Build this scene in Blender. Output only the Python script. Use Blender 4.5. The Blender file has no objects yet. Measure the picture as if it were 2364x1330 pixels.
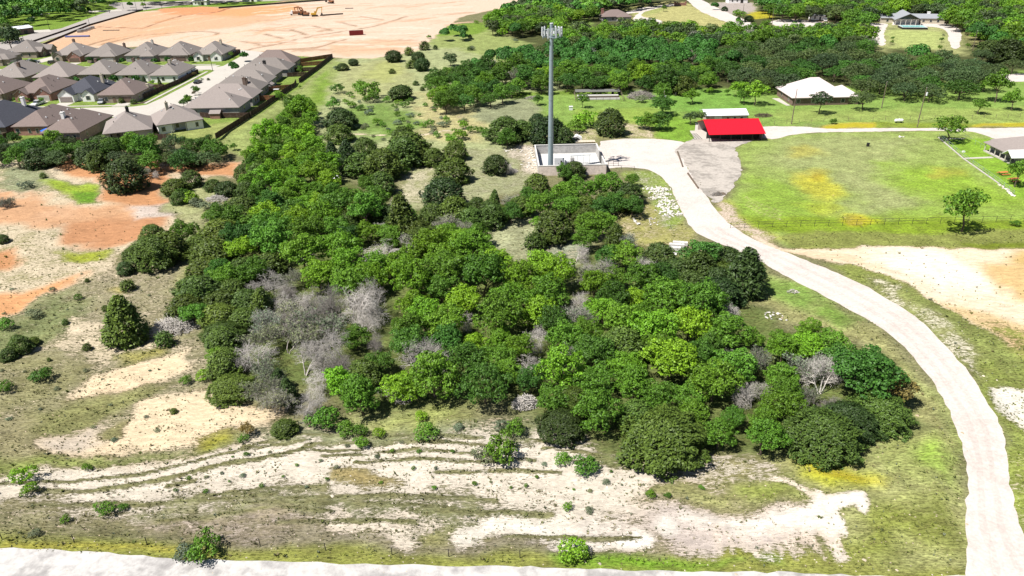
import bpy, math, random
import numpy as np
from mathutils import Vector, Matrix, geometry

scene = bpy.context.scene
COL = scene.collection
rad = math.radians

# ---------------------------------------------------------------- camera, sky, sun, exposure
FOC, PITCH, ROLL, CAMH = 1700.0, rad(27.0), rad(1.1), 62.0
cam_data = bpy.data.cameras.new('camera')
cam_data.sensor_width = 36.0
cam_data.lens = FOC / 2364.0 * 36.0
cam_data.clip_start = 1.0
cam_data.clip_end = 30000.0
cam = bpy.data.objects.new('camera', cam_data)
COL.objects.link(cam)
FW = Vector((0, math.cos(PITCH), -math.sin(PITCH)))
R0 = Vector((1, 0, 0)); U0 = R0.cross(FW)
RT = R0 * math.cos(ROLL) - U0 * math.sin(ROLL)
UP = U0 * math.cos(ROLL) + R0 * math.sin(ROLL)
cam.matrix_world = Matrix(((RT.x, UP.x, -FW.x, 0), (RT.y, UP.y, -FW.y, 0), (RT.z, UP.z, -FW.z, CAMH), (0, 0, 0, 1)))
scene.camera = cam

world = bpy.data.worlds.new('World')
scene.world = world
world.use_nodes = True
wn = world.node_tree
for n in list(wn.nodes): wn.nodes.remove(n)
sky = wn.nodes.new('ShaderNodeTexSky')
sky.sky_type = 'NISHITA'
sky.sun_disc = False
sky.sun_elevation = rad(58)
sky.sun_rotation = rad(242)
sky.air_density = 1.0; sky.dust_density = 0.6
bg = wn.nodes.new('ShaderNodeBackground'); bg.inputs[1].default_value = 0.05
wo = wn.nodes.new('ShaderNodeOutputWorld')
wn.links.new(sky.outputs[0], bg.inputs[0]); wn.links.new(bg.outputs[0], wo.inputs[0])

sun_data = bpy.data.lights.new('sun', 'SUN')
sun_data.energy = 5.0; sun_data.angle = rad(0.5); sun_data.color = (1.0, 0.965, 0.9)
sun = bpy.data.objects.new('sun', sun_data)
sun.rotation_euler = (0, rad(-32), rad(28))
COL.objects.link(sun)

scene.view_settings.view_transform = 'Standard'
scene.view_settings.look = 'None'
scene.view_settings.exposure = 0.9
scene.view_settings.gamma = 1.0
scene.view_settings.use_curve_mapping = False
scene.cycles.max_bounces = 5
scene.cycles.diffuse_bounces = 3
scene.cycles.transparent_max_bounces = 4

# ---------------------------------------------------------------- survey of the site: photo reading -> ground point in metres
def G(px, py, z=0.0):
    d = FW + RT * ((px - 1182.0) / FOC) + UP * ((665.0 - py) / FOC)
    t = (z - CAMH) / d.z
    return (d.x * t, d.y * t)
def mpp(py):
    return CAMH / (0.89 * (py + 200.0))
def ppx(x, y, z=0.0):
    v = Vector((x, y, z - CAMH)); dz = v.dot(FW)
    return 1182 + FOC * v.dot(RT) / dz, 665 - FOC * v.dot(UP) / dz

# ---------------------------------------------------------------- noise for terrain
def _hash(ix, iy, s):
    n = (ix.astype(np.int64) * 374761393 + iy.astype(np.int64) * 668265263 + s * 1442695041) & 0xffffffff
    n = ((n ^ (n >> 13)) * 1274126177) & 0xffffffff
    n = n ^ (n >> 16)
    return (n & 0xffffff) / float(0xffffff)
def vnoise(x, y, s=0):
    x = np.asarray(x, float); y = np.asarray(y, float)
    x0 = np.floor(x); y0 = np.floor(y)
    fx = x - x0; fy = y - y0
    fx = fx * fx * (3 - 2 * fx); fy = fy * fy * (3 - 2 * fy)
    a = _hash(x0, y0, s); b = _hash(x0 + 1, y0, s); c = _hash(x0, y0 + 1, s); d = _hash(x0 + 1, y0 + 1, s)
    return (a * (1 - fx) + b * fx) * (1 - fy) + (c * (1 - fx) + d * fx) * fy
def fbm(x, y, s=0, o=4):
    r = 0; a = 0.5; t = 0
    for i in range(o):
        r = r + a * vnoise(np.asarray(x) * 2 ** i, np.asarray(y) * 2 ** i, s + i * 17); t += a; a *= 0.5
    return r / t

# ---------------------------------------------------------------- object helpers
def prop(o, label=None, cat=None, group=None, kind=None):
    if label: o['label'] = label
    if cat: o['category'] = cat
    if group: o['group'] = group
    if kind: o['kind'] = kind
    return o
def empty(name, loc, rz=0.0, label=None, cat=None, group=None):
    o = bpy.data.objects.new(name, None)
    o.empty_display_size = 0.5
    o.location = loc if len(loc) == 3 else (loc[0], loc[1], 0)
    o.rotation_euler = (0, 0, rz)
    COL.objects.link(o)
    return prop(o, label, cat, group)
def link(name, mesh, parent=None, loc=None, rz=None):
    o = bpy.data.objects.new(name, mesh)
    COL.objects.link(o)
    if parent is not None: o.parent = parent
    if loc is not None: o.location = loc
    if rz is not None: o.rotation_euler = (0, 0, rz)
    return o
def copy_tree(o, parent=None):
    c = o.copy(); COL.objects.link(c); c.parent = parent
    for ch in o.children: copy_tree(ch, c)
    return c

class MB:
    """collects boxes, prisms, tubes and loose faces and links them as one mesh"""
    def __init__(s): s.v = []; s.f = []; s.m = []
    def add(s, vs, fs, mi=0):
        k = len(s.v); s.v += [tuple(v) for v in vs]
        for f in fs: s.f.append(tuple(i + k for i in f)); s.m.append(mi)
        return s
    def box(s, c, d, rz=0.0, mi=0, rx=0.0, ry=0.0):
        hx, hy, hz = d[0] / 2, d[1] / 2, d[2] / 2
        M = Matrix.Translation(c) @ Matrix.Rotation(rz, 4, 'Z') @ Matrix.Rotation(ry, 4, 'Y') @ Matrix.Rotation(rx, 4, 'X')
        vs = [M @ Vector((x, y, z)) for x in (-hx, hx) for y in (-hy, hy) for z in (-hz, hz)]
        return s.add(vs, [(0, 1, 3, 2), (4, 6, 7, 5), (0, 4, 5, 1), (2, 3, 7, 6), (0, 2, 6, 4), (1, 5, 7, 3)], mi)
    def bb(s, x0, y0, z0, x1, y1, z1, mi=0):
        return s.box(((x0 + x1) / 2, (y0 + y1) / 2, (z0 + z1) / 2), (x1 - x0, y1 - y0, z1 - z0), 0, mi)
    def tube(s, p0, p1, r0, r1=None, n=8, mi=0, cap=True):
        r1 = r0 if r1 is None else r1
        p0 = Vector(p0); p1 = Vector(p1); a = (p1 - p0)
        if a.length < 1e-6: return s
        a.normalize()
        u = a.orthogonal().normalized(); w = a.cross(u)
        vs = []
        for p, r in ((p0, r0), (p1, r1)):
            for i in range(n):
                t = 2 * math.pi * i / n
                vs.append(p + (u * math.cos(t) + w * math.sin(t)) * r)
        fs = [(i, (i + 1) % n, n + (i + 1) % n, n + i) for i in range(n)]
        if cap: fs += [tuple(range(n - 1, -1, -1)), tuple(range(n, 2 * n))]
        return s.add(vs, fs, mi)
    def prism(s, prof, y0, y1, axis='y', mi=0):
        """2D profile (a,z) swept along an axis"""
        n = len(prof)
        if axis == 'y': vs = [(a, y0, z) for a, z in prof] + [(a, y1, z) for a, z in prof]
        elif axis == 'x': vs = [(y0, a, z) for a, z in prof] + [(y1, a, z) for a, z in prof]
        else: vs = [(a, b, y0) for a, b in prof] + [(a, b, y1) for a, b in prof]
        fs = [(i, (i + 1) % n, n + (i + 1) % n, n + i) for i in range(n)] + [tuple(range(n - 1, -1, -1)), tuple(range(n, 2 * n))]
        return s.add(vs, fs, mi)
    def mesh(s, name, mats):
        me = bpy.data.meshes.new(name)
        me.from_pydata(s.v, [], s.f)
        for m in (mats if isinstance(mats, (list, tuple)) else [mats]): me.materials.append(m)
        if any(s.m): me.polygons.foreach_set('material_index', s.m)
        me.update()
        import bmesh
        bm = bmesh.new(); bm.from_mesh(me); bmesh.ops.recalc_face_normals(bm, faces=bm.faces); bm.to_mesh(me); bm.free()
        return me
    def build(s, name, mats, parent=None, loc=None, rz=None):
        return link(name, s.mesh(name, mats), parent, loc, rz)

def np_mesh(name, V, F, mats, cols=None, smooth=False, floats=None):
    """V (n,3), F (m,k) uniform k; cols per-vertex dict name->(n,3)"""
    me = bpy.data.meshes.new(name)
    V = np.ascontiguousarray(V, dtype=np.float32); F = np.ascontiguousarray(F, dtype=np.int32)
    n, k = F.shape
    me.vertices.add(len(V)); me.vertices.foreach_set('co', V.ravel())
    me.loops.add(n * k); me.loops.foreach_set('vertex_index', F.ravel())
    me.polygons.add(n)
    me.polygons.foreach_set('loop_start', np.arange(0, n * k, k, dtype=np.int32))
    me.polygons.foreach_set('loop_total', np.full(n, k, dtype=np.int32))
    if smooth: me.polygons.foreach_set('use_smooth', np.ones(n, dtype=bool))
    me.update(calc_edges=True)
    for m in (mats if isinstance(mats, (list, tuple)) else [mats]): me.materials.append(m)
    for nm, c in (cols or {}).items():
        a = me.attributes.new(nm, 'FLOAT_COLOR', 'POINT')
        cc = np.ones((len(V), 4), dtype=np.float32); cc[:, :3] = c
        a.data.foreach_set('color', cc.ravel())
    for nm, c in (floats or {}).items():
        a = me.attributes.new(nm, 'FLOAT', 'POINT')
        a.data.foreach_set('value', np.ascontiguousarray(c, dtype=np.float32))
    return me

# ---------------------------------------------------------------- materials
class NT:
    def __init__(s, name):
        s.m = bpy.data.materials.new(name); s.m.use_nodes = True
        s.t = s.m.node_tree
        for n in list(s.t.nodes): s.t.nodes.remove(n)
        s.out = s.n('ShaderNodeOutputMaterial')
    def n(s, ty, **kw):
        nd = s.t.nodes.new(ty)
        for k, v in kw.items(): setattr(nd, k, v)
        return nd
    def l(s, a, b): s.t.links.new(a, b)
    def coord(s, which='Object'):
        return s.n('ShaderNodeTexCoord').outputs[which]
    def noise(s, vec, scale, detail=4, rough=0.55, out='Fac', dist=0.0):
        nd = s.n('ShaderNodeTexNoise'); nd.inputs['Scale'].default_value = scale
        nd.inputs['Detail'].default_value = detail; nd.inputs['Roughness'].default_value = rough
        nd.inputs['Distortion'].default_value = dist
        if vec is not None: s.l(vec, nd.inputs['Vector'])
        return nd.outputs[out]
    def mapr(s, v, a, b, c=0.0, d=1.0, clamp=True, smooth=False):
        nd = s.n('ShaderNodeMapRange'); nd.clamp = clamp
        if smooth: nd.interpolation_type = 'SMOOTHSTEP'
        for i, x in zip((1, 2, 3, 4), (a, b, c, d)): nd.inputs[i].default_value = x
        s.l(v, nd.inputs[0]); return nd.outputs[0]
    def math(s, op, a, b=None, clamp=False):
        nd = s.n('ShaderNodeMath', operation=op); nd.use_clamp = clamp
        for i, x in enumerate((a, b)):
            if x is None: continue
            if isinstance(x, (int, float)): nd.inputs[i].default_value = x
            else: s.l(x, nd.inputs[i])
        return nd.outputs[0]
    def mix(s, f, a, b, mode='MIX'):
        nd = s.n('ShaderNodeMix', data_type='RGBA', blend_type=mode)
        for i, x in ((0, f), (6, a), (7, b)):
            if isinstance(x, (int, float)): nd.inputs[i].default_value = x
            elif isinstance(x, tuple): nd.inputs[i].default_value = (*x[:3], 1)
            else: s.l(x, nd.inputs[i])
        return nd.outputs[2]
    def scale(s, col, f):
        nd = s.n('ShaderNodeVectorMath', operation='SCALE')
        if isinstance(col, tuple): nd.inputs[0].default_value = col[:3]
        else: s.l(col, nd.inputs[0])
        if isinstance(f, (int, float)): nd.inputs['Scale'].default_value = f
        else: s.l(f, nd.inputs['Scale'])
        return nd.outputs[0]
    def attr(s, name, out='Color'):
        nd = s.n('ShaderNodeAttribute'); nd.attribute_name = name
        return nd.outputs[out]
    def bump(s, h, strength=0.3, dist=0.1):
        nd = s.n('ShaderNodeBump'); nd.inputs['Strength'].default_value = strength; nd.inputs['Distance'].default_value = dist
        s.l(h, nd.inputs['Height']); return nd.outputs[0]
    def pbr(s, col, rough=0.8, metal=0.0, spec=0.3, normal=None):
        b = s.n('ShaderNodeBsdfPrincipled')
        if isinstance(col, tuple): b.inputs['Base Color'].default_value = (*col[:3], 1)
        else: s.l(col, b.inputs['Base Color'])
        if isinstance(rough, (int, float)): b.inputs['Roughness'].default_value = rough
        else: s.l(rough, b.inputs['Roughness'])
        b.inputs['Metallic'].default_value = metal
        b.inputs['Specular IOR Level'].default_value = spec
        if normal is not None: s.l(normal, b.inputs['Normal'])
        s.l(b.outputs[0], s.out.inputs[0])
        return b

def simple(name, col, rough=0.7, metal=0.0, var=0.18, scale=3.0, spec=0.3, bump=0.0, stretch=None, objvar=0.0):
    col = tuple(v * 0.82 for v in col)
    t = NT(name)
    c = t.coord('Object')
    if stretch:
        mp = t.n('ShaderNodeMapping'); mp.inputs['Scale'].default_value = stretch; t.l(c, mp.inputs[0]); c = mp.outputs[0]
    nz = t.noise(c, scale, 5, 0.6)
    f = t.mapr(nz, 0.3, 0.7, 1 - var, 1 + var)
    if objvar:
        oi = t.n('ShaderNodeObjectInfo')
        f = t.math('MULTIPLY', f, t.mapr(oi.outputs['Random'], 0, 1, 1 - objvar, 1 + objvar))
    col_o = t.scale(tuple(col), f)
    nrm = t.bump(nz, bump, 0.05) if bump else None
    t.pbr(col_o, rough, metal, spec, nrm)
    return t.m

def bricky(name, c1, c2, mortar, scale=1.0):
    c1, c2, mortar = [tuple(v * 0.82 for v in c) for c in (c1, c2, mortar)]
    t = NT(name)
    g = t.coord('Object')
    sp = t.n('ShaderNodeSeparateXYZ'); t.l(g, sp.inputs[0])
    s_ = t.math('ADD', sp.outputs[0], sp.outputs[1])
    cb = t.n('ShaderNodeCombineXYZ'); t.l(s_, cb.inputs[0]); t.l(sp.outputs[2], cb.inputs[1])
    b = t.n('ShaderNodeTexBrick'); t.l(cb.outputs[0], b.inputs[0])
    b.inputs['Color1'].default_value = (*c1, 1); b.inputs['Color2'].default_value = (*c2, 1); b.inputs['Mortar'].default_value = (*mortar, 1)
    b.inputs['Scale'].default_value = 1.0 / scale; b.inputs['Brick Width'].default_value = 0.4; b.inputs['Row Height'].default_value = 0.16; b.inputs['Mortar Size'].default_value = 0.015
    nz = t.noise(g, 1.2, 5, 0.6)
    col = t.scale(b.outputs[0], t.mapr(nz, 0.3, 0.7, 0.8, 1.2))
    t.pbr(col, 0.85, 0, 0.2, t.bump(b.outputs[1], -0.3, 0.02))
    return t.m

def foliage(name, col, var=0.4, hue=0.12, trans=0.15, tip=None):
    """leaf colour: varies from leaf to leaf and from tree to tree"""
    t = NT(name)
    a = t.attr('leafrand', 'Fac')
    oi = t.n('ShaderNodeObjectInfo').outputs['Random']
    f = t.math('MULTIPLY', t.mapr(a, 0, 1, 1 - var, 1 + var), t.mapr(oi, 0, 1, 0.72, 1.35))
    warm = (col[0] * 1.22 + 0.002, col[1] * 1.06, col[2] * 0.9)
    cold = (col[0] * 0.8, col[1] * 0.95, col[2] * 1.15 + 0.001)
    w = t.math('FRACT', t.math('MULTIPLY', oi, 7.31))
    base = t.mix(t.math('ADD', t.math('MULTIPLY', w, 0.75), t.math('MULTIPLY', a, 0.25)), cold, warm)
    if tip: base = t.mix(t.mapr(a, 0.8, 1.0), base, tip)
    c = t.scale(base, f)
    d = t.n('ShaderNodeBsdfPrincipled'); t.l(c, d.inputs['Base Color']); d.inputs['Roughness'].default_value = 0.55
    d.inputs['Specular IOR Level'].default_value = 0.25
    tr = t.n('ShaderNodeBsdfTranslucent'); t.l(t.scale(c, 1.25), tr.inputs[0])
    mx = t.n('ShaderNodeMixShader'); mx.inputs[0].default_value = trans
    t.l(d.outputs[0], mx.inputs[1]); t.l(tr.outputs[0], mx.inputs[2]); t.l(mx.outputs[0], t.out.inputs[0])
    return t.m

M = {}
M['bright_leaf'] = foliage('bright_leaf', (0.118, 0.235, 0.012))
M['green_leaf'] = foliage('green_leaf', (0.080, 0.175, 0.014))
M['deep_leaf'] = foliage('deep_leaf', (0.048, 0.120, 0.014))
M['lime_leaf'] = foliage('lime_leaf', (0.13, 0.29, 0.012))
M['juniper_leaf'] = foliage('juniper_leaf', (0.060, 0.098, 0.014), var=0.4, trans=0.1)
M['dark_juniper_leaf'] = foliage('dark_juniper_leaf', (0.034, 0.062, 0.013), var=0.4, trans=0.08)
M['live_oak_leaf'] = foliage('live_oak_leaf', (0.058, 0.095, 0.028), var=0.4, trans=0.12)
M['sage_leaf'] = foliage('sage_leaf', (0.13, 0.16, 0.085), var=0.3, trans=0.1)
M['rust_leaf'] = foliage('rust_leaf', (0.14, 0.11, 0.03), var=0.4, trans=0.1)
M['bark'] = simple('bark', (0.12, 0.09, 0.065), 0.9, var=0.3, scale=4)
M['dead_wood'] = simple('dead_wood', (0.53, 0.49, 0.45), 0.9, var=0.3, scale=3, objvar=0.2)
M['dead_dark'] = simple('dead_dark', (0.30, 0.27, 0.245), 0.9, var=0.3, scale=3, objvar=0.2)

# ground: soil and plant cover are read from the terrain's own survey attributes
def ground_material():
    t = NT('ground_cover')
    P_ = t.coord('Object')
    n_big = t.noise(P_, 0.22, 5, 0.6)
    mq = t.n('ShaderNodeMapping'); mq.inputs['Scale'].default_value = (0.5, 1.5, 1.0); t.l(P_, mq.inputs[0])
    n_mid = t.noise(mq.outputs[0], 0.9, 5, 0.65)
    mp = t.n('ShaderNodeMapping'); mp.inputs['Scale'].default_value = (0.62, 1.8, 1.0); t.l(P_, mp.inputs[0])
    n_fine = t.noise(mp.outputs[0], 2.6, 6, 0.75)
    vor = t.n('ShaderNodeTexVoronoi'); vor.inputs['Scale'].default_value = 1.15; vor.inputs['Randomness'].default_value = 1.0
    t.l(P_, vor.inputs['Vector'])
    soil = t.scale(t.attr('soil'), 0.72); veg = t.scale(t.attr('veg'), 0.82); cov = t.attr('cover', 'Fac')
    tex = t.math('ADD', t.math('MULTIPLY', n_fine, 0.55), t.math('ADD', t.math('MULTIPLY', n_mid, 0.30), t.math('MULTIPLY', n_big, 0.25)))
    # tex ~ 0.55 mean
    thr = t.mapr(cov, 0.0, 1.0, 0.72, 0.36, clamp=False)
    f = t.math('SUBTRACT', tex, thr)
    f = t.mapr(f, -0.035, 0.045, 0, 1, smooth=True)
    sv = t.math('MULTIPLY', t.mapr(n_mid, 0.36, 0.64, 0.80, 1.10), t.mapr(n_fine, 0.40, 0.64, 1.08, 0.80))
    soil_c = t.scale(soil, sv)
    vf = t.math('MULTIPLY', t.mapr(n_fine, 0.38, 0.62, 1.5, 0.45), t.math('MULTIPLY', t.mapr(n_big, 0.35, 0.65, 0.8, 1.2), t.mapr(n_mid, 0.38, 0.62, 1.22, 0.78)))
    veg_c = t.scale(veg, vf)
    yel = t.mix(t.mapr(n_mid, 0.45, 0.75, 0.0, 0.45), veg_c, t.scale(t.mix(0.5, veg, (0.30, 0.26, 0.10)), vf))
    col = t.mix(f, soil_c, yel)
    # pebbles and single weeds
    sp = t.math('MULTIPLY', t.mapr(vor.outputs['Distance'], 0.12, 0.30, 1.0, 0.0), t.attr('specks', 'Fac'))
    sp = t.math('MULTIPLY', sp, t.mapr(n_mid, 0.45, 0.6, 0, .8))
    col = t.mix(t.math('MULTIPLY', sp, 0.85, clamp=True), col, t.scale(veg, 0.55))
    hgt = t.math('ADD', t.math('MULTIPLY', f, 0.6), n_fine)
    t.pbr(col, 0.95, 0, 0.05, t.bump(hgt, 0.55, 0.22))
    return t.m
M['ground'] = ground_material()

def gravel_material(name, col, dark, patch=0.5, fine=3.0):
    col = tuple(v * 0.70 for v in col); dark = tuple(v * 0.70 for v in dark)
    t = NT(name)
    c = t.coord('Object')
    a = t.noise(c, 0.16, 5, 0.6); b = t.noise(c, fine, 6, 0.7); d = t.noise(c, 0.7, 4, 0.6)
    f = t.mapr(t.math('ADD', t.math('MULTIPLY', a, 0.6), t.math('MULTIPLY', d, 0.4)), 0.44, 0.60, 0, patch, smooth=True)
    col_o = t.mix(f, col, dark)
    col_o = t.scale(col_o, t.mapr(b, 0.32, 0.68, 0.82, 1.12))
    t.pbr(col_o, 0.95, 0, 0.05, t.bump(b, 0.35, 0.08))
    return t.m
M['gravel'] = gravel_material('gravel', (0.65, 0.585, 0.54), (0.56, 0.49, 0.445), 0.7, 2.2)
M['rut'] = gravel_material('rut', (0.61, 0.54, 0.495), (0.53, 0.46, 0.42), 0.7, 2.2)
M['grey_gravel'] = gravel_material('grey_gravel', (0.50, 0.45, 0.40), (0.30, 0.27, 0.24), 0.9, 1.6)
M['concrete'] = gravel_material('concrete', (0.56, 0.52, 0.465), (0.50, 0.46, 0.41), 0.5)
M['caliche'] = gravel_material('caliche', (0.60, 0.575, 0.55), (0.36, 0.34, 0.33), 0.95, 0.9)
M['asphalt_pale'] = gravel_material('asphalt_pale', (0.42, 0.38, 0.35), (0.36, 0.33, 0.31), 0.6)

# ---------------------------------------------------------------- ground survey: what grows where (base colours only)
LIME = (0.64, 0.57, 0.47); CREAM = (0.62, 0.52, 0.37); TAN = (0.50, 0.39, 0.26); DUST = (0.46, 0.38, 0.31)
ORANGE = (0.50, 0.25, 0.12); PEACH = (0.60, 0.385, 0.245); PALEPEACH = (0.64, 0.49, 0.375); RUST = (0.42, 0.17, 0.07)
OLIVE = (0.15, 0.145, 0.075); SAGE = (0.20, 0.215, 0.125); DRY = (0.27, 0.235, 0.115); BROWN = (0.20, 0.15, 0.09); GREY = (0.22, 0.19, 0.15)
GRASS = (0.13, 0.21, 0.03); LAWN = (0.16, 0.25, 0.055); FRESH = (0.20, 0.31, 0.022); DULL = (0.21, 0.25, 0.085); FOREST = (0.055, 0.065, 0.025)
GOLD = (0.44, 0.38, 0.035); MEADOW = (0.265, 0.29, 0.145); MOSS = (0.12, 0.155, 0.015); STRAW = (0.34, 0.31, 0.15)

# each entry: outline, soil, plants, cover 0..1, soft edge in m, specks
LAYERS = []
def area(pts, soil=None, veg=None, cover=None, soft=2.0, specks=None, k=1.0, warp=1.0):
    LAYERS.append(([G(*p) for p in pts], soil, veg, cover, soft, specks, k, warp))
def spot(cx, cy, rx, ry, **kw):
    area([(cx + rx * math.cos(a), cy + ry * math.sin(a)) for a in [i * math.pi / 7 for i in range(14)]], **kw)
def band(pts, w, **kw):
    """strip of width w metres along a line of readings"""
    P_ = [Vector(G(*p)) for p in pts]; L, Rr = [], []
    for i, p in enumerate(P_):
        d = (P_[min(i + 1, len(P_) - 1)] - P_[max(i - 1, 0)]).normalized(); n_ = Vector((-d.y, d.x))
        L.append(tuple(p + n_ * w / 2)); Rr.append(tuple(p - n_ * w / 2))
    LAYERS.append((L + Rr[::-1], kw.get('soil'), kw.get('veg'), kw.get('cover'), kw.get('soft', 0.6), kw.get('specks'), kw.get('k', 1.0), kw.get('warp', 1.0)))

# far country and woods floor
area([(1180, -60), (2500, -60), (2500, 230), (1180, 215)], soil=TAN, veg=FOREST, cover=0.95, soft=6)
area([(-100, -60), (640, -60), (640, 18), (420, 30), (-100, 200)], soil=TAN, veg=GRASS, cover=0.98, soft=4)
# meadow in the middle distance
area([(690, 210), (780, 130), (960, 110), (1040, 60), (1130, 70), (1260, 120), (1300, 200), (1280, 330), (1180, 345), (1000, 380), (700, 420), (640, 300)], soil=CREAM, veg=MEADOW, cover=0.86, soft=4, specks=0.1)
area([(1010, 60), (1130, 70), (1220, 100), (1250, 130), (1150, 150), (1060, 110), (990, 110)], veg=DULL, cover=0.95, soft=4)
area([(1020, 58), (1110, 52), (1150, 62), (1090, 82), (1010, 82)], veg=GRASS, cover=0.98, soft=3)
area([(800, 150), (930, 130), (960, 190), (850, 230), (760, 220)], soil=CREAM, veg=(0.27, 0.28, 0.13), cover=0.75, soft=5)
area([(890, 140), (930, 150), (900, 190), (830, 180)], veg=(0.29, 0.31, 0.10), cover=0.95, soft=3, k=.6)
area([(500, 330), (690, 205), (768, 138), (800, 148), (720, 260), (640, 320), (560, 360)], soil=CREAM, veg=DULL, cover=0.93, soft=2)
area([(620, 320), (700, 235), (735, 170), (760, 165), (735, 250), (690, 320)], soil=CREAM, veg=GRASS, cover=0.93, soft=3)
area([(780, 260), (900, 230), (960, 270), (960, 310), (870, 320), (790, 300)], veg=(0.13, 0.20, 0.05), cover=0.94, soft=4)
area([(960, 210), (1060, 230), (1120, 290), (1100, 330), (960, 320)], soil=CREAM, veg=STRAW, cover=0.70, soft=4)
band([(800, 308), (900, 312), (980, 308), (1100, 296)], 1.2, soil=CREAM, cover=0.15)
area([(1180, 215), (1400, 205), (1500, 225), (1500, 300), (1240, 330), (1150, 260)], veg=GRASS, cover=0.97, soft=3)
area([(1180, 230), (1250, 225), (1260, 270), (1210, 290), (1080, 280), (1090, 250)], veg=SAGE, cover=0.88, soft=3, specks=.4)
# ranch lawn
area([(1210, 222), (1560, 205), (1900, 200), (2364, 185), (2500, 190), (2500, 288), (1900, 290), (1760, 292), (1600, 320), (1520, 330), (1470, 300), (1330, 305), (1250, 250)], soil=TAN, veg=LAWN, cover=1.05, soft=2)
area([(1500, 200), (1700, 205), (1740, 250), (1600, 262), (1500, 250)], veg=(0.13, 0.25, 0.045), cover=1.1, soft=5)
area([(1800, 255), (2364, 250), (2500, 250), (2500, 285), (1800, 285)], veg=(0.21, 0.27, 0.07), cover=1.0, soft=5)
area([(1330, 255), (1500, 250), (1560, 275), (1480, 285), (1340, 290)], veg=(0.19, 0.27, 0.05), cover=1.0, soft=4)
area([(1430, 283), (1560, 280), (1610, 300), (1560, 330), (1500, 322), (1420, 312), (1350, 330), (1220, 330), (1230, 315), (1330, 300)], soil=CREAM, veg=(0.22, 0.24, 0.07), cover=0.52, soft=2.5, specks=.4)
area([(1490, 285), (1560, 262), (1612, 290), (1590, 330), (1540, 325)], veg=(0.14, 0.25, 0.03), cover=0.95, soft=2)
# pasture
area([(1690, 345), (1740, 322), (1830, 310), (1960, 303), (2160, 303), (2240, 300), (2500, 300), (2500, 578), (2364, 575), (2240, 573), (2120, 566), (2000, 572), (1920, 573), (1845, 575), (1800, 560), (1790, 548), (1740, 530), (1690, 500), (1670, 470), (1700, 430), (1720, 390)], soil=TAN, veg=(0.205, 0.265, 0.07), cover=1.08, soft=1.2)
area([(1800, 320), (2000, 312), (2120, 320), (2080, 380), (1900, 400), (1760, 380)], veg=(0.235, 0.265, 0.105), cover=1.0, soft=7)
area([(1900, 390), (2000, 380), (2060, 430), (2120, 500), (2000, 500), (1960, 440)], veg=(0.24, 0.265, 0.11), cover=1.0, soft=6)
area([(2040, 380), (2200, 385), (2290, 420), (2364, 460), (2364, 500), (2150, 460), (2070, 420)], veg=(0.19, 0.29, 0.035), cover=1.1, soft=6)
area([(2120, 470), (2364, 480), (2500, 490), (2500, 512), (2050, 515)], veg=(0.195, 0.28, 0.05), cover=1.1, soft=4)
area([(1680, 470), (1740, 410), (1800, 420), (1880, 470), (1900, 512), (1720, 505)], veg=(0.18, 0.27, 0.04), cover=1.1, soft=4)
area([(1690, 500), (2364, 505), (2500, 505), (2500, 545), (1900, 548), (1740, 530)], veg=(0.16, 0.23, 0.02), cover=1.05, soft=2)
area([(1780, 545), (1900, 535), (2150, 540), (2364, 530), (2500, 530), (2500, 575), (1840, 573)], soil=TAN, veg=(0.17, 0.19, 0.05), cover=0.92, soft=1.2)
area([(2220, 562), (2364, 560), (2500, 560), (2500, 576), (2240, 572)], veg=MOSS, cover=1.0, soft=1)
spot(1890, 430, 45, 26, soil=GOLD, veg=(0.42, 0.36, 0.02), cover=0.75, soft=3, k=.55)
spot(1868, 402, 26, 9, soil=(0.5, 0.3, 0.06), veg=(0.32, 0.27, 0.05), cover=0.6, soft=3, k=.7)
spot(1880, 412, 22, 9, soil=GOLD, veg=GOLD, cover=0.5, soft=1.5, k=.8)
spot(1968, 508, 42, 11, soil=GOLD, veg=(0.42, 0.38, 0.02), cover=0.4, soft=2, k=.95)
spot(1905, 475, 55, 20, soil=GOLD, veg=(0.30, 0.33, 0.03), cover=0.75, soft=3, k=.6)
spot(2180, 398, 35, 10, soil=(0.4, 0.33, 0.06), veg=(0.33, 0.29, 0.05), cover=0.5, soft=3, k=.6)
spot(1860, 350, 40, 12, soil=(0.4, 0.33, 0.06), veg=(0.33, 0.29, 0.05), cover=0.5, soft=3, k=.6)
area([(1895, 291), (1950, 285), (2020, 284), (2024, 294), (1960, 297), (1900, 298)], soil=GOLD, veg=(0.5, 0.42, 0.02), cover=0.25, soft=1.0)
area([(2240, 288), (2300, 284), (2364, 282), (2500, 282), (2500, 291), (2240, 293)], soil=GOLD, veg=(0.45, 0.40, 0.02), cover=0.4, soft=1.2)
area([(2020, 282), (2240, 284), (2240, 295), (2020, 296)], veg=(0.17, 0.22, 0.03), cover=1.05, soft=1)
# wheel ruts and the house yard
for o_ in (0, 9, 18):
    band([(1722, 455 + o_), (1750, 470 + o_), (1790, 484 + o_), (1805, 490 + o_)], 0.45, soil=TAN, veg=STRAW, cover=0.5, soft=0.3, k=.6)
band([(1880, 340), (1990, 352), (2100, 360)], 0.7, veg=(0.30, 0.31, 0.13), cover=1.0, soft=0.5, k=.7)
area([(2175, 322), (2290, 320), (2330, 360), (2500, 460), (2500, 480), (2345, 455)], veg=(0.17, 0.29, 0.03), cover=1.1, soft=1)
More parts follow.
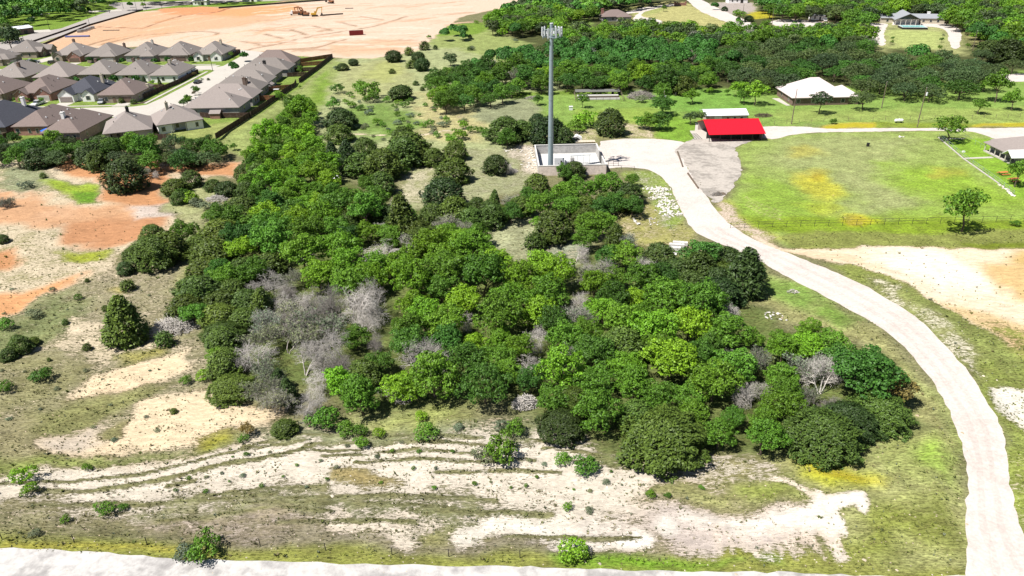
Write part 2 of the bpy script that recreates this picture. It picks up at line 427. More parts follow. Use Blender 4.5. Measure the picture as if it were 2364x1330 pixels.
# ranch yards on the top right
area([(1470, 12), (1560, 2), (1600, 12), (1700, 60), (1660, 70), (1520, 62), (1455, 55)], soil=TAN, veg=(0.33, 0.31, 0.13), cover=0.97, soft=4)
area([(1440, 22), (1530, 10), (1545, 20), (1500, 35), (1450, 30)], veg=(0.26, 0.28, 0.10), cover=1, soft=3)
area([(2040, 72), (2070, 66), (2180, 70), (2190, 100), (2170, 115), (2050, 112)], soil=TAN, veg=(0.30, 0.34, 0.12), cover=1.0, soft=3)
area([(2010, 52), (2200, 52), (2225, 80), (2230, 130), (2170, 120), (2185, 75), (2050, 65), (2045, 120), (2000, 110)], soil=TAN, veg=(0.27, 0.28, 0.12), cover=0.8, soft=4)
area([(1295, 50), (1360, 42), (1370, 60), (1310, 68)], veg=LAWN, cover=1.05, soft=3)
area([(1730, 25), (1780, 28), (1790, 42), (1735, 44)], soil=GOLD, veg=(0.45, 0.40, 0.03), cover=0.5, soft=2)
area([(1640, 5), (1740, 5), (1750, 22), (1700, 40), (1660, 30)], soil=(0.42, 0.36, 0.33), veg=MEADOW, cover=0.3, soft=3)
area([(1800, 44), (1900, 45), (1930, 60), (1880, 78), (1830, 74), (1770, 55)], soil=PALEPEACH, veg=DRY, cover=0.12, soft=2)
area([(2225, 70), (2300, 80), (2364, 130), (2330, 150), (2260, 110)], soil=TAN, veg=(0.25, 0.24, 0.10), cover=0.7, soft=4)
area([(2240, 175), (2364, 160), (2500, 160), (2500, 200), (2280, 200)], soil=CREAM, veg=LAWN, cover=0.8, soft=3)
# building site
area([(70, 112), (280, 33), (350, 25), (400, 22), (520, 20), (660, 8), (760, -4), (1220, -4), (1200, 10), (1060, 40), (985, 100), (960, 120), (860, 135), (770, 134), (690, 130), (560, 118), (500, 112), (330, 108), (230, 110), (120, 118)], soil=PALEPEACH, veg=TAN, cover=0.12, soft=1.5, specks=0)
area([(70, 112), (280, 33), (400, 22), (640, 12), (700, 30), (560, 60), (420, 75), (260, 100), (120, 118)], soil=PEACH, veg=TAN, cover=0.15, soft=9)
area([(430, 30), (520, 22), (680, 10), (700, 22), (560, 40)], soil=(0.66, 0.33, 0.16), cover=0.05, soft=7)
area([(360, 20), (480, 15), (525, 20), (480, 34), (380, 34)], soil=(0.60, 0.28, 0.14), cover=0.05, soft=4)
area([(760, 100), (900, 90), (970, 100), (930, 125), (790, 128)], soil=(0.62, 0.42, 0.27), veg=TAN, cover=0.3, soft=7, k=.8)
for ln in [[(225, 62), (330, 66), (372, 50), (420, 36), (500, 28), (530, 19)]]:
    band(ln, 2.2, soil=(0.22, 0.09, 0.05), cover=0, soft=1.0)
for ln in [[(320, 82), (400, 76), (460, 72), (505, 76), (500, 80)], [(560, 96), (600, 102)], [(610, 78), (655, 90)], [(670, 68), (712, 81)], [(723, 60), (770, 71)], [(778, 50), (825, 61)], [(826, 37), (884, 46)], [(752, 37), (780, 31)], [(560, 118), (620, 106), (720, 84), (860, 62), (940, 38)], [(600, 120), (740, 108), (800, 90)], [(200, 106), (260, 88)], [(230, 104), (330, 80)]]:
    band(ln, 2.4, soil=(0.27, 0.165, 0.095), cover=0, soft=1.0, k=.85)
random.seed(5)
for i in range(150):
    x_ = random.uniform(560, 1040); y_ = random.uniform(8, 122); L_ = random.uniform(25, 110); s_ = random.uniform(-.14, .02)
    if x_ + L_ > 1000 and y_ > 60: continue
    band([(x_, y_), (x_ + L_ * .5, y_ + s_ * L_ * .5 + random.uniform(-3, 3)), (x_ + L_, y_ + s_ * L_)], random.uniform(1.0, 4.5), soil=random.choice([(0.54, 0.33, 0.21), (0.42, 0.26, 0.16), (0.70, 0.60, 0.50), (0.58, 0.38, 0.26)]), cover=0.05, soft=1.3, k=.75)
for i in range(80):
    x_ = random.uniform(230, 640); y_ = random.uniform(28, 104); L_ = random.uniform(20, 90)
    band([(x_, y_), (x_ + L_ * .5, y_ - .1 * L_ + random.uniform(-3, 3)), (x_ + L_, y_ - .16 * L_)], random.uniform(.8, 3), soil=random.choice([(0.55, 0.30, 0.16), (0.70, 0.52, 0.36), (0.62, 0.36, 0.20)]), cover=0.05, soft=1.3, k=.7)
area([(765, 105), (790, 105), (800, 130), (770, 130)], soil=(0.55, 0.36, 0.22), soft=3, k=.6)
# suburb lawns
area([(-300, 112), (120, 118), (500, 112), (690, 130), (768, 136), (690, 205), (505, 325), (350, 320), (-300, 330)], soil=(0.30, 0.20, 0.12), veg=(0.15, 0.215, 0.045), cover=1.0, soft=0.8, specks=0)
area([(470, 290), (600, 270), (560, 300), (505, 322), (380, 318), (380, 305)], veg=(0.22, 0.25, 0.08), cover=1.0, soft=2)
spot(420, 228, 26, 5, soil=(0.10, 0.06, 0.05), veg=(0.10, 0.06, 0.05), cover=0, soft=.5, k=0)
# left clearing
area([(-200, 370), (40, 362), (250, 365), (400, 370), (552, 372), (556, 408), (500, 402), (430, 430), (440, 470), (520, 490), (450, 545), (300, 580), (240, 640), (100, 720), (-200, 780)], soil=CREAM, veg=(0.26, 0.24, 0.12), cover=0.42, soft=2.5, specks=.3)
area([(70, 372), (250, 366), (400, 370), (552, 372), (556, 406), (510, 400), (400, 395), (385, 440), (392, 480), (330, 500), (250, 460), (230, 430), (150, 410), (95, 385)], soil=ORANGE, veg=BROWN, cover=0.18, soft=2.0, specks=0)
area([(-100, 445), (20, 440), (130, 470), (230, 480), (320, 470), (300, 505), (390, 495), (380, 530), (280, 560), (240, 575), (180, 565), (110, 530), (60, 520), (-100, 520)], soil=(0.55, 0.32, 0.18), veg=BROWN, cover=0.18, soft=3)
area([(110, 525), (240, 505), (330, 500), (385, 500), (300, 545), (235, 572), (170, 562)], soil=RUST, veg=BROWN, cover=0.1, soft=3, k=.5)
area([(80, 492), (200, 470), (150, 500), (90, 515)], soil=PEACH, soft=3, k=.5)
area([(-100, 570), (30, 575), (55, 600), (20, 625), (-100, 640)], soil=ORANGE, veg=MOSS, cover=0.25, soft=2)
area([(-100, 690), (60, 672), (150, 648), (200, 636), (160, 665), (60, 715), (-100, 770)], soil=(0.62, 0.32, 0.15), veg=OLIVE, cover=0.15, soft=2)
area([(0, 380), (70, 385), (120, 410), (100, 450), (0, 445)], soil=CREAM, veg=SAGE, cover=0.72, soft=3, specks=.5)
area([(95, 418), (150, 420), (225, 435), (232, 460), (190, 468), (130, 445)], veg=(0.20, 0.27, 0.03), cover=1.05, soft=1.5)
area([(160, 445), (230, 445), (228, 468), (180, 468)], veg=(0.10, 0.20, 0.02), cover=1.1, soft=1.0)
area([(120, 390), (180, 420), (200, 425), (190, 432), (140, 420), (100, 400)], soil=CREAM, veg=GREY, cover=0.35, soft=1.5)
area([(300, 475), (400, 465), (440, 480), (420, 495), (300, 505)], soil=(0.58, 0.50, 0.44), veg=GREY, cover=0.35, soft=1.5, k=.9)
area([(150, 585), (240, 578), (245, 600), (170, 605)], veg=(0.24, 0.27, 0.03), cover=0.8, soft=2)
area([(380, 430), (500, 410), (540, 450), (520, 490), (430, 500), (380, 480)], soil=TAN, veg=(0.24, 0.25, 0.12), cover=0.85, soft=2)
area([(430, 500), (540, 465), (560, 520), (420, 580), (300, 600), (280, 590), (400, 545)], soil=TAN, veg=(0.23, 0.23, 0.12), cover=0.92, soft=2)
# left slope
area([(-100, 790), (60, 715), (160, 665), (260, 620), (330, 600), (440, 580), (480, 640), (470, 760), (520, 850), (480, 890), (540, 960), (500, 980), (700, 1000), (720, 1060), (-100, 1150)], soil=CREAM, veg=(0.215, 0.195, 0.12), cover=0.62, soft=2, specks=.8)
area([(-100, 790), (70, 715), (150, 680), (190, 690), (160, 760), (-100, 860)], veg=(0.15, 0.17, 0.075), cover=0.8, soft=3)
area([(140, 745), (240, 735), (230, 765), (160, 770)], soil=CREAM, cover=0.2, soft=2)
area([(100, 770), (300, 760), (400, 790), (300, 830), (120, 800)], soil=CREAM, veg=OLIVE, cover=0.42, soft=3, specks=1.2)
area([(0, 810), (110, 820), (250, 850), (220, 880), (130, 930), (0, 960)], veg=(0.19, 0.18, 0.09), cover=0.75, soft=3)
area([(230, 870), (340, 832), (410, 812), (420, 845), (380, 880), (260, 910), (160, 925)], soil=(0.68, 0.54, 0.36), veg=BROWN, cover=0.10, soft=1.5, specks=1)
area([(270, 820), (370, 800), (370, 815), (290, 845)], veg=(0.24, 0.22, 0.07), cover=0.9, soft=1.5)
area([(60, 960), (280, 900), (400, 890), (320, 930), (230, 990), (80, 1010)], soil=TAN, veg=(0.17, 0.17, 0.07), cover=0.88, soft=2)
area([(320, 935), (480, 905), (540, 950), (640, 955), (600, 985), (440, 1020), (260, 1060), (100, 1060), (90, 1010), (250, 1010), (300, 990)], soil=(0.68, 0.55, 0.37), veg=BROWN, cover=0.10, soft=1.5, specks=.9)
area([(90, 1005), (240, 985), (235, 1035), (120, 1050)], soil=(0.52, 0.44, 0.35), cover=0.15, soft=2)
area([(230, 1010), (290, 985), (290, 1025), (240, 1030)], veg=(0.19, 0.18, 0.08), cover=0.95, soft=1)
area([(-100, 960), (80, 970), (95, 1060), (-100, 1090)], veg=(0.20, 0.18, 0.10), cover=0.85, soft=3)
area([(440, 1010), (530, 1000), (560, 1020), (460, 1060)], veg=(0.20, 0.19, 0.03), cover=0.9, soft=1.5)
area([(-100, 1055), (300, 1060), (460, 1040), (560, 1025), (500, 1055), (300, 1090), (-100, 1120)], soil=TAN, veg=(0.16, 0.185, 0.055), cover=0.85, soft=2)
area([(420, 600), (470, 580), (500, 640), (470, 700), (400, 690)], veg=(0.26, 0.25, 0.12), cover=0.85, soft=2)
spot(265, 668, 18, 5, soil=GOLD, veg=(0.35, 0.30, 0.06), cover=.5, soft=1, k=.6)
# front slope
area([(-100, 1115), (300, 1085), (560, 1030), (740, 1000), (1000, 1000), (1240, 990), (1420, 1010), (1540, 1080), (1750, 1050), (1850, 1080), (1880, 1130), (1820, 1180), (1640, 1200), (1300, 1190), (900, 1185), (400, 1180), (-100, 1190)], soil=LIME, veg=(0.19, 0.175, 0.10), cover=0.17, soft=2, specks=.9)
area([(560, 1020), (700, 990), (800, 985), (1000, 990), (1240, 985), (1230, 1020), (1000, 1010), (800, 1010), (640, 1030)], veg=(0.20, 0.22, 0.13), cover=0.62, soft=2, specks=.6)
area([(800, 950), (1040, 900), (1060, 960), (1000, 985), (760, 975)], soil=CREAM, veg=(0.23, 0.24, 0.10), cover=0.92, soft=2)
area([(930, 955), (1060, 935), (1070, 975), (960, 985)], veg=(0.24, 0.275, 0.075), cover=1, soft=3, k=.7)
area([(-100, 1170), (300, 1165), (420, 1130), (640, 1120), (1000, 1125), (1200, 1160), (1300, 1160), (1350, 1200), (900, 1205), (560, 1195), (300, 1230), (-100, 1245)], soil=(0.56, 0.49, 0.40), veg=(0.20, 0.18, 0.11), cover=0.52, soft=3, specks=1)
area([(300, 1175), (500, 1150), (900, 1150), (1250, 1165), (1250, 1200), (800, 1200), (400, 1205)], veg=(0.17, 0.185, 0.095), cover=0.62, soft=3, k=.8, specks=1.1)
area([(780, 1080), (880, 1080), (930, 1105), (850, 1115), (780, 1105)], veg=(0.24, 0.19, 0.085), cover=0.95, soft=1.5)
area([(440, 1185), (700, 1185), (740, 1210), (700, 1250), (520, 1255), (400, 1240), (330, 1220)], soil=(0.44, 0.37, 0.31), veg=(0.23, 0.19, 0.14), cover=0.6, soft=3)
area([(600, 1240), (1400, 1240), (1400, 1270), (900, 1272), (500, 1262)], soil=(0.42, 0.36, 0.31), veg=(0.19, 0.165, 0.12), cover=0.75, soft=2)
area([(720, 1205), (960, 1200), (950, 1235), (760, 1240)], soil=LIME, cover=0.12, soft=2.5)
area([(1040, 1195), (1300, 1185), (1450, 1215), (1480, 1255), (1380, 1260), (1180, 1240), (1040, 1235)], soil=(0.72, 0.67, 0.58), cover=0.06, soft=2, specks=.3)
area([(955, 1215), (1010, 1210), (1020, 1245), (960, 1248)], veg=(0.22, 0.21, 0.09), cover=0.85, soft=1.5)
area([(1450, 1150), (1600, 1110), (1850, 1110), (1880, 1140), (1750, 1175), (1620, 1178), (1480, 1170)], soil=TAN, veg=(0.21, 0.21, 0.085), cover=0.86, soft=2.5, specks=.4)
area([(1680, 1110), (1830, 1105), (1850, 1140), (1720, 1160)], veg=(0.17, 0.20, 0.045), cover=0.95, soft=2)
area([(1560, 1065), (1750, 1045), (1840, 1090), (1700, 1115), (1560, 1100)], soil=(0.60, 0.53, 0.44), veg=(0.24, 0.22, 0.11), cover=0.5, soft=2)
area([(1720, 1050), (1840, 1060), (2000, 1095), (2150, 1000), (2200, 900), (2240, 960), (2230, 1180), (2240, 1300), (2000, 1330), (1850, 1200), (1900, 1140), (1830, 1100)], soil=(0.48, 0.40, 0.28), veg=(0.26, 0.265, 0.11), cover=0.92, soft=2)
area([(1840, 1060), (1900, 1090), (2030, 1110), (2010, 1140), (1900, 1135), (1850, 1100)], soil=GOLD, veg=(0.33, 0.34, 0.04), cover=0.78, soft=1.5)
band([(1850, 1060), (1880, 1090), (1960, 1112), (2030, 1125)], 1.3, soil=GOLD, veg=(0.42, 0.36, 0.02), cover=0.4, soft=1, k=.8)
area([(2000, 1000), (2100, 960), (2200, 1000), (2220, 1100), (2120, 1150), (2050, 1120)], veg=(0.24, 0.265, 0.09), cover=0.96, soft=4)
area([(2140, 985), (2190, 975), (2225, 1060), (2190, 1110)], veg=(0.17, 0.27, 0.03), cover=1.0, soft=3)
area([(2020, 1180), (2160, 1150), (2190, 1220), (2120, 1280), (1980, 1300), (1900, 1280)], veg=(0.17, 0.19, 0.045), cover=0.80, soft=2, specks=.5)
area([(1560, 1265), (1700, 1240), (1850, 1260), (2000, 1300), (1900, 1325), (1500, 1320)], soil=(0.60, 0.53, 0.42), veg=(0.19, 0.20, 0.045), cover=0.68, soft=2, specks=.8)
area([(1480, 1175), (1700, 1170), (1850, 1165), (1860, 1200), (1760, 1250), (1500, 1250), (1350, 1210)], soil=(0.56, 0.48, 0.42), veg=(0.24, 0.20, 0.14), cover=0.42, soft=3, specks=.3)
area([(1560, 1215), (1600, 1205), (1860, 1210), (1860, 1250), (1560, 1262)], soil=(0.55, 0.47, 0.42), cover=0.22, soft=3)
# bare wash with its fingers
area([(1870, 1130), (1885, 1150), (1990, 1150), (2010, 1185), (2000, 1200), (1970, 1175), (1925, 1180), (1945, 1240), (1925, 1225), (1895, 1195), (1870, 1230), (1830, 1210), (1760, 1205), (1860, 1170)], soil=(0.74, 0.69, 0.61), cover=0.03, soft=.7, specks=.3)
area([(1780, 1190), (1900, 1170), (1920, 1200), (1840, 1220), (1700, 1215)], soil=(0.72, 0.67, 0.59), cover=0.06, soft=1.6)
band([(1895, 1200), (1925, 1260), (1950, 1295)], 1.3, soil=(0.70, 0.62, 0.53), cover=0.1, soft=.6)
band([(1865, 1145), (1830, 1120), (1780, 1105)], 0.7, soil=(0.68, 0.60, 0.48), cover=0.2, soft=.5)
band([(1575, 1190), (1700, 1200), (1790, 1200)], 1.2, soil=(0.70, 0.64, 0.56), cover=0.1, soft=1)
spot(1540, 1212, 25, 14, soil=(0.74, 0.70, 0.62), cover=0.05, soft=1)
spot(1688, 1216, 16, 14, soil=(0.74, 0.70, 0.62), cover=0.05, soft=1)
spot(1460, 1245, 45, 16, soil=(0.76, 0.72, 0.65), cover=0.03, soft=1)
spot(1770, 1305, 38, 22, soil=(0.72, 0.68, 0.60), veg=GRASS, cover=0.35, soft=1, specks=1.2)
for i in range(12):
    x_ = 1650 + i * 22 + random.uniform(-8, 8)
    band([(x_, 1205 + random.uniform(-5, 15)), (x_ + 8 + i * 2.5, 1240), (x_ + 20 + i * 5, 1275 + random.uniform(-10, 20))], 0.5, soil=(0.66, 0.56, 0.46), cover=0.15, soft=.4, k=.7)
# verge and the pale road at the bottom
area([(-200, 1235), (200, 1250), (500, 1262), (900, 1272), (1300, 1280), (1700, 1300), (2100, 1310), (2300, 1300), (2300, 1345), (-200, 1345)], soil=(0.55, 0.48, 0.38), veg=(0.175, 0.185, 0.045), cover=0.85, soft=1, specks=.5)
area([(1280, 1275), (1560, 1288), (1700, 1300), (1500, 1320), (1280, 1300)], veg=(0.12, 0.22, 0.02), cover=0.85, soft=1)
band([(0, 1262), (150, 1262), (300, 1268), (420, 1270)], .9, soil=GOLD, veg=(0.30, 0.26, 0.04), cover=.7, soft=.5, k=.5)
# ledges of broken limestone with grass growing along them
LEDGES = [[(640, 1206), (800, 1200), (960, 1202)], [(1160, 1240), (1300, 1236), (1480, 1240)], [(940, 1180), (1100, 1176), (1280, 1186)], [(450, 1140), (600, 1128), (760, 1122)], [(1000, 1090), (1150, 1088), (1300, 1092)], [(1290, 1062), (1380, 1060), (1460, 1075)], [(640, 1150), (900, 1140), (1150, 1150)], [(560, 1160), (800, 1158), (1050, 1168)],
          [(0, 1128), (150, 1118), (300, 1098), (440, 1070), (560, 1040), (700, 1018)],
          [(60, 1142), (200, 1135), (330, 1112), (460, 1085), (560, 1062), (700, 1040), (840, 1038)],
          [(230, 1130), (400, 1100), (520, 1072), (620, 1055), (730, 1030)],
          [(740, 1052), (860, 1046), (960, 1040), (1080, 1052), (1150, 1055)],
          [(700, 1028), (820, 1020), (960, 1022), (1100, 1032), (1230, 1036)],
          [(820, 1066), (960, 1060), (1100, 1068), (1240, 1066)],
          [(560, 1032), (700, 1004), (820, 1002), (960, 1008), (1120, 1018)],
          [(1250, 1040), (1340, 1045), (1450, 1062)], [(1180, 1020), (1300, 1028), (1430, 1040)],
          [(380, 1118), (450, 1105)], [(60, 1175), (260, 1160), (420, 1150), (640, 1140)],
          [(360, 1195), (520, 1185), (640, 1170), (760, 1175)]]
for ln in LEDGES:
    band(ln, 0.6, veg=(0.12, 0.12, 0.055), cover=0.9, soft=0.35, specks=1)
# middle grounds: sage clearings round the tower
area([(900, 480), (930, 440), (940, 390), (1010, 350), (1110, 340), (1240, 340), (1240, 420), (1200, 440), (1060, 480), (960, 490)], soil=(0.60, 0.55, 0.38), veg=(0.23, 0.24, 0.13), cover=0.66, soft=2, specks=.6)
area([(930, 400), (1010, 380), (1010, 440), (960, 470), (920, 450)], soil=(0.60, 0.54, 0.38), veg=(0.24, 0.25, 0.12), cover=0.5, soft=2, specks=.5)
area([(1090, 560), (1110, 520), (1200, 490), (1290, 490), (1330, 560), (1280, 610), (1160, 590)], soil=CREAM, veg=(0.25, 0.26, 0.15), cover=0.75, soft=2, specks=.5)
area([(1230, 560), (1360, 560), (1370, 600), (1300, 615), (1240, 600)], soil=(0.64, 0.54, 0.38), veg=(0.22, 0.24, 0.17), cover=0.62, soft=2, specks=.5)
area([(1400, 480), (1480, 470), (1560, 490), (1610, 540), (1600, 570), (1520, 590), (1440, 540)], soil=(0.60, 0.50, 0.34), veg=(0.25, 0.24, 0.08), cover=0.6, soft=1.5, specks=.5)
area([(1440, 395), (1520, 395), (1560, 440), (1585, 500), (1560, 530), (1520, 520), (1500, 460), (1460, 420)], soil=(0.64, 0.58, 0.46), veg=(0.18, 0.24, 0.05), cover=0.62, soft=1.5, specks=.5)
area([(1180, 330), (1250, 330), (1250, 400), (1200, 400)], soil=(0.60, 0.52, 0.42), veg=OLIVE, cover=0.4, soft=2, specks=.5)
area([(1560, 345), (1600, 400), (1615, 430), (1600, 430), (1570, 390)], veg=(0.20, 0.25, 0.05), cover=0.85, soft=1)
area([(1650, 455), (1690, 470), (1720, 505), (1800, 550), (1760, 560), (1700, 530), (1650, 500)], soil=(0.62, 0.50, 0.40), veg=(0.27, 0.28, 0.07), cover=0.42, soft=1.5, specks=.4)
# grove floor
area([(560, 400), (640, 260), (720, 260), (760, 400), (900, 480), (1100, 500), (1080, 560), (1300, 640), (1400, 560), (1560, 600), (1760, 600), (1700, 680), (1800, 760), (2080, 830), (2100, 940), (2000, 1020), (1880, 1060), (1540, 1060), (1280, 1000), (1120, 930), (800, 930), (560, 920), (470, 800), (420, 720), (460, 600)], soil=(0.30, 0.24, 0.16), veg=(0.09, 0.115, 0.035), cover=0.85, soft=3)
# right of the grove, along the track
area([(1720, 680), (1770, 620), (1840, 660), (1960, 720), (2060, 785), (2130, 860), (2190, 960), (2220, 1060), (2100, 960), (2080, 830), (1980, 780), (1800, 740)], soil=(0.56, 0.46, 0.32), veg=(0.25, 0.245, 0.105), cover=0.93, soft=2)
area([(1770, 620), (1840, 660), (1900, 690), (1870, 715), (1800, 700), (1740, 660)], veg=(0.15, 0.23, 0.05), cover=1.0, soft=2)
area([(1900, 690), (1960, 720), (1990, 745), (1940, 750), (1880, 720)], veg=(0.13, 0.21, 0.04), cover=1.0, soft=2)
area([(2100, 830), (2150, 885), (2200, 980), (2180, 990), (2120, 900)], veg=(0.22, 0.245, 0.09), cover=0.95, soft=2)
# sand flat on the right
area([(1740, 548), (1800, 570), (1920, 575), (2050, 570), (2240, 573), (2500, 577), (2500, 900), (2364, 830), (2280, 770), (2180, 720), (2060, 660), (1940, 612), (1860, 590), (1780, 570)], soil=(0.72, 0.60, 0.44), veg=(0.24, 0.20, 0.08), cover=0.06, soft=1.2, specks=0)
area([(2050, 575), (2200, 590), (2290, 650), (2200, 670), (2080, 640), (2000, 610)], soil=(0.78, 0.71, 0.60), cover=0.02, soft=4)
area([(2290, 610), (2364, 590), (2500, 590), (2500, 700), (2340, 680), (2280, 650)], soil=(0.60, 0.42, 0.20), cover=0.03, soft=2.5)
area([(2330, 578), (2364, 580), (2500, 580), (2500, 606), (2350, 606)], soil=(0.52, 0.36, 0.13), cover=0.05, soft=1.5, k=.7)
area([(1800, 572), (1960, 590), (2040, 612), (2100, 640), (2030, 625), (1900, 600)], soil=(0.66, 0.49, 0.32), cover=0.03, soft=1.5, k=.8)
area([(2150, 690), (2260, 710), (2364, 740), (2500, 800), (2500, 900), (2364, 830), (2250, 760)], soil=(0.66, 0.49, 0.27), veg=(0.20, 0.21, 0.05), cover=0.32, soft=2, specks=1.2)
area([(2280, 740), (2364, 765), (2500, 820), (2500, 920), (2364, 850), (2300, 800)], soil=(0.60, 0.42, 0.24), veg=(0.22, 0.23, 0.06), cover=0.6, soft=2, specks=1)
# bank between track and sand
area([(1900, 612), (1990, 618), (2080, 655), (2180, 712), (2290, 780), (2364, 835), (2500, 930), (2500, 1400), (2364, 1250), (2345, 1180), (2325, 1100), (2325, 1010), (2300, 960), (2220, 840), (2130, 745), (2000, 665)], soil=(0.66, 0.59, 0.44), veg=(0.17, 0.20, 0.05), cover=0.86, soft=1.5, specks=.6)
area([(2000, 640), (2080, 665), (2160, 700), (2230, 760), (2290, 830), (2250, 860), (2190, 800), (2110, 720), (2020, 670)], soil=(0.72, 0.66, 0.50), veg=(0.20, 0.21, 0.085), cover=0.50, soft=1.5, specks=.9)
area([(2080, 655), (2180, 712), (2290, 780), (2364, 840), (2364, 875), (2280, 815), (2180, 740), (2080, 680)], veg=(0.16, 0.185, 0.055), cover=0.92, soft=1.2)
area([(2280, 880), (2364, 890), (2500, 940), (2500, 1040), (2364, 985), (2300, 930)], soil=(0.74, 0.70, 0.60), veg=(0.17, 0.19, 0.05), cover=0.30, soft=1.2, specks=.8)
area([(2335, 1040), (2364, 1050), (2500, 1080), (2500, 1300), (2364, 1240), (2345, 1150)], soil=(0.66, 0.57, 0.40), veg=(0.20, 0.24, 0.05), cover=0.62, soft=1.2, specks=.8)

# level ground (no relief) round everything that is built
FLAT = []
def keep_flat(pts, margin=4.0): FLAT.append(([G(*p) for p in pts], margin))
keep_flat([(-300, -60), (2600, -60), (2600, 200), (-300, 345)])
keep_flat([(1180, 200), (2600, 200), (2600, 620), (1780, 620), (1600, 560), (1180, 430)])
keep_flat([(-300, 1255), (2500, 1290), (2500, 1400), (-300, 1400)], 3)

def sdist(px, py, poly):
    """signed distance in metres, inside positive"""
    P_ = np.array(poly); Q = np.roll(P_, -1, axis=0)
    d2 = np.full(px.shape, 1e18); ins = np.zeros(px.shape, bool)
    for (ax, ay), (bx, by) in zip(P_, Q):
        ex, ey = bx - ax, by - ay; L = ex * ex + ey * ey + 1e-12
        t = np.clip(((px - ax) * ex + (py - ay) * ey) / L, 0, 1)
        dx = px - ax - t * ex; dy = py - ay - t * ey
        d2 = np.minimum(d2, dx * dx + dy * dy)
        c = (ay > py) != (by > py)
        if ay != by: ins ^= c & (px < (bx - ax) * (py - ay) / (by - ay) + ax)
    d = np.sqrt(d2)
    return np.where(ins, d, -d)
def mask(x, y, poly, soft, out=None):
    P_ = np.array(poly); m = soft + 1
    idx = np.nonzero((x > P_[:, 0].min() - m) & (x < P_[:, 0].max() + m) & (y > P_[:, 1].min() - m) & (y < P_[:, 1].max() + m))[0]
    if len(idx) == 0: return idx, None
    a = np.clip(0.5 + sdist(x[idx], y[idx], poly) / (2 * soft), 0, 1)
    return idx, a * a * (3 - 2 * a)

TRACK = []   # filled below: outline of the gravel track, used to keep the relief off it
TRK_L = [(1380, 392), (1430, 387), (1475, 388), (1508, 394), (1545, 425), (1562, 460), (1580, 505), (1612, 545), (1665, 564), (1712, 584), (1760, 605), (1800, 632), (1850, 657), (1905, 684), (1960, 714), (2020, 747), (2070, 784), (2112, 830), (2150, 882), (2187, 942), (2212, 1000), (2230, 1060), (2234, 1130), (2222, 1200), (2238, 1265), (2236, 1320), (2236, 1372)]
TRK_R = [(2480, 1372), (2400, 1290), (2364, 1228), (2347, 1180), (2327, 1110), (2319, 1050), (2323, 1010), (2300, 958), (2262, 900), (2222, 842), (2162, 772), (2132, 745), (2082, 708), (2012, 668), (1952, 640), (1900, 617), (1840, 592), (1785, 572), (1720, 543), (1682, 517), (1655, 490), (1632, 455), (1612, 430), (1592, 396), (1580, 366), (1584, 345), (1590, 330), (1545, 322), (1450, 319), (1385, 326)]
TRACK = [G(*p) for p in TRK_L + TRK_R]

def height(x, y):
    x = np.asarray(x, float).ravel(); y = np.asarray(y, float).ravel()
    k = np.ones(x.shape)
    for poly, mg in FLAT + [(TRACK, 3.0)]:
        P_ = np.array(poly)
        idx = np.nonzero((x > P_[:, 0].min() - mg) & (x < P_[:, 0].max() + mg) & (y > P_[:, 1].min() - mg) & (y < P_[:, 1].max() + mg))[0]
        if len(idx):
            s = sdist(x[idx], y[idx], poly)
            k[idx] *= np.clip(-s / mg, 0, 1)
    k *= np.clip((430 - y) / 60, 0, 1)
    h = (fbm(x / 22, y / 22, 3, 3) - 0.5) * 2.2 + (fbm(x / 3.1, y / 3.1, 9, 3) - 0.5) * 0.35
    h = h * k
    for ln in LEDGES:
        for a, b in zip(ln[:-1], ln[1:]):
            (ax, ay), (bx, by) = G(*a), G(*b)
            lo, hi = min(ax, bx) - 2, max(ax, bx) + 2
            idx = np.nonzero((x > lo) & (x < hi) & (np.abs(y - (ay + by) / 2) < 5))[0]
            if len(idx) == 0: continue
            ex, ey = bx - ax, by - ay; L = ex * ex + ey * ey
            t = np.clip(((x[idx] - ax) * ex + (y[idx] - ay) * ey) / L, 0, 1)
            d = np.hypot(x[idx] - ax - t * ex, y[idx] - ay - t * ey)
            h[idx] = np.maximum(h[idx], h[idx] * (d > .7) + (h[idx] + 0.16) * (d <= .7) * np.clip(1 - d / .7, 0, 1) + h[idx] * (d <= .7) * np.clip(d / .7, 0, 1))
    return h
def hz(x, y): return float(height([x], [y])[0])

def survey(x, y):
    n = len(x)
    soil = np.tile(np.array(TAN), (n, 1)); veg = np.tile(np.array(OLIVE), (n, 1)); cov = np.full(n, 0.75); spk = np.full(n, 0.3)
    w1 = (fbm(x / 6, y / 6, 21, 4) - 0.5) * 2; w2 = (fbm(x / 6 + 40, y / 6, 22, 4) - 0.5) * 2
    for poly, s_, v_, c_, soft, sp, k, warp in LAYERS:
        amp = min(soft * 1.6, 6) * warp
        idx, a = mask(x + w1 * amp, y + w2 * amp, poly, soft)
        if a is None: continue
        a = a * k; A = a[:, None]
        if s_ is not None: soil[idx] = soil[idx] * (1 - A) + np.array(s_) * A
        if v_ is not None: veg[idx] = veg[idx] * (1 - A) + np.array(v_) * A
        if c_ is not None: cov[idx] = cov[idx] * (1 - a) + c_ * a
        if sp is not None: spk[idx] = spk[idx] * (1 - a) + sp * a
    return soil, veg, cov, spk

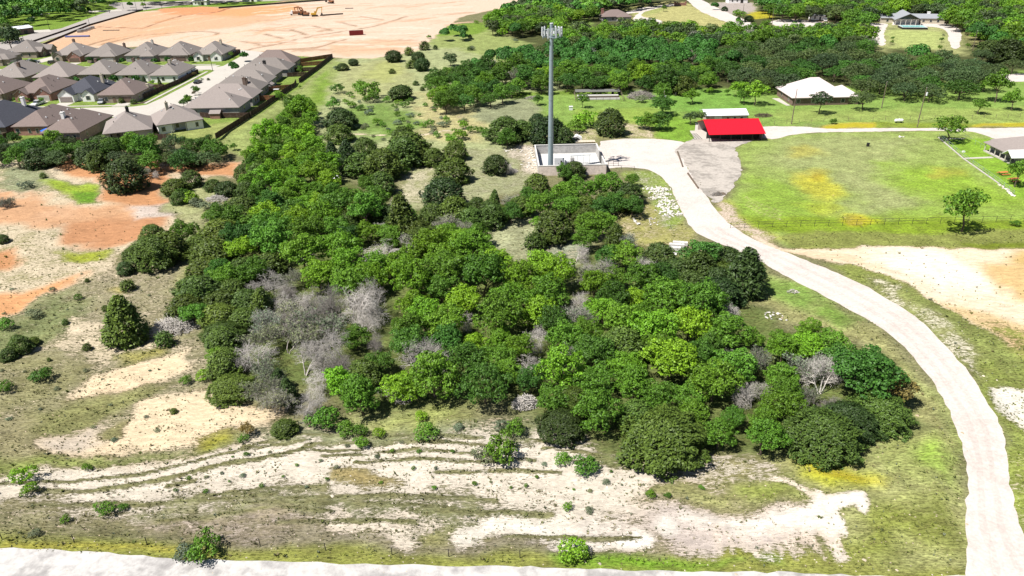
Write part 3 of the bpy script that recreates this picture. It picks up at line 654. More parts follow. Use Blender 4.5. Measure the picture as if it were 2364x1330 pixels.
def make_ground():
    rows = [24.0]
    while rows[-1] < 800: rows.append(rows[-1] * 1.0062 + 0.02)
    ys = np.array(rows); nc = 560
    u = np.linspace(-1, 1, nc)
    X = (ys[:, None] * 0.80 + 34) * u[None, :]; Y = np.repeat(ys[:, None], nc, 1)
    x = X.ravel(); y = Y.ravel()
    z = height(x, y)
    soil, veg, cov, spk = survey(x, y)
    V = np.stack([x, y, z], 1)
    nr = len(ys)
    i = np.arange(nr - 1)[:, None] * nc + np.arange(nc - 1)[None, :]
    F = np.stack([i, i + 1, i + nc + 1, i + nc], -1).reshape(-1, 4)
    # skirt out to the horizon
    b = []
    x0, x1 = x.reshape(nr, nc)[:, 0], x.reshape(nr, nc)[:, -1]
    ring = [k * nc for k in range(nr)] + [(nr - 1) * nc + c for c in range(1, nc)] + [k * nc + nc - 1 for k in range(nr - 2, -1, -1)] + [c for c in range(nc - 2, 0, -1)]
    ring = np.array(ring)
    c0 = np.array([0.0, 300.0]); dv = V[ring][:, :2] - c0; dn = dv / np.linalg.norm(dv, axis=1)[:, None]
    far = np.concatenate([c0 + dn * 9000, np.zeros((len(ring), 1))], 1)
    k0 = len(V); V = np.concatenate([V, far])
    m = len(ring); j = np.arange(m)
    F2 = np.stack([ring[j], ring[(j + 1) % m], k0 + (j + 1) % m, k0 + j], 1)
    F = np.concatenate([F, F2])
    soil = np.concatenate([soil, np.tile(TAN, (m, 1))]); veg = np.concatenate([veg, np.tile(FOREST, (m, 1))])
    cov = np.concatenate([cov, np.full(m, .9)]); spk = np.concatenate([spk, np.full(m, .2)])
    me = np_mesh('ground', V, F, M['ground'], {'soil': soil, 'veg': veg}, True, {'cover': cov, 'specks': spk})
    return prop(link('ground', me), kind='structure')
make_ground()

# ---------------------------------------------------------------- sheets laid on the ground: track, yards, streets
def sheet(name, world_pts, mat, z=0.03, jit=0.0, seed=0, step=1.2, kind='structure', label=None, cat=None):
    pts = []
    n = len(world_pts)
    for i in range(n):
        a = Vector(world_pts[i]); b = Vector(world_pts[(i + 1) % n])
        k = max(1, int((b - a).length / step)) if jit else 1
        d = (b - a); nn = Vector((-d.y, d.x)).normalized() if d.length > 0 else Vector((0, 0))
        for j in range(k):
            p = a + d * (j / k)
            if jit:
                f = float(vnoise([p.x / 1.3 + seed], [p.y / 1.3], 5)[0] - .5) * 2 * jit + float(vnoise([p.x / 6 + seed], [p.y / 6], 6)[0] - .5) * 2 * jit
                p = p + nn * f
            pts.append(p)
    tri = geometry.tessellate_polygon([[Vector((p.x, p.y, 0)) for p in pts]])
    mb = MB(); mb.add([(p.x, p.y, z) for p in pts], [t for t in tri])
    me = mb.mesh(name, mat)
    if len(me.polygons) and me.polygons[0].normal.z < 0: me.flip_normals()
    o = link(name, me)
    return prop(o, label, cat, kind=kind)
def smooth_line(pts, it=2):
    for _ in range(it):
        q = [pts[0]]
        for a, b in zip(pts[:-1], pts[1:]):
            q.append((a[0] * .75 + b[0] * .25, a[1] * .75 + b[1] * .25)); q.append((a[0] * .25 + b[0] * .75, a[1] * .25 + b[1] * .75))
        q.append(pts[-1]); pts = q
    return pts
def GP(pts): return [G(*p) for p in pts]
sheet('gravel_track', smooth_line(GP(TRK_L)) + smooth_line(GP(TRK_R)), M['gravel'], 0.035, jit=0.25)
TL = smooth_line(GP(TRK_L)); TR_ = smooth_line(GP(TRK_R))[::-1]
import bisect
def mid_track(f):
    out = []
    n_ = 60
    for i in range(2, n_ - 1):
        a = TL[int(i * (len(TL) - 1) / n_)]; b = min(TR_, key=lambda q: (q[0] - a[0]) ** 2 + (q[1] - a[1]) ** 2)
        out.append((a[0] + (b[0] - a[0]) * f, a[1] + (b[1] - a[1]) * f))
    return out
for k_, f_ in enumerate((.30, .36, .60, .66)):
    ml = mid_track(f_)[14:]
    w_ = .22
    L_, R_ = [], []
    for i in range(len(ml)):
        p0 = Vector(ml[max(i - 1, 0)]); p1 = Vector(ml[min(i + 1, len(ml) - 1)]); d_ = (p1 - p0).normalized() if (p1 - p0).length else Vector((0, 1)); n2 = Vector((-d_.y, d_.x)) * w_
        L_.append(tuple(Vector(ml[i]) + n2)); R_.append(tuple(Vector(ml[i]) - n2))
    sheet('wheel_rut', L_ + R_[::-1], M['rut'], .047 + .004 * k_, jit=.12, seed=k_ * 7, step=.8)
sheet('barn_yard', smooth_line(GP([(1556, 350), (1572, 338), (1598, 322), (1640, 318), (1755, 324), (1765, 318), (1730, 326), (1690, 345), (1712, 372), (1712, 395), (1690, 430), (1672, 462), (1650, 470), (1632, 455), (1612, 430), (1590, 392), (1568, 362)])), M['grey_gravel'], 0.043, jit=0.6, seed=3)
sheet('barn_apron', GP([(1606, 283), (1625, 283), (1660, 322), (1604, 322), (1592, 302), (1604, 302)]), M['concrete'], 0.052)
sheet('ranch_drive', smooth_line(GP([(1756, 293), (1800, 292), (1868, 293), (1880, 297), (2000, 297), (2162, 295), (2240, 297), (2400, 294), (2400, 330), (2300, 324), (2255, 306), (2240, 303), (2164, 302), (2000, 304), (1890, 306), (1820, 312), (1790, 322), (1762, 318)]), 1), M['gravel'], 0.039, jit=0.4, seed=8)
sheet('bottom_road', [G(-260, 1262), G(0, 1268), G(140, 1272), G(330, 1283), G(420, 1292), G(620, 1298), G(900, 1302), G(1280, 1312), G(1600, 1320), G(2000, 1328), G(2240, 1330), G(2500, 1375), (75, 46), (-75, 46)], M['caliche'], 0.031, jit=0.25, seed=11)
# highway and lane at the top left
sheet('highway', GP([(-200, 190), (0, 152), (60, 108), (150, 80), (240, 48), (330, 24), (400, 14), (520, 6), (640, 2), (760, -8), (640, -6), (520, -2), (400, 3), (330, 4), (262, 6), (250, 12), (272, 20), (240, 30), (140, 66), (90, 74), (0, 98), (-200, 140)]), M['asphalt_pale'], 0.036)
sheet('side_lane', GP([(48, 72), (115, 68), (118, 73), (60, 77), (48, 77)]), M['concrete'], 0.044)
sheet('far_lane', GP([(205, 26), (280, 22), (282, 25), (206, 29)]), M['concrete'], 0.044)
# suburb streets (kerb height steps at the pavements)
sheet('lower_street', [(-300, 264), (-160, 264), (-146, 262), (-135, 260), (-128, 262), (-121, 268), (-120, 276), (-121, 290), (-135, 290), (-136, 279), (-140, 276.5), (-160, 276), (-300, 277)], M['concrete'], 0.034)
sheet('side_street', [(-135, 290), (-121, 290), (-120, 392), (-140, 404), (-141, 399), (-134, 388), (-134, 358), (-137, 354), (-137, 349), (-134, 346)], M['concrete'], 0.0342)
sheet('upper_street', [(-320, 348), (-137, 349), (-136, 360), (-320, 361)], M['concrete'], 0.034)
sheet('west_street', [(-240, 361), (-233, 361), (-226, 400), (-234, 402)], M['concrete'], 0.0344)
# top right drives
sheet('ranch_road', smooth_line(GP([(1578, -8), (1610, -6), (1640, 10), (1680, 30), (1725, 48), (1755, 66), (1730, 68), (1690, 56), (1630, 34), (1600, 14)])), M['gravel'], 0.037, jit=.5, seed=4)
sheet('circle_drive', smooth_line(GP([(1444, 28), (1480, 18), (1540, 10), (1568, 8), (1568, 12), (1528, 17), (1490, 26), (1475, 38), (1515, 44), (1532, 50), (1520, 58), (1480, 57), (1460, 52), (1462, 38), (1480, 28), (1450, 32)])), M['gravel'], 0.038, jit=.4, seed=5)
sheet('west_drive', smooth_line(GP([(2010, 54), (2055, 54), (2040, 66), (2046, 112), (2014, 96), (2006, 70)])), M['gravel'], 0.037, jit=.5, seed=6)
sheet('east_drive', smooth_line(GP([(2060, 50), (2150, 52), (2190, 55), (2218, 66), (2222, 90), (2212, 116), (2192, 108), (2186, 70), (2160, 62), (2060, 58)])), M['gravel'], 0.0375, jit=.5, seed=7)
sheet('trailer_yard', smooth_line(GP([(1770, 52), (1800, 44), (1850, 46), (1905, 52), (1925, 62), (1890, 76), (1830, 72), (1795, 62)])), M['gravel'], 0.038, jit=.8, seed=9)
sheet('house_yard_road', GP([(2290, 172), (2500, 168), (2500, 186), (2300, 190)]), M['gravel'], 0.037, jit=.5, seed=12)

# ---------------------------------------------------------------- trees: leaves are real faces spread through each crown
def leaf_faces(C, N, size, aspect, rng, along=None):
    n = len(C)
    N = N / (np.linalg.norm(N, axis=1)[:, None] + 1e-9)
    r = rng.normal(size=(n, 3)) if along is None else along + rng.normal(size=(n, 3)) * 0.25
    u = r - (r * N).sum(1)[:, None] * N; u /= (np.linalg.norm(u, axis=1)[:, None] + 1e-9)
    w = np.cross(N, u)
    s = size[:, None]
    a = C + u * s; b = C + w * s * aspect + N * s * .18; c = C - u * s * .9; d = C - w * s * aspect + N * s * .18
    V = np.stack([a, b, c, d], 1).reshape(-1, 3)
    F = np.arange(n * 4).reshape(-1, 4)
    lr = np.repeat(rng.random(n), 4)
    return V, F, lr
def unit(rng, n):
    v = rng.normal(size=(n, 3)); return v / np.linalg.norm(v, axis=1)[:, None]

def broad_crown(name, seed, R=5.0, zc=4.6, hz_=3.6, lobes=22, n=5200, leaf=0.25, flat=0.0, low=-0.55, lobe=(.26, .44)):
    rng = np.random.default_rng(seed)
    L = []
    k = 0
    while len(L) < lobes and k < 4000:
        k += 1
        d = unit(rng, 1)[0]
        if d[2] < low: continue
        q = rng.uniform(.40, .88) if rng.random() < .85 else rng.uniform(.1, .4)
        r = R * rng.uniform(*lobe) * (1.0 - .35 * q)
        c = np.array([d[0] * R * q, d[1] * R * q, zc + d[2] * hz_ * q * (1 - flat * (d[0] ** 2 + d[1] ** 2))])
        if any(np.linalg.norm(c - c2) < .45 * (r + r2) for c2, r2 in L): continue
        L.append((c, r))
    Cs, Ns, S = [], [], []
    tot = sum(r * r for c, r in L); per = 9
    for c, r in L:
        m = max(6, int(n / per * r * r / tot * 1.7))
        d = unit(rng, m); d = d[d[:, 2] > -0.6]; m = len(d)
        bumpy = 1 + rng.normal(size=m) * .13
        p = c + d * r * bumpy[:, None] * np.array([1, 1, .82])
        ok = np.ones(m, bool)
        for c2, r2 in L:
            if c2 is c: continue
            ok &= np.linalg.norm((p - c2) / np.array([1, 1, .82]), axis=1) > r2 * .84
        p = p[ok]; d = d[ok]; m = len(p)
        if m == 0: continue
        cr = leaf * rng.uniform(1.1, 2.1, m)              # a spray of leaves round each twig end
        e = unit(rng, m * per); e[:, 2] = np.abs(e[:, 2]) * .9 - .1
        P2 = np.repeat(p, per, 0) + e * np.repeat(cr, per)[:, None] * np.array([1, 1, .7])
        Cs.append(P2); Ns.append(e * .8 + np.repeat(d, per, 0) * .4 + np.array([0, 0, .18]) + rng.normal(size=e.shape) * .42)
        S.append(leaf * rng.uniform(.5, 1.05, m * per))
    C = np.concatenate(Cs); N_ = np.concatenate(Ns); s = np.concatenate(S)
    C[:, 2] = np.maximum(C[:, 2], .15)
    V, F, lr = leaf_faces(C, N_, s, .62, rng)
    me = np_mesh(name, V, F, M['green_leaf'], None, False, {'leafrand': lr})
    return me, L

def juniper_crown(name, seed, R=3.0, H=5.6, n=900, kind='dome', leaf=.26):
    rng = np.random.default_rng(seed)
    Cs, Ns, Al, S = [], [], [], []
    ph = rng.uniform(0, 6, 6)
    for i in range(n):
        t = rng.random() ** .8
        z = H * t * .96
        if kind == 'dome': f = math.sqrt(max(0, 1 - (t ** 1.9))) * (.80 + .25 * min(1, t * 3.5))
        elif kind == 'cone': f = (1 - t) ** .72 * (.78 + .3 * min(1, t * 4))
        else: f = math.sqrt(max(0, 1 - (2 * t - .95) ** 2 / 1.05))
        a = rng.uniform(0, 2 * math.pi)
        lump = 1 + .14 * math.sin(3 * a + ph[0]) * math.cos(4.1 * t * 3 + ph[1]) + .10 * math.sin(7 * a + ph[2] + 5 * t) + .09 * math.sin(11 * a + 13 * t + ph[3])
        r = R * f * lump * (1 if rng.random() < .8 else rng.uniform(.6, .95))
        p = np.array([math.cos(a) * r, math.sin(a) * r, z])
        out = np.array([math.cos(a), math.sin(a), .35 + 1.1 * t]); out /= np.linalg.norm(out)
        k = 6
        off = rng.normal(size=(k, 3)) * .16 + out * rng.uniform(-.1, .45, (k, 1))
        Cs.append(p + off); Ns.append(np.cross(out, unit(rng, k)) * .6 + out * .5 + np.array([0, 0, .35]))
        Al.append(np.tile(out, (k, 1)) + rng.normal(size=(k, 3)) * .35); S.append(leaf * rng.uniform(.6, 1.3, k))
    C = np.concatenate(Cs); C[:, 2] = np.maximum(C[:, 2], .05)
    V, F, lr = leaf_faces(C, np.concatenate(Ns), np.concatenate(S), .40, rng, np.concatenate(Al))
    return np_mesh(name, V, F, M['juniper_leaf'], None, False, {'leafrand': lr})

def trunk_mesh(name, L, seed, h=4.6, r=.22, base=(0, 0), mat=None):
    rng = random.Random(seed); mb = MB()
    top = Vector((rng.uniform(-.3, .3), rng.uniform(-.3, .3), h * .42))
    mid = Vector((base[0] + rng.uniform(-.15, .15), rng.uniform(-.15, .15), h * .2))
    mb.tube((base[0], base[1], -.25), mid, r * 1.35, r * 1.05, 7); mb.tube(mid, top, r * 1.05, r * .85, 7)
    for c, rr in L[:9]:
        c = Vector(c); m = top.lerp(c, .5) + Vector((rng.uniform(-.3, .3), rng.uniform(-.3, .3), rng.uniform(-.1, .4)))
        mb.tube(top, m, r * .55, r * .38, 5, cap=False); mb.tube(m, c, r * .38, r * .12, 5, cap=False)
    return mb.mesh(name, mat or M['bark'])

def dead_mesh(name, seed, H=6.0, spread=.75, levels=5, mat='dead_wood', droop=0.0, thick=.2):
    rng = random.Random(seed); V = []; F = []
    def seg(a, b, r0, r1):
        d = (b - a)
        if d.length < 1e-5: return
        d.normalize(); u = d.orthogonal().normalized(); w = d.cross(u); k = len(V)
        for p, r in ((a, r0), (b, r1)):
            for i in range(3):
                t = i * 2.0944
                V.append(p + (u * math.cos(t) + w * math.sin(t)) * r)
        for i in range(3): F.append((k + i, k + (i + 1) % 3, k + 3 + (i + 1) % 3, k + 3 + i))
    def grow(p, d, L, r, lv):
        n = 3 if lv > 1 else 2
        for i in range(n):
            q = p + d * (L / n)
            seg(p, q, r, r * .84); r *= .84; p = q
            d = (d + Vector((rng.gauss(0, .20), rng.gauss(0, .20), rng.gauss(.02, .12) - droop * (levels - lv) * .08))).normalized()
            if lv > 0 and (i > 0 or lv < levels - 1):
                for _ in range(2 if lv > 2 else 1 + (rng.random() < .6)):
                    s = Vector((rng.gauss(0, 1), rng.gauss(0, 1), rng.gauss(.1, .5)))
                    s = (s - d * s.dot(d)).normalized()
                    nd = (d * (1 - spread * .6) + s * spread).normalized()
                    grow(p, nd, L * rng.uniform(.5, .74), max(r * .62, .012), lv - 1)
        if lv > 0:
            grow(p, d, L * .6, r * .8, lv - 1)
    for i in range(rng.choice([2, 3, 3])):
        a = rng.uniform(0, 6.28)
        grow(Vector((math.cos(a) * .15, math.sin(a) * .15, -.2)), Vector((math.cos(a) * .45, math.sin(a) * .45, 1)).normalized(), H * .42, thick * rng.uniform(.7, 1), levels - 1)
    me = np_mesh(name, np.array([tuple(v) for v in V]), np.array(F), M[mat])
    return me, V

def twig_leaves(name, V, seed, n=1500, leaf=.16, mat='sage_leaf'):
    rng = np.random.default_rng(seed)
    A = np.array([tuple(v) for v in V]); A = A[A[:, 2] > 1.2]
    C = A[rng.integers(0, len(A), n)] + rng.normal(size=(n, 3)) * .22
    Vv, F, lr = leaf_faces(C, rng.normal(size=(n, 3)) + np.array([0, 0, .6]), leaf * rng.uniform(.6, 1.3, n), .6, rng)
    return np_mesh(name, Vv, F, M[mat], None, False, {'leafrand': lr})

# prototypes: (R of crown in metres, [(crown mesh, trunk mesh), ...])
PT = {}
def proto_broad(key, num, **kw):
    R = kw.get('R', 5.0); PT[key] = (R, [])
    for i in range(num):
        me, L = broad_crown('crown', 100 + hash_key(key) + i, **kw)
        PT[key][1].append((me, trunk_mesh('trunk', L, i, kw.get('zc', 4.6) + 1, .2 * R / 5)))
def hash_key(k): return sum(ord(c) * (i + 3) for i, c in enumerate(k)) % 900
proto_broad('broad', 7, R=5.0, zc=4.7, hz_=3.8, lobes=34, n=7800, leaf=.24, lobe=(.15, .40))
proto_broad('tall', 3, R=3.6, zc=5.0, hz_=4.2, lobes=18, n=4200, leaf=.24)
proto_broad('oak', 5, R=6.0, zc=4.4, hz_=3.0, lobes=40, n=7600, leaf=.25, flat=.25, low=-.35, lobe=(.20, .34))
proto_broad('yard', 3, R=2.6, zc=3.0, hz_=1.9, lobes=13, n=1900, leaf=.20)
proto_broad('bush', 4, R=1.6, zc=.9, hz_=1.0, lobes=11, n=1300, leaf=.15, low=-.3, lobe=(.34, .52))
proto_broad('far', 4, R=5.2, zc=4.6, hz_=3.6, lobes=18, n=2400, leaf=.42)
PT['bigjuniper'] = (5.5, [(juniper_crown('crown', 380 + i, 5.5, 6.6 + i, 2300, 'dome', .27), trunk_mesh('trunk', [], i, 6, .25)) for i in range(3)])
PT['juniper'] = (3.0, [(juniper_crown('crown', 300 + i, 3.0, 5.2 + .3 * i, 1050, 'dome'), trunk_mesh('trunk', [], i, 5, .17)) for i in range(4)])
PT['cone'] = (2.4, [(juniper_crown('crown', 320 + i, 2.4, 6.4, 900, 'cone'), trunk_mesh('trunk', [], i, 6, .15)) for i in range(3)])
PT['ball'] = (2.6, [(juniper_crown('crown', 340 + i, 2.6, 4.2, 950, 'ball'), trunk_mesh('trunk', [], i, 4, .14)) for i in range(2)])
PT['smalljuniper'] = (1.1, [(juniper_crown('crown', 360 + i, 1.1, 1.9, 170, 'dome', .22), trunk_mesh('trunk', [], i, 1.6, .07)) for i in range(3)])
PT['dead'] = (4.0, []); PT['brush'] = (4.0, [])
for i in range(4):
    me, V_ = dead_mesh('branches', 50 + i, 7.0, .75, 5, ['dead_wood', 'dead_wood', 'dead_dark', 'dead_wood'][i], droop=[.0, .9, .3, 1.4][i])
    PT['dead'][1].append((None, me))
for i in range(3):
    me, V_ = dead_mesh('branches', 70 + i, 6.2, .7, 5, 'dead_wood' if i else 'dead_dark', thick=.10)
    PT['brush'][1].append((twig_leaves('leaves', V_, i), me))

KIND = {  # species -> (prototype, crown colour, object name, category, describing words, vertical stretch)
    'T': ('broad', 'bright_leaf', 'broadleaf_tree', 'tree', 'bright green tree', 1.0),
    'G': ('broad', 'green_leaf', 'broadleaf_tree', 'tree', 'mid green tree', 1.0),
    'N': ('broad', 'deep_leaf', 'broadleaf_tree', 'tree', 'deep green tree', 1.0),
    'K': ('tall', 'green_leaf', 'broadleaf_tree', 'tree', 'slender green tree', 1.0),
    'Y': ('tall', 'lime_leaf', 'broadleaf_tree', 'tree', 'yellow green tree', .9),
    'O': ('oak', 'live_oak_leaf', 'live_oak', 'tree', 'grey green live oak', 1.0),
    'o': ('oak', 'deep_leaf', 'live_oak', 'tree', 'dark live oak', 1.0),
    'J': ('juniper', 'juniper_leaf', 'juniper_tree', 'tree', 'olive green juniper', .82),
    'D': ('juniper', 'dark_juniper_leaf', 'juniper_tree', 'tree', 'dark domed juniper', .8),
    'C': ('cone', 'juniper_leaf', 'juniper_tree', 'tree', 'pointed olive juniper', 1.0),
    'c': ('cone', 'dark_juniper_leaf', 'juniper_tree', 'tree', 'pointed dark juniper', 1.0),
    'R': ('ball', 'dark_juniper_leaf', 'juniper_tree', 'tree', 'ball shaped dark juniper', 1.0),
    'r': ('oak', 'deep_leaf', 'broadleaf_tree', 'tree', 'round dense tree', 1.25),
    'A': ('bigjuniper', 'juniper_leaf', 'juniper_tree', 'tree', 'olive juniper', .78),
    'a': ('bigjuniper', 'dark_juniper_leaf', 'juniper_tree', 'tree', 'dark green juniper', .78),
    'j': ('smalljuniper', 'juniper_leaf', 'juniper_bush', 'bush', 'olive juniper bush', 1.0),
    'B': ('bush', 'green_leaf', 'shrub', 'shrub', 'leafy green shrub', 1.0),
    'b': ('bush', 'bright_leaf', 'shrub', 'shrub', 'bright green shrub', 1.0),
    's': ('bush', 'sage_leaf', 'shrub', 'shrub', 'pale sage shrub', .8),
    'y': ('yard', 'green_leaf', 'yard_tree', 'tree', 'green yard tree', 1.0),
    'l': ('yard', 'bright_leaf', 'yard_tree', 'tree', 'light green tree', 1.0),
    'u': ('yard', 'rust_leaf', 'yard_tree', 'tree', 'yellowish brown tree', 1.0),
    'w': ('yard', 'live_oak_leaf', 'yard_tree', 'tree', 'greyish open crowned tree', 1.0),
    'X': ('dead', None, 'dead_tree', 'tree', 'bare grey dead tree', 1.0),
    'x': ('brush', 'sage_leaf', 'dead_tree', 'tree', 'half dead tree', 1.0),
    'F': ('far', 'green_leaf', 'woodland_tree', 'tree', 'green tree', 1.0),
    'f': ('far', 'live_oak_leaf', 'woodland_tree', 'tree', 'greyish green tree', 1.0),
    't': ('far', 'bright_leaf', 'woodland_tree', 'tree', 'fresh green tree', 1.0),
}
TREES = []   # (x, y, width m, species, zone)
def tree(cx, cy, w, sp, zone=None, zc=None):
    """a tree read at the middle of its crown: centre (cx, cy) and width w in the photograph"""
    wm = w * mpp(cy + 20)
    asp = {'juniper': .87, 'bigjuniper': .62, 'cone': 1.33, 'ball': .8, 'smalljuniper': .85, 'broad': .85, 'tall': 1.25, 'oak': .62, 'yard': .95, 'bush': .6, 'dead': .7, 'brush': .7, 'far': .8}[KIND[sp][0]]
    h = wm * asp * .5 if zc is None else zc
    x, y = G(cx, cy, h)
    TREES.append((x, y, wm, sp, zone or zone_of(cx, cy)))
ZONES = [('in the strip below the long fence', [(540, 200), (740, 190), (780, 380), (720, 440), (540, 460)]),
         ('on the bare slope at left', [(-50, 560), (330, 560), (330, 760), (470, 770), (470, 1000), (-50, 1000)]),
         ('on the pale stony ground in front', [(-50, 1000), (520, 965), (1040, 930), (1280, 1100), (1700, 1090), (1800, 1260), (-50, 1260)]),
         ('on the verge at the bottom edge', [(-50, 1225), (2400, 1225), (2400, 1400), (-50, 1400)]),
         ('around the orange clearing', [(-50, 300), (560, 300), (560, 560), (430, 600), (-50, 560)]),
         ("at the big grove's left edge", [(280, 480), (640, 480), (640, 640), (600, 1010), (380, 1010), (380, 700)]),
         ("in the grove's grey patch", [(560, 600), (880, 600), (880, 990), (560, 990)]),
         ('in the bright heart of the grove', [(640, 500), (1340, 500), (1340, 760), (640, 760)]),
         ('in the lower middle of the grove', [(740, 740), (1240, 740), (1240, 1020), (740, 1020)]),
         ("in the clump by the track's bend", [(1440, 540), (1790, 540), (1790, 700), (1440, 700)]),
         ("in the grove's right hand part", [(1240, 600), (1700, 690), (1640, 1100), (1240, 1100)]),
         ("at the grove's right end", [(1600, 660), (2140, 700), (2140, 1100), (1600, 1100)]),
         ('in front of the tower compound', [(1100, 360), (1500, 360), (1500, 560), (1100, 560)]),
         ('behind the tower compound', [(1080, 240), (1480, 240), (1480, 380), (1080, 380)]),
         ('left of the tower compound', [(740, 200), (1110, 200), (1110, 560), (740, 560)]),
         ('on the open meadow', [(680, 40), (1010, 40), (1010, 240), (680, 240)]),
         ('at left in the wood behind the tower', [(980, 20), (1270, 20), (1270, 260), (980, 260)]),
         ('in mid wood behind the tower', [(1260, 40), (1640, 40), (1640, 220), (1260, 220)]),
         ('near the red roofed shed', [(1400, 190), (1830, 190), (1830, 320), (1400, 320)]),
         ('behind the pale ranch house', [(1620, 60), (2060, 60), (2060, 260), (1620, 260)]),
         ('beside the pasture on the right', [(2000, 230), (2400, 230), (2400, 560), (2000, 560)]),
         ('right of the pale ranch house', [(2000, 100), (2400, 100), (2400, 260), (2000, 260)]),
         ('in the far wood at top', [(1100, -60), (2400, -60), (2400, 110), (1100, 110)]),
         ('by the highway in the top left', [(-60, -60), (500, -60), (500, 110), (-60, 110)])]
def inpoly(x, y, P_):
    c = False
    for i in range(len(P_)):
        (ax, ay), (bx, by) = P_[i], P_[i - 1]
        if (ay > y) != (by > y) and x < (bx - ax) * (y - ay) / (by - ay) + ax: c = not c
    return c
def zone_of(x, y):
    for nm, P_ in ZONES:
        if inpoly(x, y, P_): return nm
    return 'out in the open'
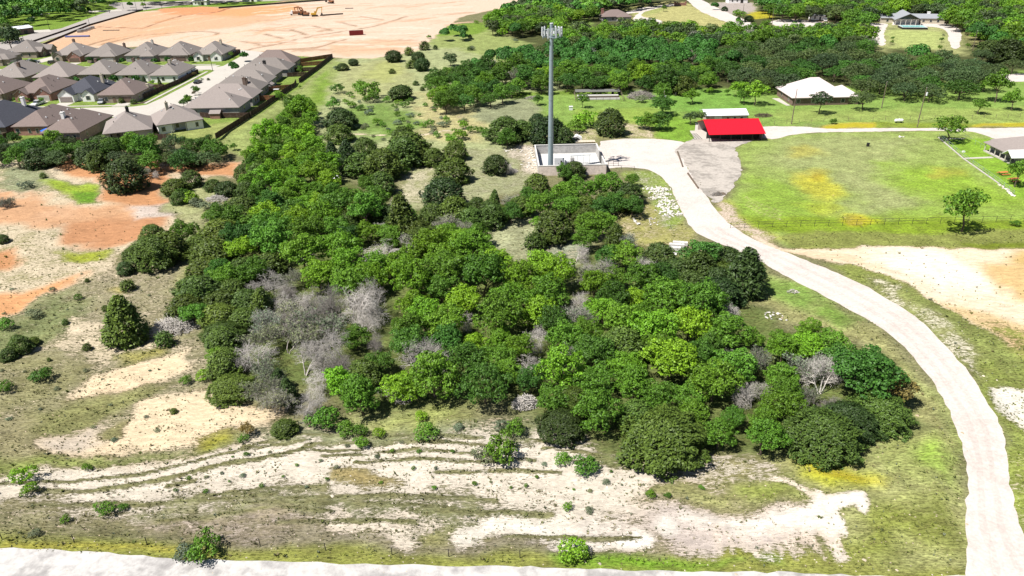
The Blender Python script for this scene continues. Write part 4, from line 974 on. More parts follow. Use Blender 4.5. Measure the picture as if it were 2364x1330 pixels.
# --- single trees and shrubs read off one by one
for a in """277 725 95 C|287 615 42 D|293 657 26 j|180 680 26 B|378 785 30 j|198 795 17 j|15 812 40 J|45 790 50 J|75 780 30 J|95 862 58 B|5 895 50 B|15 750 44 B|75 722 40 s|120 668 20 s|428 878 36 B|473 865 46 b|535 890 110 A|515 760 95 A|500 820 60 G|425 700 85 J|440 650 80 J|470 610 80 J
350 578 115 A|315 575 60 J|380 560 95 J|420 540 70 G|350 535 60 J|455 560 60 J|510 690 90 J|560 730 70 J|600 700 60 C|520 640 90 G|560 620 80 J|640 880 45 c|665 905 50 c|610 690 50 J
655 978 60 J|745 962 90 B|800 985 55 B|830 990 40 B|833 1020 44 B|873 998 34 b|985 1000 62 B|970 965 38 b|570 990 40 u|560 1010 30 B|1155 1040 90 B|1120 1045 60 s|1190 995 60 B|1160 990 50 s|1120 900 150 r|1295 975 115 a|1320 930 100 A|1280 925 100 G|1300 1055 42 B|1350 1068 70 B|1060 990 28 s
55 1105 62 b|72 1135 40 b|240 1165 48 B|278 1162 26 B|472 1262 90 B|430 1270 60 s|1325 1270 82 b|1503 1136 28 b|1542 1136 20 B|1620 1115 16 B|1310 1165 30 B|1360 1170 24 s|200 1080 26 B|150 1195 30 B|80 1230 30 s|1400 1105 20 s
1540 985 200 A|1470 950 100 J|1600 960 90 G|1660 1000 90 G|1760 975 90 G|1700 960 80 G|1905 990 180 A|1965 960 125 a|2035 935 140 A|2060 890 90 u|2000 860 170 N|1960 820 120 N|1920 790 90 G|1870 770 70 G|1800 780 60 G|1740 780 60 G
1720 615 100 c|1680 590 80 D|1620 580 110 N|1560 610 80 D|1600 640 90 D|1690 650 60 B|1280 520 85 J|1240 515 40 b|1235 560 36 j|1245 585 40 J|1370 520 80 G|1400 500 60 G|1350 555 70 G|1420 540 60 C|1450 560 70 x|1350 620 50 X|1440 590 90 G|1400 600 70 N|1480 640 110 G|1540 680 120 G|1590 750 100 T
1325 385 60 D|1300 400 50 N|1240 430 70 J|1220 460 60 G|1340 440 80 G|1400 430 80 G|1450 440 70 D|1460 415 40 G|1400 460 60 J|1300 450 70 G|1350 470 60 J|1270 460 60 G|1420 470 60 N|1180 470 60 x|1160 490 50 J|1140 470 36 C
1145 375 62 D|1170 390 40 X|1170 318 55 G|1165 288 85 J|1205 300 50 J|1110 300 28 B|1125 310 40 B|1270 300 75 D|1300 310 60 D|1330 290 50 B|1345 235 30 l|1350 275 60 b|1250 290 40 D|1410 278 72 D|1370 285 20 s|1240 275 40 D
1020 438 100 D|1045 390 75 J|1000 355 55 J|1050 340 60 J|980 350 30 J|940 320 85 J|930 340 90 J|960 350 60 J|880 370 90 J|830 370 80 J|800 350 60 c|770 350 40 c|840 330 60 J|930 390 34 B|880 420 70 J|850 430 60 G|930 305 60 J
925 210 48 R|960 192 12 j|975 205 10 j|905 165 12 j|908 128 36 R|965 128 32 R|945 120 18 j|980 108 18 j|950 150 18 j|975 150 34 R|790 150 28 D|815 142 24 R|775 155 18 s|850 210 60 B|830 200 40 B|780 205 36 B|860 225 40 B|785 265 70 D|780 300 60 J|810 240 30 b|770 240 40 B|1005 110 10 j|1090 110 20 s|1085 112 10 j|1040 135 45 f|1035 170 40 T|1030 275 24 B|1040 320 36 b|1060 310 40 b|1020 285 30 s|1070 290 30 b|915 248 12 B
820 700 150 X|880 690 110 X|720 760 150 x|660 780 130 x|760 720 120 X|640 850 120 x|700 840 110 X|740 880 90 X|620 660 100 X|660 640 80 x|780 810 110 X|960 840 130 X|1000 830 90 X|1075 740 70 X|870 800 60 X|1350 700 60 X|1330 590 50 X|1860 830 110 x|1900 870 110 X|1920 940 70 X|1880 920 80 x|1690 720 60 X|1760 900 60 x|930 570 70 X|720 590 60 X|890 900 50 X|
990 85 14 B|1065 75 40 N|1045 70 30 G|1070 85 24 N|1030 80 34 G|1160 75 30 b|1190 70 40 G|1100 50 14 b|1190 93 16 s|1085 85 8 j
935 500 80 C|880 530 50 x|1050 490 90 J|1080 500 80 J|1000 500 70 J|1100 480 50 J|960 530 70 J|900 560 60 G|1030 540 80 G
700 360 60 G|660 420 60 T|640 440 50 Y|560 390 50 J|570 430 60 J|600 400 60 J
520 425 55 D|490 420 40 J|440 405 50 J|400 420 55 J|410 450 40 J|470 470 40 s|440 455 45 b|480 495 40 B|500 470 30 s|420 440 30 B|450 460 40 s
225 375 60 J|285 400 90 D|300 380 70 O|60 340 80 O|85 360 70 D|20 340 60 O|200 340 60 G|150 345 60 N|330 350 80 G|260 340 60 O|370 350 70 O|380 380 30 X|365 400 26 X|340 395 40 x|450 335 60 N|480 330 50 N|440 355 50 D|515 340 26 K|540 335 20 y|120 330 60 G|230 330 60 O|300 330 60 G|400 330 60 O|180 365 36 B|5 550 30 J|15 470 45 x|60 425 40 s|100 410 12 j|10 370 20 D|350 320 40 G|420 325 30 N|0 330 50 O|30 320 40 N
2232 490 95 y|2345 515 26 B|2195 295 62 y|2262 243 40 y|2305 205 60 y|1895 238 50 w|1995 235 60 O|1925 280 20 B|1745 215 55 l|1720 220 40 y|1710 205 40 l|1600 222 38 l|1530 240 60 N|1525 275 56 N|1500 278 50 G|1480 285 40 B|1595 270 36 w|1620 268 34 w|1640 210 18 l|1680 212 16 y|1710 225 26 y|2350 405 56 y|1530 215 50 G|1240 230 28 y|1770 180 50 O|2340 235 40 y|2150 462 1 j|1720 268 18 b|1480 228 30 s
1532 20 14 y|1490 45 10 s|1500 42 8 s|1650 15 18 N|1673 18 16 D|1705 35 30 y|1730 40 22 D|1705 48 12 N|1770 60 24 y|2062 88 10 y|2060 98 10 l|2175 92 12 y|2178 80 8 s|2235 105 12 y|1490 8 30 F|1440 60 30 F|2170 110 14 y
2290 100 60 D|2330 110 70 D|2260 80 60 N|2300 60 60 J|2340 150 60 O|2350 115 60 J|2270 130 50 O
70 40 50 F|75 50 26 N|45 25 50 t|20 45 50 F|90 20 60 t|130 25 60 t|160 15 60 t|175 25 34 f|190 28 24 F|10 75 60 f|20 90 60 f|110 30 40 F|150 32 40 F|30 10 60 F|60 5 60 F|210 8 50 F|235 8 24 F|205 25 12 N|5 60 50 F|100 8 50 F|290 5 50 F|320 3 40 F|150 0 60 F|200 0 60 F|0 20 50 F|330 12 16 l|300 12 14 N""".replace('\n', '|').split('|'):
    q = a.split()
    if len(q) == 4 and float(q[2]) > 2: tree(float(q[0]), float(q[1]), float(q[2]), q[3])

SUBURB = '''72 170 12 y|50 150 16 D|75 145 18 D|28 148 16 N|205 133 16 N|225 135 12 N|280 134 14 N|355 135 14 N|385 132 14 N|440 132 14 N|245 140 10 y|382 130 12 y|460 132 8 l|500 112 26 N|560 130 26 N|540 155 30 N|447 155 14 y|446 163 10 u|122 122 5 j|558 112 5 c|563 112 5 c|532 122 14 y|30 218 10 y|62 220 10 y|90 220 14 y|190 210 12 c|205 215 14 y|278 212 22 y|303 215 18 y|308 233 12 j|280 232 12 j|352 183 14 l|366 180 10 c|430 225 20 y|455 200 10 y|447 205 12 u|436 215 12 y|252 265 12 y|175 265 8 u|465 180 8 B|690 155 14 y|690 190 8 l|640 215 16 l|655 215 10 y|670 245 8 u|600 165 30 N|580 160 24 N|480 180 6 j|175 182 20 N|150 180 30 B|95 188 30 B|270 175 12 N|200 182 10 l|503 303 4 j|525 305 5 y|125 178 8 y|282 208 34 y|300 212 30 N|165 205 24 N|180 190 26 B|150 178 22 B|235 182 26 B|262 178 20 N|60 175 34 B|100 186 36 B|120 190 24 N|312 176 18 N|330 180 14 c|70 128 20 B|32 150 22 N|590 165 34 N|574 172 24 N|450 205 22 y|422 230 24 N|430 218 14 c|20 268 4 j|395 292 14 x|390 330 30 x|640 212 22 l|654 212 14 l|690 152 16 y|205 215 18 N|190 212 14 c|52 222 18 y|95 222 14 y|355 196 12 N'''
for a in SUBURB.split('|'):
    q = a.split()
    if len(q) == 4: tree(float(q[0]), float(q[1]), float(q[2]), q[3], 'among the suburb houses', 2.6 if q[3] in 'yNlucx' else 1.0)

# --- the closed parts of the woods, filled crown by crown
rngf = random.Random(77)
def fill(poly, spacing, mix, wr, zc=4.5, zone=None, tries=6000, grow=1.0):
    W = [G(px, py, zc) for px, py in poly]
    xs = [p[0] for p in W]; ys = [p[1] for p in W]
    keys = [m[0] for m in mix]; wts = [m[1] for m in mix]
    got = 0
    for _ in range(tries):
        x = rngf.uniform(min(xs), max(xs)); y = rngf.uniform(min(ys), max(ys))
        if not inpoly(x, y, W): continue
        w = rngf.uniform(*wr)
        if any((x - t[0]) ** 2 + (y - t[1]) ** 2 < max(spacing * .5 + .18 * t[2], .31 * (w + t[2])) ** 2 for t in TREES if abs(x - t[0]) < 12 and abs(y - t[1]) < 12): continue
        px, py = ppx(x, y, zc)
        TREES.append((x, y, w, rngf.choices(keys, wts)[0], zone or zone_of(px, py))); got += 1
    return got
FILLS = [
 ([(650, 255), (700, 215), (722, 250), (705, 300), (760, 370), (768, 440), (720, 470), (600, 440), (565, 420), (560, 350), (610, 300)], 4.2, [('T', 6), ('G', 4), ('Y', 1)], (6, 9)),
 ([(560, 450), (700, 440), (860, 455), (900, 530), (700, 540), (640, 600), (520, 640), (440, 600), (480, 540)], 4.6, [('G', 6), ('T', 3), ('N', 2), ('J', 2), ('Y', .4)], (6.5, 10)),
 ([(690, 560), (860, 530), (1060, 545), (1150, 590), (1290, 590), (1280, 720), (1140, 740), (1060, 760), (900, 680), (720, 640), (650, 640)], 4.6, [('T', 9), ('G', 2), ('X', .3)], (7.5, 10.5)),
 ([(600, 610), (690, 650), (860, 690), (850, 750), (760, 860), (730, 920), (640, 910), (570, 840), (590, 720)], 2.8, [('X', 5), ('x', 5), ('G', 1.5)], (5, 8)),
 ([(860, 740), (1120, 740), (1250, 760), (1240, 860), (1060, 840), (1050, 880), (860, 900), (770, 890), (800, 800)], 4.2, [('G', 5), ('T', 4), ('X', 2.2), ('N', 2), ('Y', .5), ('J', 1)], (5, 8.5)),
 ([(1150, 620), (1300, 610), (1480, 580), (1520, 640), (1700, 740), (1560, 860), (1500, 930), (1250, 930), (1200, 880), (1180, 760)], 4.6, [('G', 7), ('T', 4), ('N', 3), ('X', .9), ('x', .8), ('J', 1.2)], (6, 10)),
 ([(1500, 860), (1700, 760), (1850, 760), (2030, 830), (2060, 900), (1990, 960), (1860, 970), (1700, 990), (1560, 960)], 4.0, [('G', 6), ('T', 2.5), ('N', 2), ('x', 1.8), ('X', .8), ('J', 1)], (5, 8.5)),
 ([(1480, 570), (1640, 560), (1740, 600), (1720, 660), (1600, 680), (1480, 640)], 4.2, [('D', 3), ('N', 3), ('J', 2)], (6, 8)),
 ([(1130, 460), (1230, 425), (1300, 420), (1470, 425), (1480, 460), (1350, 480), (1250, 475), (1130, 490)], 4.2, [('G', 4), ('J', 3), ('N', 3)], (5.5, 8)),
 ([(450, 600), (560, 590), (640, 690), (590, 790), (510, 810), (480, 740), (440, 700)], 4.2, [('J', 6), ('G', 2), ('D', 2)], (6, 8)),
 ([(760, 440), (900, 440), (960, 470), (1100, 490), (1100, 530), (960, 560), (880, 520), (760, 500)], 4.4, [('J', 4), ('G', 4), ('x', 1)], (6, 8.5)),
 ([(1000, 180), (1060, 165), (1130, 130), (1250, 115), (1300, 100), (1420, 100), (1640, 105), (1640, 190), (1500, 190), (1300, 190), (1200, 195), (1130, 225), (1010, 235)], 5.6, [('G', 6), ('N', 5), ('T', 1.5), ('o', 2), ('J', .6), ('x', .35)], (8.5, 12)),
 ([(1640, 120), (1800, 100), (1990, 100), (2010, 130), (2200, 135), (2300, 160), (2290, 190), (2200, 205), (2000, 205), (1975, 180), (1880, 160), (1830, 190), (1760, 190), (1700, 178), (1640, 180)], 7.0, [('O', 8), ('o', 4), ('T', .5)], (11, 15)),
 ([(1290, 80), (1480, 62), (1720, 75), (1790, 70), (1990, 62), (2005, 100), (1900, 100), (1640, 104), (1420, 98), (1300, 98)], 6.5, [('F', 7), ('f', 4), ('t', 3), ('x', .4)], (9, 12)),
 ([(1130, 50), (1180, 22), (1235, -5), (1390, -8), (1400, 14), (1372, 34), (1300, 40), (1290, 75), (1240, 60), (1190, 70), (1130, 66)], 6.5, [('F', 6), ('f', 3), ('t', 3)], (9, 12)),
 ([(1395, -10), (1560, -10), (1560, -2), (1480, 8), (1400, 16)], 8, [('F', 6), ('f', 3)], (10, 13)),
 ([(1750, -10), (2380, -10), (2380, 50), (2300, 80), (2240, 70), (2195, 44), (2130, 24), (2030, 34), (1990, 50), (1930, 34), (1850, 34), (1800, 34), (1755, 18)], 8.2, [('F', 6), ('f', 4), ('t', 4)], (10, 14)),
 ([(2200, 50), (2380, 40), (2380, 120), (2330, 120), (2250, 70)], 7, [('F', 5), ('t', 5), ('N', 3)], (9, 13)),
 ([(-20, -10), (250, -10), (240, 4), (190, 22), (130, 30), (60, 34), (-20, 60)], 9, [('F', 6), ('f', 2), ('t', 4)], (11, 15)),
 ([(340, -8), (560, -10), (560, -4), (340, 0)], 9, [('F', 6), ('f', 3)], (10, 13)),
 ([(-20, 318), (130, 322), (330, 330), (500, 322), (480, 345), (330, 365), (-20, 355)], 5.5, [('O', 4), ('G', 3), ('N', 3), ('D', 1)], (7, 10)),
]
for i_, f_ in enumerate(FILLS):
    g_ = fill(*f_)
# ground shrubs and low scrub in the open meadow
fill([(740, 210), (960, 230), (1100, 280), (1080, 330), (960, 310), (800, 320)], 4, [('s', 4), ('B', 3), ('b', 1)], (1.5, 4), 1.0, tries=160)
fill([(0, 600), (400, 640), (440, 800), (420, 1000), (0, 1080)], 4, [('s', 2), ('j', 1)], (.5, 1.1), .4, tries=70)
fill([(540, 1010), (1250, 1000), (1400, 1060), (1700, 1130), (900, 1130), (200, 1170)], 3, [('s', 3), ('B', 2)], (.4, .9), .3, tries=110)

from collections import Counter, defaultdict
FARLIM = 300
cnt = Counter(); spare = []
TREES.sort(key=lambda t: t[1])
groups = defaultdict(list)
ok_trees = []
for t in TREES:
    nm = KIND[t[3]][2]
    cnt[nm] += 1
    if cnt[nm] > FARLIM: spare.append(t); continue
    ok_trees.append(t)
print('TREES', dict(cnt), 'spare', len(spare))

def size_word(sp, w):
    if sp in 'jBbs': return 'low' if w < 1.6 else ('medium' if w < 3.2 else 'large')
    if sp in 'ylwu': return 'small' if w < 3.5 else 'medium'
    return 'small' if w < 5 else ('mid-sized' if w < 8.5 else 'large')
for t in ok_trees:
    x, y, w, sp, zone = t
    groups[(size_word(sp, w), KIND[sp][4], zone)].append(t)
ORD = ['first', 'second', 'third', 'fourth', 'fifth', 'sixth', 'seventh', 'eighth', 'ninth', 'tenth', 'eleventh', 'twelfth', 'thirteenth', 'fourteenth', 'fifteenth', 'sixteenth', 'seventeenth', 'eighteenth', 'nineteenth', 'twentieth']
LBL = {}
for (sz, kw, zone), L_ in groups.items():
    L_.sort(key=lambda t: ppx(t[0], t[1], 3)[0])
    base = '%s %s %s' % (sz, kw, zone)
    for i, t in enumerate(L_):
        if len(L_) == 1: LBL[id(t)] = (base, None)
        elif len(L_) <= 14: LBL[id(t)] = ('%s, %s from the left' % (base, ORD[i]), None)
    if len(L_) > 14:
        R_ = sorted(L_, key=lambda t: t[1]); k = max(2, -(-len(L_) // 18)); rows = (['front', 'second', 'third', 'fourth', 'fifth', 'sixth'][:k - 1] if k > 3 else ['front', 'middle'][:k - 1]) + ['back']
        for j in range(k):
            part = R_[j * len(R_) // k:(j + 1) * len(R_) // k]
            part.sort(key=lambda t: ppx(t[0], t[1], 3)[0])
            for i, t in enumerate(part):
                LBL[id(t)] = ('%s, %s row%s' % (base, rows[j], ', %s from left' % ORD[i] if len(part) <= 20 else ''), None)
PROTO_OBJ = {}
rngt = random.Random(4)
for t in ok_trees:
    x, y, w, sp, zone = t
    key, matn, name, cat, words, vs = KIND[sp]
    R, lst = PT[key]
    crown, trunk = lst[rngt.randrange(len(lst))]
    root = empty(name, (x, y, hz(x, y)), rngt.uniform(0, 6.28))
    s = w / (2 * R) * {'broad': .9, 'oak': .9, 'juniper': .87, 'bigjuniper': .9, 'ball': .88, 'cone': .87, 'bush': .9}.get(key, 1.0)
    root.scale = (s * rngt.uniform(.88, 1.12), s * rngt.uniform(.88, 1.12), s * vs * rngt.uniform(.84, 1.2))
    root.rotation_euler = (rngt.gauss(0, .05), rngt.gauss(0, .05), root.rotation_euler[2])
    lb, gr = LBL[id(t)]
    prop(root, lb, cat, ('%s %s' % (name.replace('_', ' ') + 's', zone)))
    if crown is not None:
        c = link('leaves' if key == 'brush' else 'crown', crown, root)
        c.material_slots[0].link = 'OBJECT'; c.material_slots[0].material = M[matn]
    if key in ('dead', 'brush'): link('branches', trunk, root)
    elif key not in ('far', 'smalljuniper', 'bush') or w > 6: link('trunk', trunk, root)

# the farthest crowns, past the three hundred nearest of their kind: one mass of real leaf faces
def mass(name, lst, n, leaf, label):
    rng = np.random.default_rng(9); C, N_, S, Cc = [], [], [], []
    for x, y, w, sp, zone in lst:
        R = w * .5; L = 9
        lc = np.array([[math.cos(a) * R * q, math.sin(a) * R * q, R * (.85 + .55 * (1 - q)) + rng.uniform(-.2, .5)] for a, q in zip(rng.uniform(0, 6.28, L), rng.uniform(.05, .72, L))])
        lr_ = R * rng.uniform(.30, .46, L)
        k = rng.integers(0, L, n); d = unit(rng, n); d[:, 2] = np.abs(d[:, 2]) * 1.1 - .25
        p = lc[k] + d * lr_[k][:, None]
        C.append(p + np.array([x, y, 0])); N_.append(d + rng.normal(size=(n, 3)) * .4 + np.array([0, 0, .3])); S.append(leaf * rng.uniform(.6, 1.3, n))
        base = {'F': (0.045, 0.13, 0.018), 'f': (0.055, 0.085, 0.03), 't': (0.085, 0.19, 0.018), 'O': (0.048, 0.075, 0.026)}.get(sp, (0.035, 0.11, 0.016))
        Cc.append(np.tile(np.array(base) * rng.uniform(.75, 1.25), (n * 4, 1)))
    V, F, lr = leaf_faces(np.concatenate(C), np.concatenate(N_), np.concatenate(S), .7, rng)
    t = NT('woodland_leaf'); a = t.attr('leafrand', 'Fac')
    t.pbr(t.scale(t.attr('tint'), t.mapr(a, 0, 1, .65, 1.35)), .6, 0, .2)
    me = np_mesh(name, V, F, t.m, {'tint': np.concatenate(Cc)}, False, {'leafrand': lr})
    prop(link(name, me), label, 'woodland', kind='stuff')
sp_near = [t for t in spare if t[1] < 430]; sp_far = [t for t in spare if t[1] >= 430]
print('mass', len(sp_near), len(sp_far))
if sp_near: mass('woodland', sp_near, 1500, .42, 'mass of mixed green crowns deep in the wood behind the tower')
if sp_far: mass('distant_woodland', sp_far, 420, .85, 'mass of green tree crowns filling the far wood at the top edge')

# ---------------------------------------------------------------- houses
M['shingle'] = simple('shingle', (0.215, 0.188, 0.172), 0.9, var=0.13, scale=2.2, objvar=0.12)
M['shingle_dark'] = simple('shingle_dark', (0.060, 0.062, 0.078), 0.9, var=0.2, scale=2.5)
M['shingle_brown'] = simple('shingle_brown', (0.185, 0.142, 0.128), 0.9, var=0.13, scale=2.2)
M['shingle_warm'] = simple('shingle_warm', (0.26, 0.222, 0.205), 0.9, var=0.1, scale=2.2)
M['brick_tan'] = bricky('brick_tan', (0.38, 0.29, 0.23), (0.30, 0.23, 0.185), (0.36, 0.33, 0.30))
M['brick_red'] = bricky('brick_red', (0.36, 0.15, 0.11), (0.26, 0.11, 0.085), (0.35, 0.30, 0.27))
M['brick_grey'] = bricky('brick_grey', (0.38, 0.36, 0.34), (0.30, 0.29, 0.28), (0.42, 0.40, 0.38))
M['brick_brown'] = bricky('brick_brown', (0.20, 0.13, 0.10), (0.14, 0.09, 0.07), (0.24, 0.20, 0.17))
M['white_wall'] = simple('white_wall', (0.88, 0.85, 0.83), 0.7, var=0.05)
M['cream_wall'] = simple('cream_wall', (0.52, 0.46, 0.36), 0.8, var=0.1)
M['trim'] = simple('trim', (0.60, 0.56, 0.50), 0.6, var=0.05)
M['glass'] = simple('glass', (0.035, 0.045, 0.05), 0.12, var=0.1, spec=0.6)
M['garage_brown'] = simple('garage_brown', (0.18, 0.12, 0.09), 0.6, var=0.08)
M['garage_grey'] = simple('garage_grey', (0.34, 0.28, 0.26), 0.6, var=0.08)
M['dark_metal'] = simple('dark_metal', (0.045, 0.043, 0.042), 0.5, metal=0.3)
M['white_metal'] = simple('white_metal', (0.75, 0.75, 0.75), 0.4, var=0.04)
M['fence_wood'] = simple('fence_wood', (0.060, 0.034, 0.024), 0.85, var=0.3, scale=1.6, objvar=0.25)  # base colour lowered to carry the shade on the long fence's face
M['fence_red'] = simple('fence_red', (0.26, 0.11, 0.055), 0.85, var=0.25, scale=1.6, objvar=0.2)
M['post_wood'] = simple('post_wood', (0.17, 0.13, 0.10), 0.9, var=0.25)

def roof_hip(mb, x0, y0, x1, y1, z, pitch, th=.2):
    w, d = x1 - x0, y1 - y0; r = min(w, d) / 2; zr = z + r * pitch
    if w >= d: a, b = (x0 + r, (y0 + y1) / 2, zr), (x1 - r, (y0 + y1) / 2, zr)
    else: a, b = ((x0 + x1) / 2, y0 + r, zr), ((x0 + x1) / 2, y1 - r, zr)
    if abs(w - d) < .3:
        a = b = ((x0 + x1) / 2, (y0 + y1) / 2, zr)
    V = [(x0, y0, z), (x1, y0, z), (x1, y1, z), (x0, y1, z), (x0, y0, z - th), (x1, y0, z - th), (x1, y1, z - th), (x0, y1, z - th)]
    if a == b:
        mb.add(V + [a], [(0, 1, 8), (1, 2, 8), (2, 3, 8), (3, 0, 8), (0, 4, 5, 1), (1, 5, 6, 2), (2, 6, 7, 3), (3, 7, 4, 0), (7, 6, 5, 4)])
    elif w >= d:
        mb.add(V + [a, b], [(0, 1, 9, 8), (1, 2, 9), (2, 3, 8, 9), (3, 0, 8), (0, 4, 5, 1), (1, 5, 6, 2), (2, 6, 7, 3), (3, 7, 4, 0), (7, 6, 5, 4)])
    else:
        mb.add(V + [a, b], [(0, 1, 8), (1, 2, 9, 8), (2, 3, 9), (3, 0, 8, 9), (0, 4, 5, 1), (1, 5, 6, 2), (2, 6, 7, 3), (3, 7, 4, 0), (7, 6, 5, 4)])
    return zr
def roof_gable(mb, x0, x1, y0, y1, z, pitch, th=.18, ov=.35, along='y'):
    h = (x1 - x0) / 2; xm = (x0 + x1) / 2; zr = z + h * pitch; e = ov * pitch
    prof = [(x0 - ov, z - e), (xm, zr), (x1 + ov, z - e), (x1 + ov, z - e - th), (xm, zr - th), (x0 - ov, z - e - th)]
    mb.prism(prof, y0 - ov, y1, along)
    return zr

WIN = MB().box((0, 0, 0), (1.0, .09, 1.5)); WIN_ME = WIN.mesh('window_frame', M['trim'])
PANE_ME = MB().box((0, 0, 0), (.82, .04, 1.32)).mesh('window_pane', M['glass'])
VENT_ME = MB().tube((0, 0, 0), (0, 0, .45), .09, n=6).tube((0, 0, .45), (0, 0, .55), .16, n=6).mesh('roof_vent', M['dark_metal'])
VENTW_ME = MB().box((0, 0, .15), (.45, .45, .3)).tube((0, 0, .3), (0, 0, .42), .14, n=6).mesh('roof_vent', M['white_metal'])

def window(parent, x, y, z, rz, sx=1.0, sz=1.0, label=None):
    w = link('window', WIN_ME, parent, (x, y, z), rz); w.scale = (sx, 1, sz)
    link('pane', PANE_ME, w, (0, -.045, 0))
    return w

def house(label, x, y, rot, w, d, wall='brick_tan', roof='shingle', wing=None, gables=(), plan=None, chimney=None, garage=True, gdoor='garage_grey', pitch=.62, z=2.9, vents=5, patio=None, name='house', gwin=True, cat='house', group='houses of the suburb'):
    """local front is -y. wing: (x0,x1,depth) hipped front wing; gables: list of (x0,x1,depth,wallmat)"""
    t = empty(name, (x, y, 0), rad(rot), label, cat, group)
    hw, hd = w / 2, d / 2; ov = .45
    rng = random.Random(hash_key(label))
    mb = MB()
    if patio:   # (x0, x1, depth) open recess under the roof at the back
        px0, px1, pd = patio
        pl = [(-hw, -hd), (hw, -hd), (hw, hd), (px1, hd), (px1, hd - pd), (px0, hd - pd), (px0, hd), (-hw, hd)]
    else: pl = [(-hw, -hd), (hw, -hd), (hw, hd), (-hw, hd)]
    mb.prism(pl, 0, z - .02, 'z')
    rf = MB()
    zr = roof_hip(rf, -hw - ov, -hd - ov, hw + ov, hd + ov, z + .18, pitch)
    wo = link('wall', mb.mesh('wall', M[wall]), t)
    ro = link('roof', rf.mesh('roof', M[roof]), t)
    gx = None
    if wing:
        a, b, dp = wing
        link('garage_wing', MB().bb(a, -hd - dp, 0, b, -hd + .3, z - .03).mesh('garage_wing', M[wall]), t)
        rr = MB(); roof_hip(rr, a - ov, -hd - dp - ov, b + ov, -hd - dp + (b - a) + ov + 2.2, z + .165, pitch)
        link('wing_roof', rr.mesh('wing_roof', M[roof]), t); gx = ((a + b) / 2, -hd - dp)
    for gi, (a, b, dp, gm, isg) in enumerate(gables):
        gp = .72; h = (b - a) / 2
        m2 = MB(); m2.prism([(a, 0), (b, 0), (b, z - .05), ((a + b) / 2, z - .05 + h * gp), (a, z - .05)], -hd - dp, -hd + .5)
        g = link('gable', m2.mesh('gable', M[gm]), t)
        r2 = MB(); roof_gable(r2, a, b, -hd - dp, -hd + h * gp / pitch + .6, z + .13, gp)
        link('gable_roof', r2.mesh('gable_roof', M[roof]), t)
        v = link('gable_vent', MB().box((0, 0, 0), (.5, .08, .6)).mesh('gable_vent', M['trim']), t, ((a + b) / 2, -hd - dp - .03, z + h * gp * .45))
        if isg: gx = ((a + b) / 2, -hd - dp)
        elif gwin: window(t, (a + b) / 2, -hd - dp - .03, 1.5, 0, min(1.7, (b - a) * .4), 1.05)
    if garage:
        if gx is None: gx = (hw * .45, -hd)
        gd = MB().box((0, 0, 0), (4.7, .1, 2.15)).mesh('garage_door', M[gdoor])
        g = link('garage_door', gd, t, (gx[0], gx[1] - .03, 1.08))
        for k in range(3): link('panel_seam', MB().box((0, 0, 0), (4.6, .03, .05)).mesh('panel_seam', M['dark_metal']), g, (0, -.06, -.5 + k * .5))
    dx = -gx[0] * .35 if gx else 0
    link('front_door', MB().box((0, 0, 0), (1.1, .1, 2.2)).mesh('front_door', M['garage_brown']), t, (dx, -hd - .04, 1.1))
    for s in (-1, 1):
        for yy in [-hd * .55, 0, hd * .6]:
            if rng.random() < .8: window(t, s * (hw + .02), yy, 1.6, rad(90) * s, rng.choice([.9, 1.2]), .9)
    for xx in [-hw * .72, -hw * .35, hw * .1, hw * .45, hw * .78]:
        if patio and patio[0] - .6 < xx < patio[1] + .6:
            window(t, xx, hd - patio[2] + .02, 1.5, rad(180), 1.1, 1); continue
        if rng.random() < .75: window(t, xx, hd + .02, 1.55, rad(180), rng.choice([1, 1.3]), 1)
    if gx and not gables: window(t, -hw * .6, -hd - .02, 1.5, 0, 1.4, 1)
    if patio:
        for xx in (patio[0] + .3, patio[1] - .3): link('patio_post', MB().bb(-.12, -.12, 0, .12, .12, z - .02).mesh('patio_post', M['trim']), t, (xx, hd - .2, 0))
    if chimney:
        cx, cy, cm, ch = chimney
        c = link('chimney', MB().bb(-.45, -.6, 0, .45, .6, ch).bb(-.52, -.67, ch - .25, .52, .67, ch - .1).mesh('chimney', M[cm]), ro, (cx, cy, 2.4))
        c2 = link('chimney_cap', MB().tube((0, 0, 0), (0, 0, .35), .16, n=8).mesh('chimney_cap', M['dark_metal']), ro, (cx, cy, 2.4 + ch))
    for k in range(vents):
        vx = rng.uniform(-hw * .8, hw * .8); vy = rng.uniform(-hd * .75, hd * .75)
        zz = z + .15 + pitch * min(hw + ov - abs(vx), hd + ov - abs(vy))
        link('vent', VENT_ME if k % 2 else VENTW_ME, ro, (vx, vy, zz - .05))
    return t

# upper row, facing the upper street
house('tan brick house with paired front gables, left end of the upper row', -217.5, 387, 0, 15, 16, 'brick_tan', 'shingle', gables=[(-7.4, -2.6, 1.2, 'brick_tan', False), (1.2, 7.4, 3.4, 'brick_red', True)], chimney=(-1.5, 3, 'brick_brown', 6.6), gdoor='garage_brown')
house('hip roofed house right of the twin gabled one in the upper row', -198.5, 382.8, 0, 15, 18, 'brick_tan', 'shingle', wing=(0.5, 7.2, 1.6), chimney=(5, 6, 'brick_brown', 4.4), gdoor='trim')
house('grey hip roofed house in the middle of the upper row', -179.3, 382.8, 0, 15, 18, 'brick_grey', 'shingle', wing=(1.2, 7.4, 3.0), chimney=(1.8, 2.6, 'trim', 6.2))
house('hip roofed house with an open garage, fourth in the upper row', -162.5, 382.4, 0, 15, 18.2, 'brick_tan', 'shingle', wing=(-.5, 6.8, 1.3), gdoor='garage_brown', vents=8)
house('corner house with white entrance gables, right end of the upper row', -145.8, 382.4, 0, 14, 19, 'brick_grey', 'shingle', gables=[(-6.9, -2.6, 1.4, 'white_wall', False), (1.6, 6.6, 2.2, 'white_wall', False)], garage=False, chimney=(2.6, 2.5, 'cream_wall', 5.8))
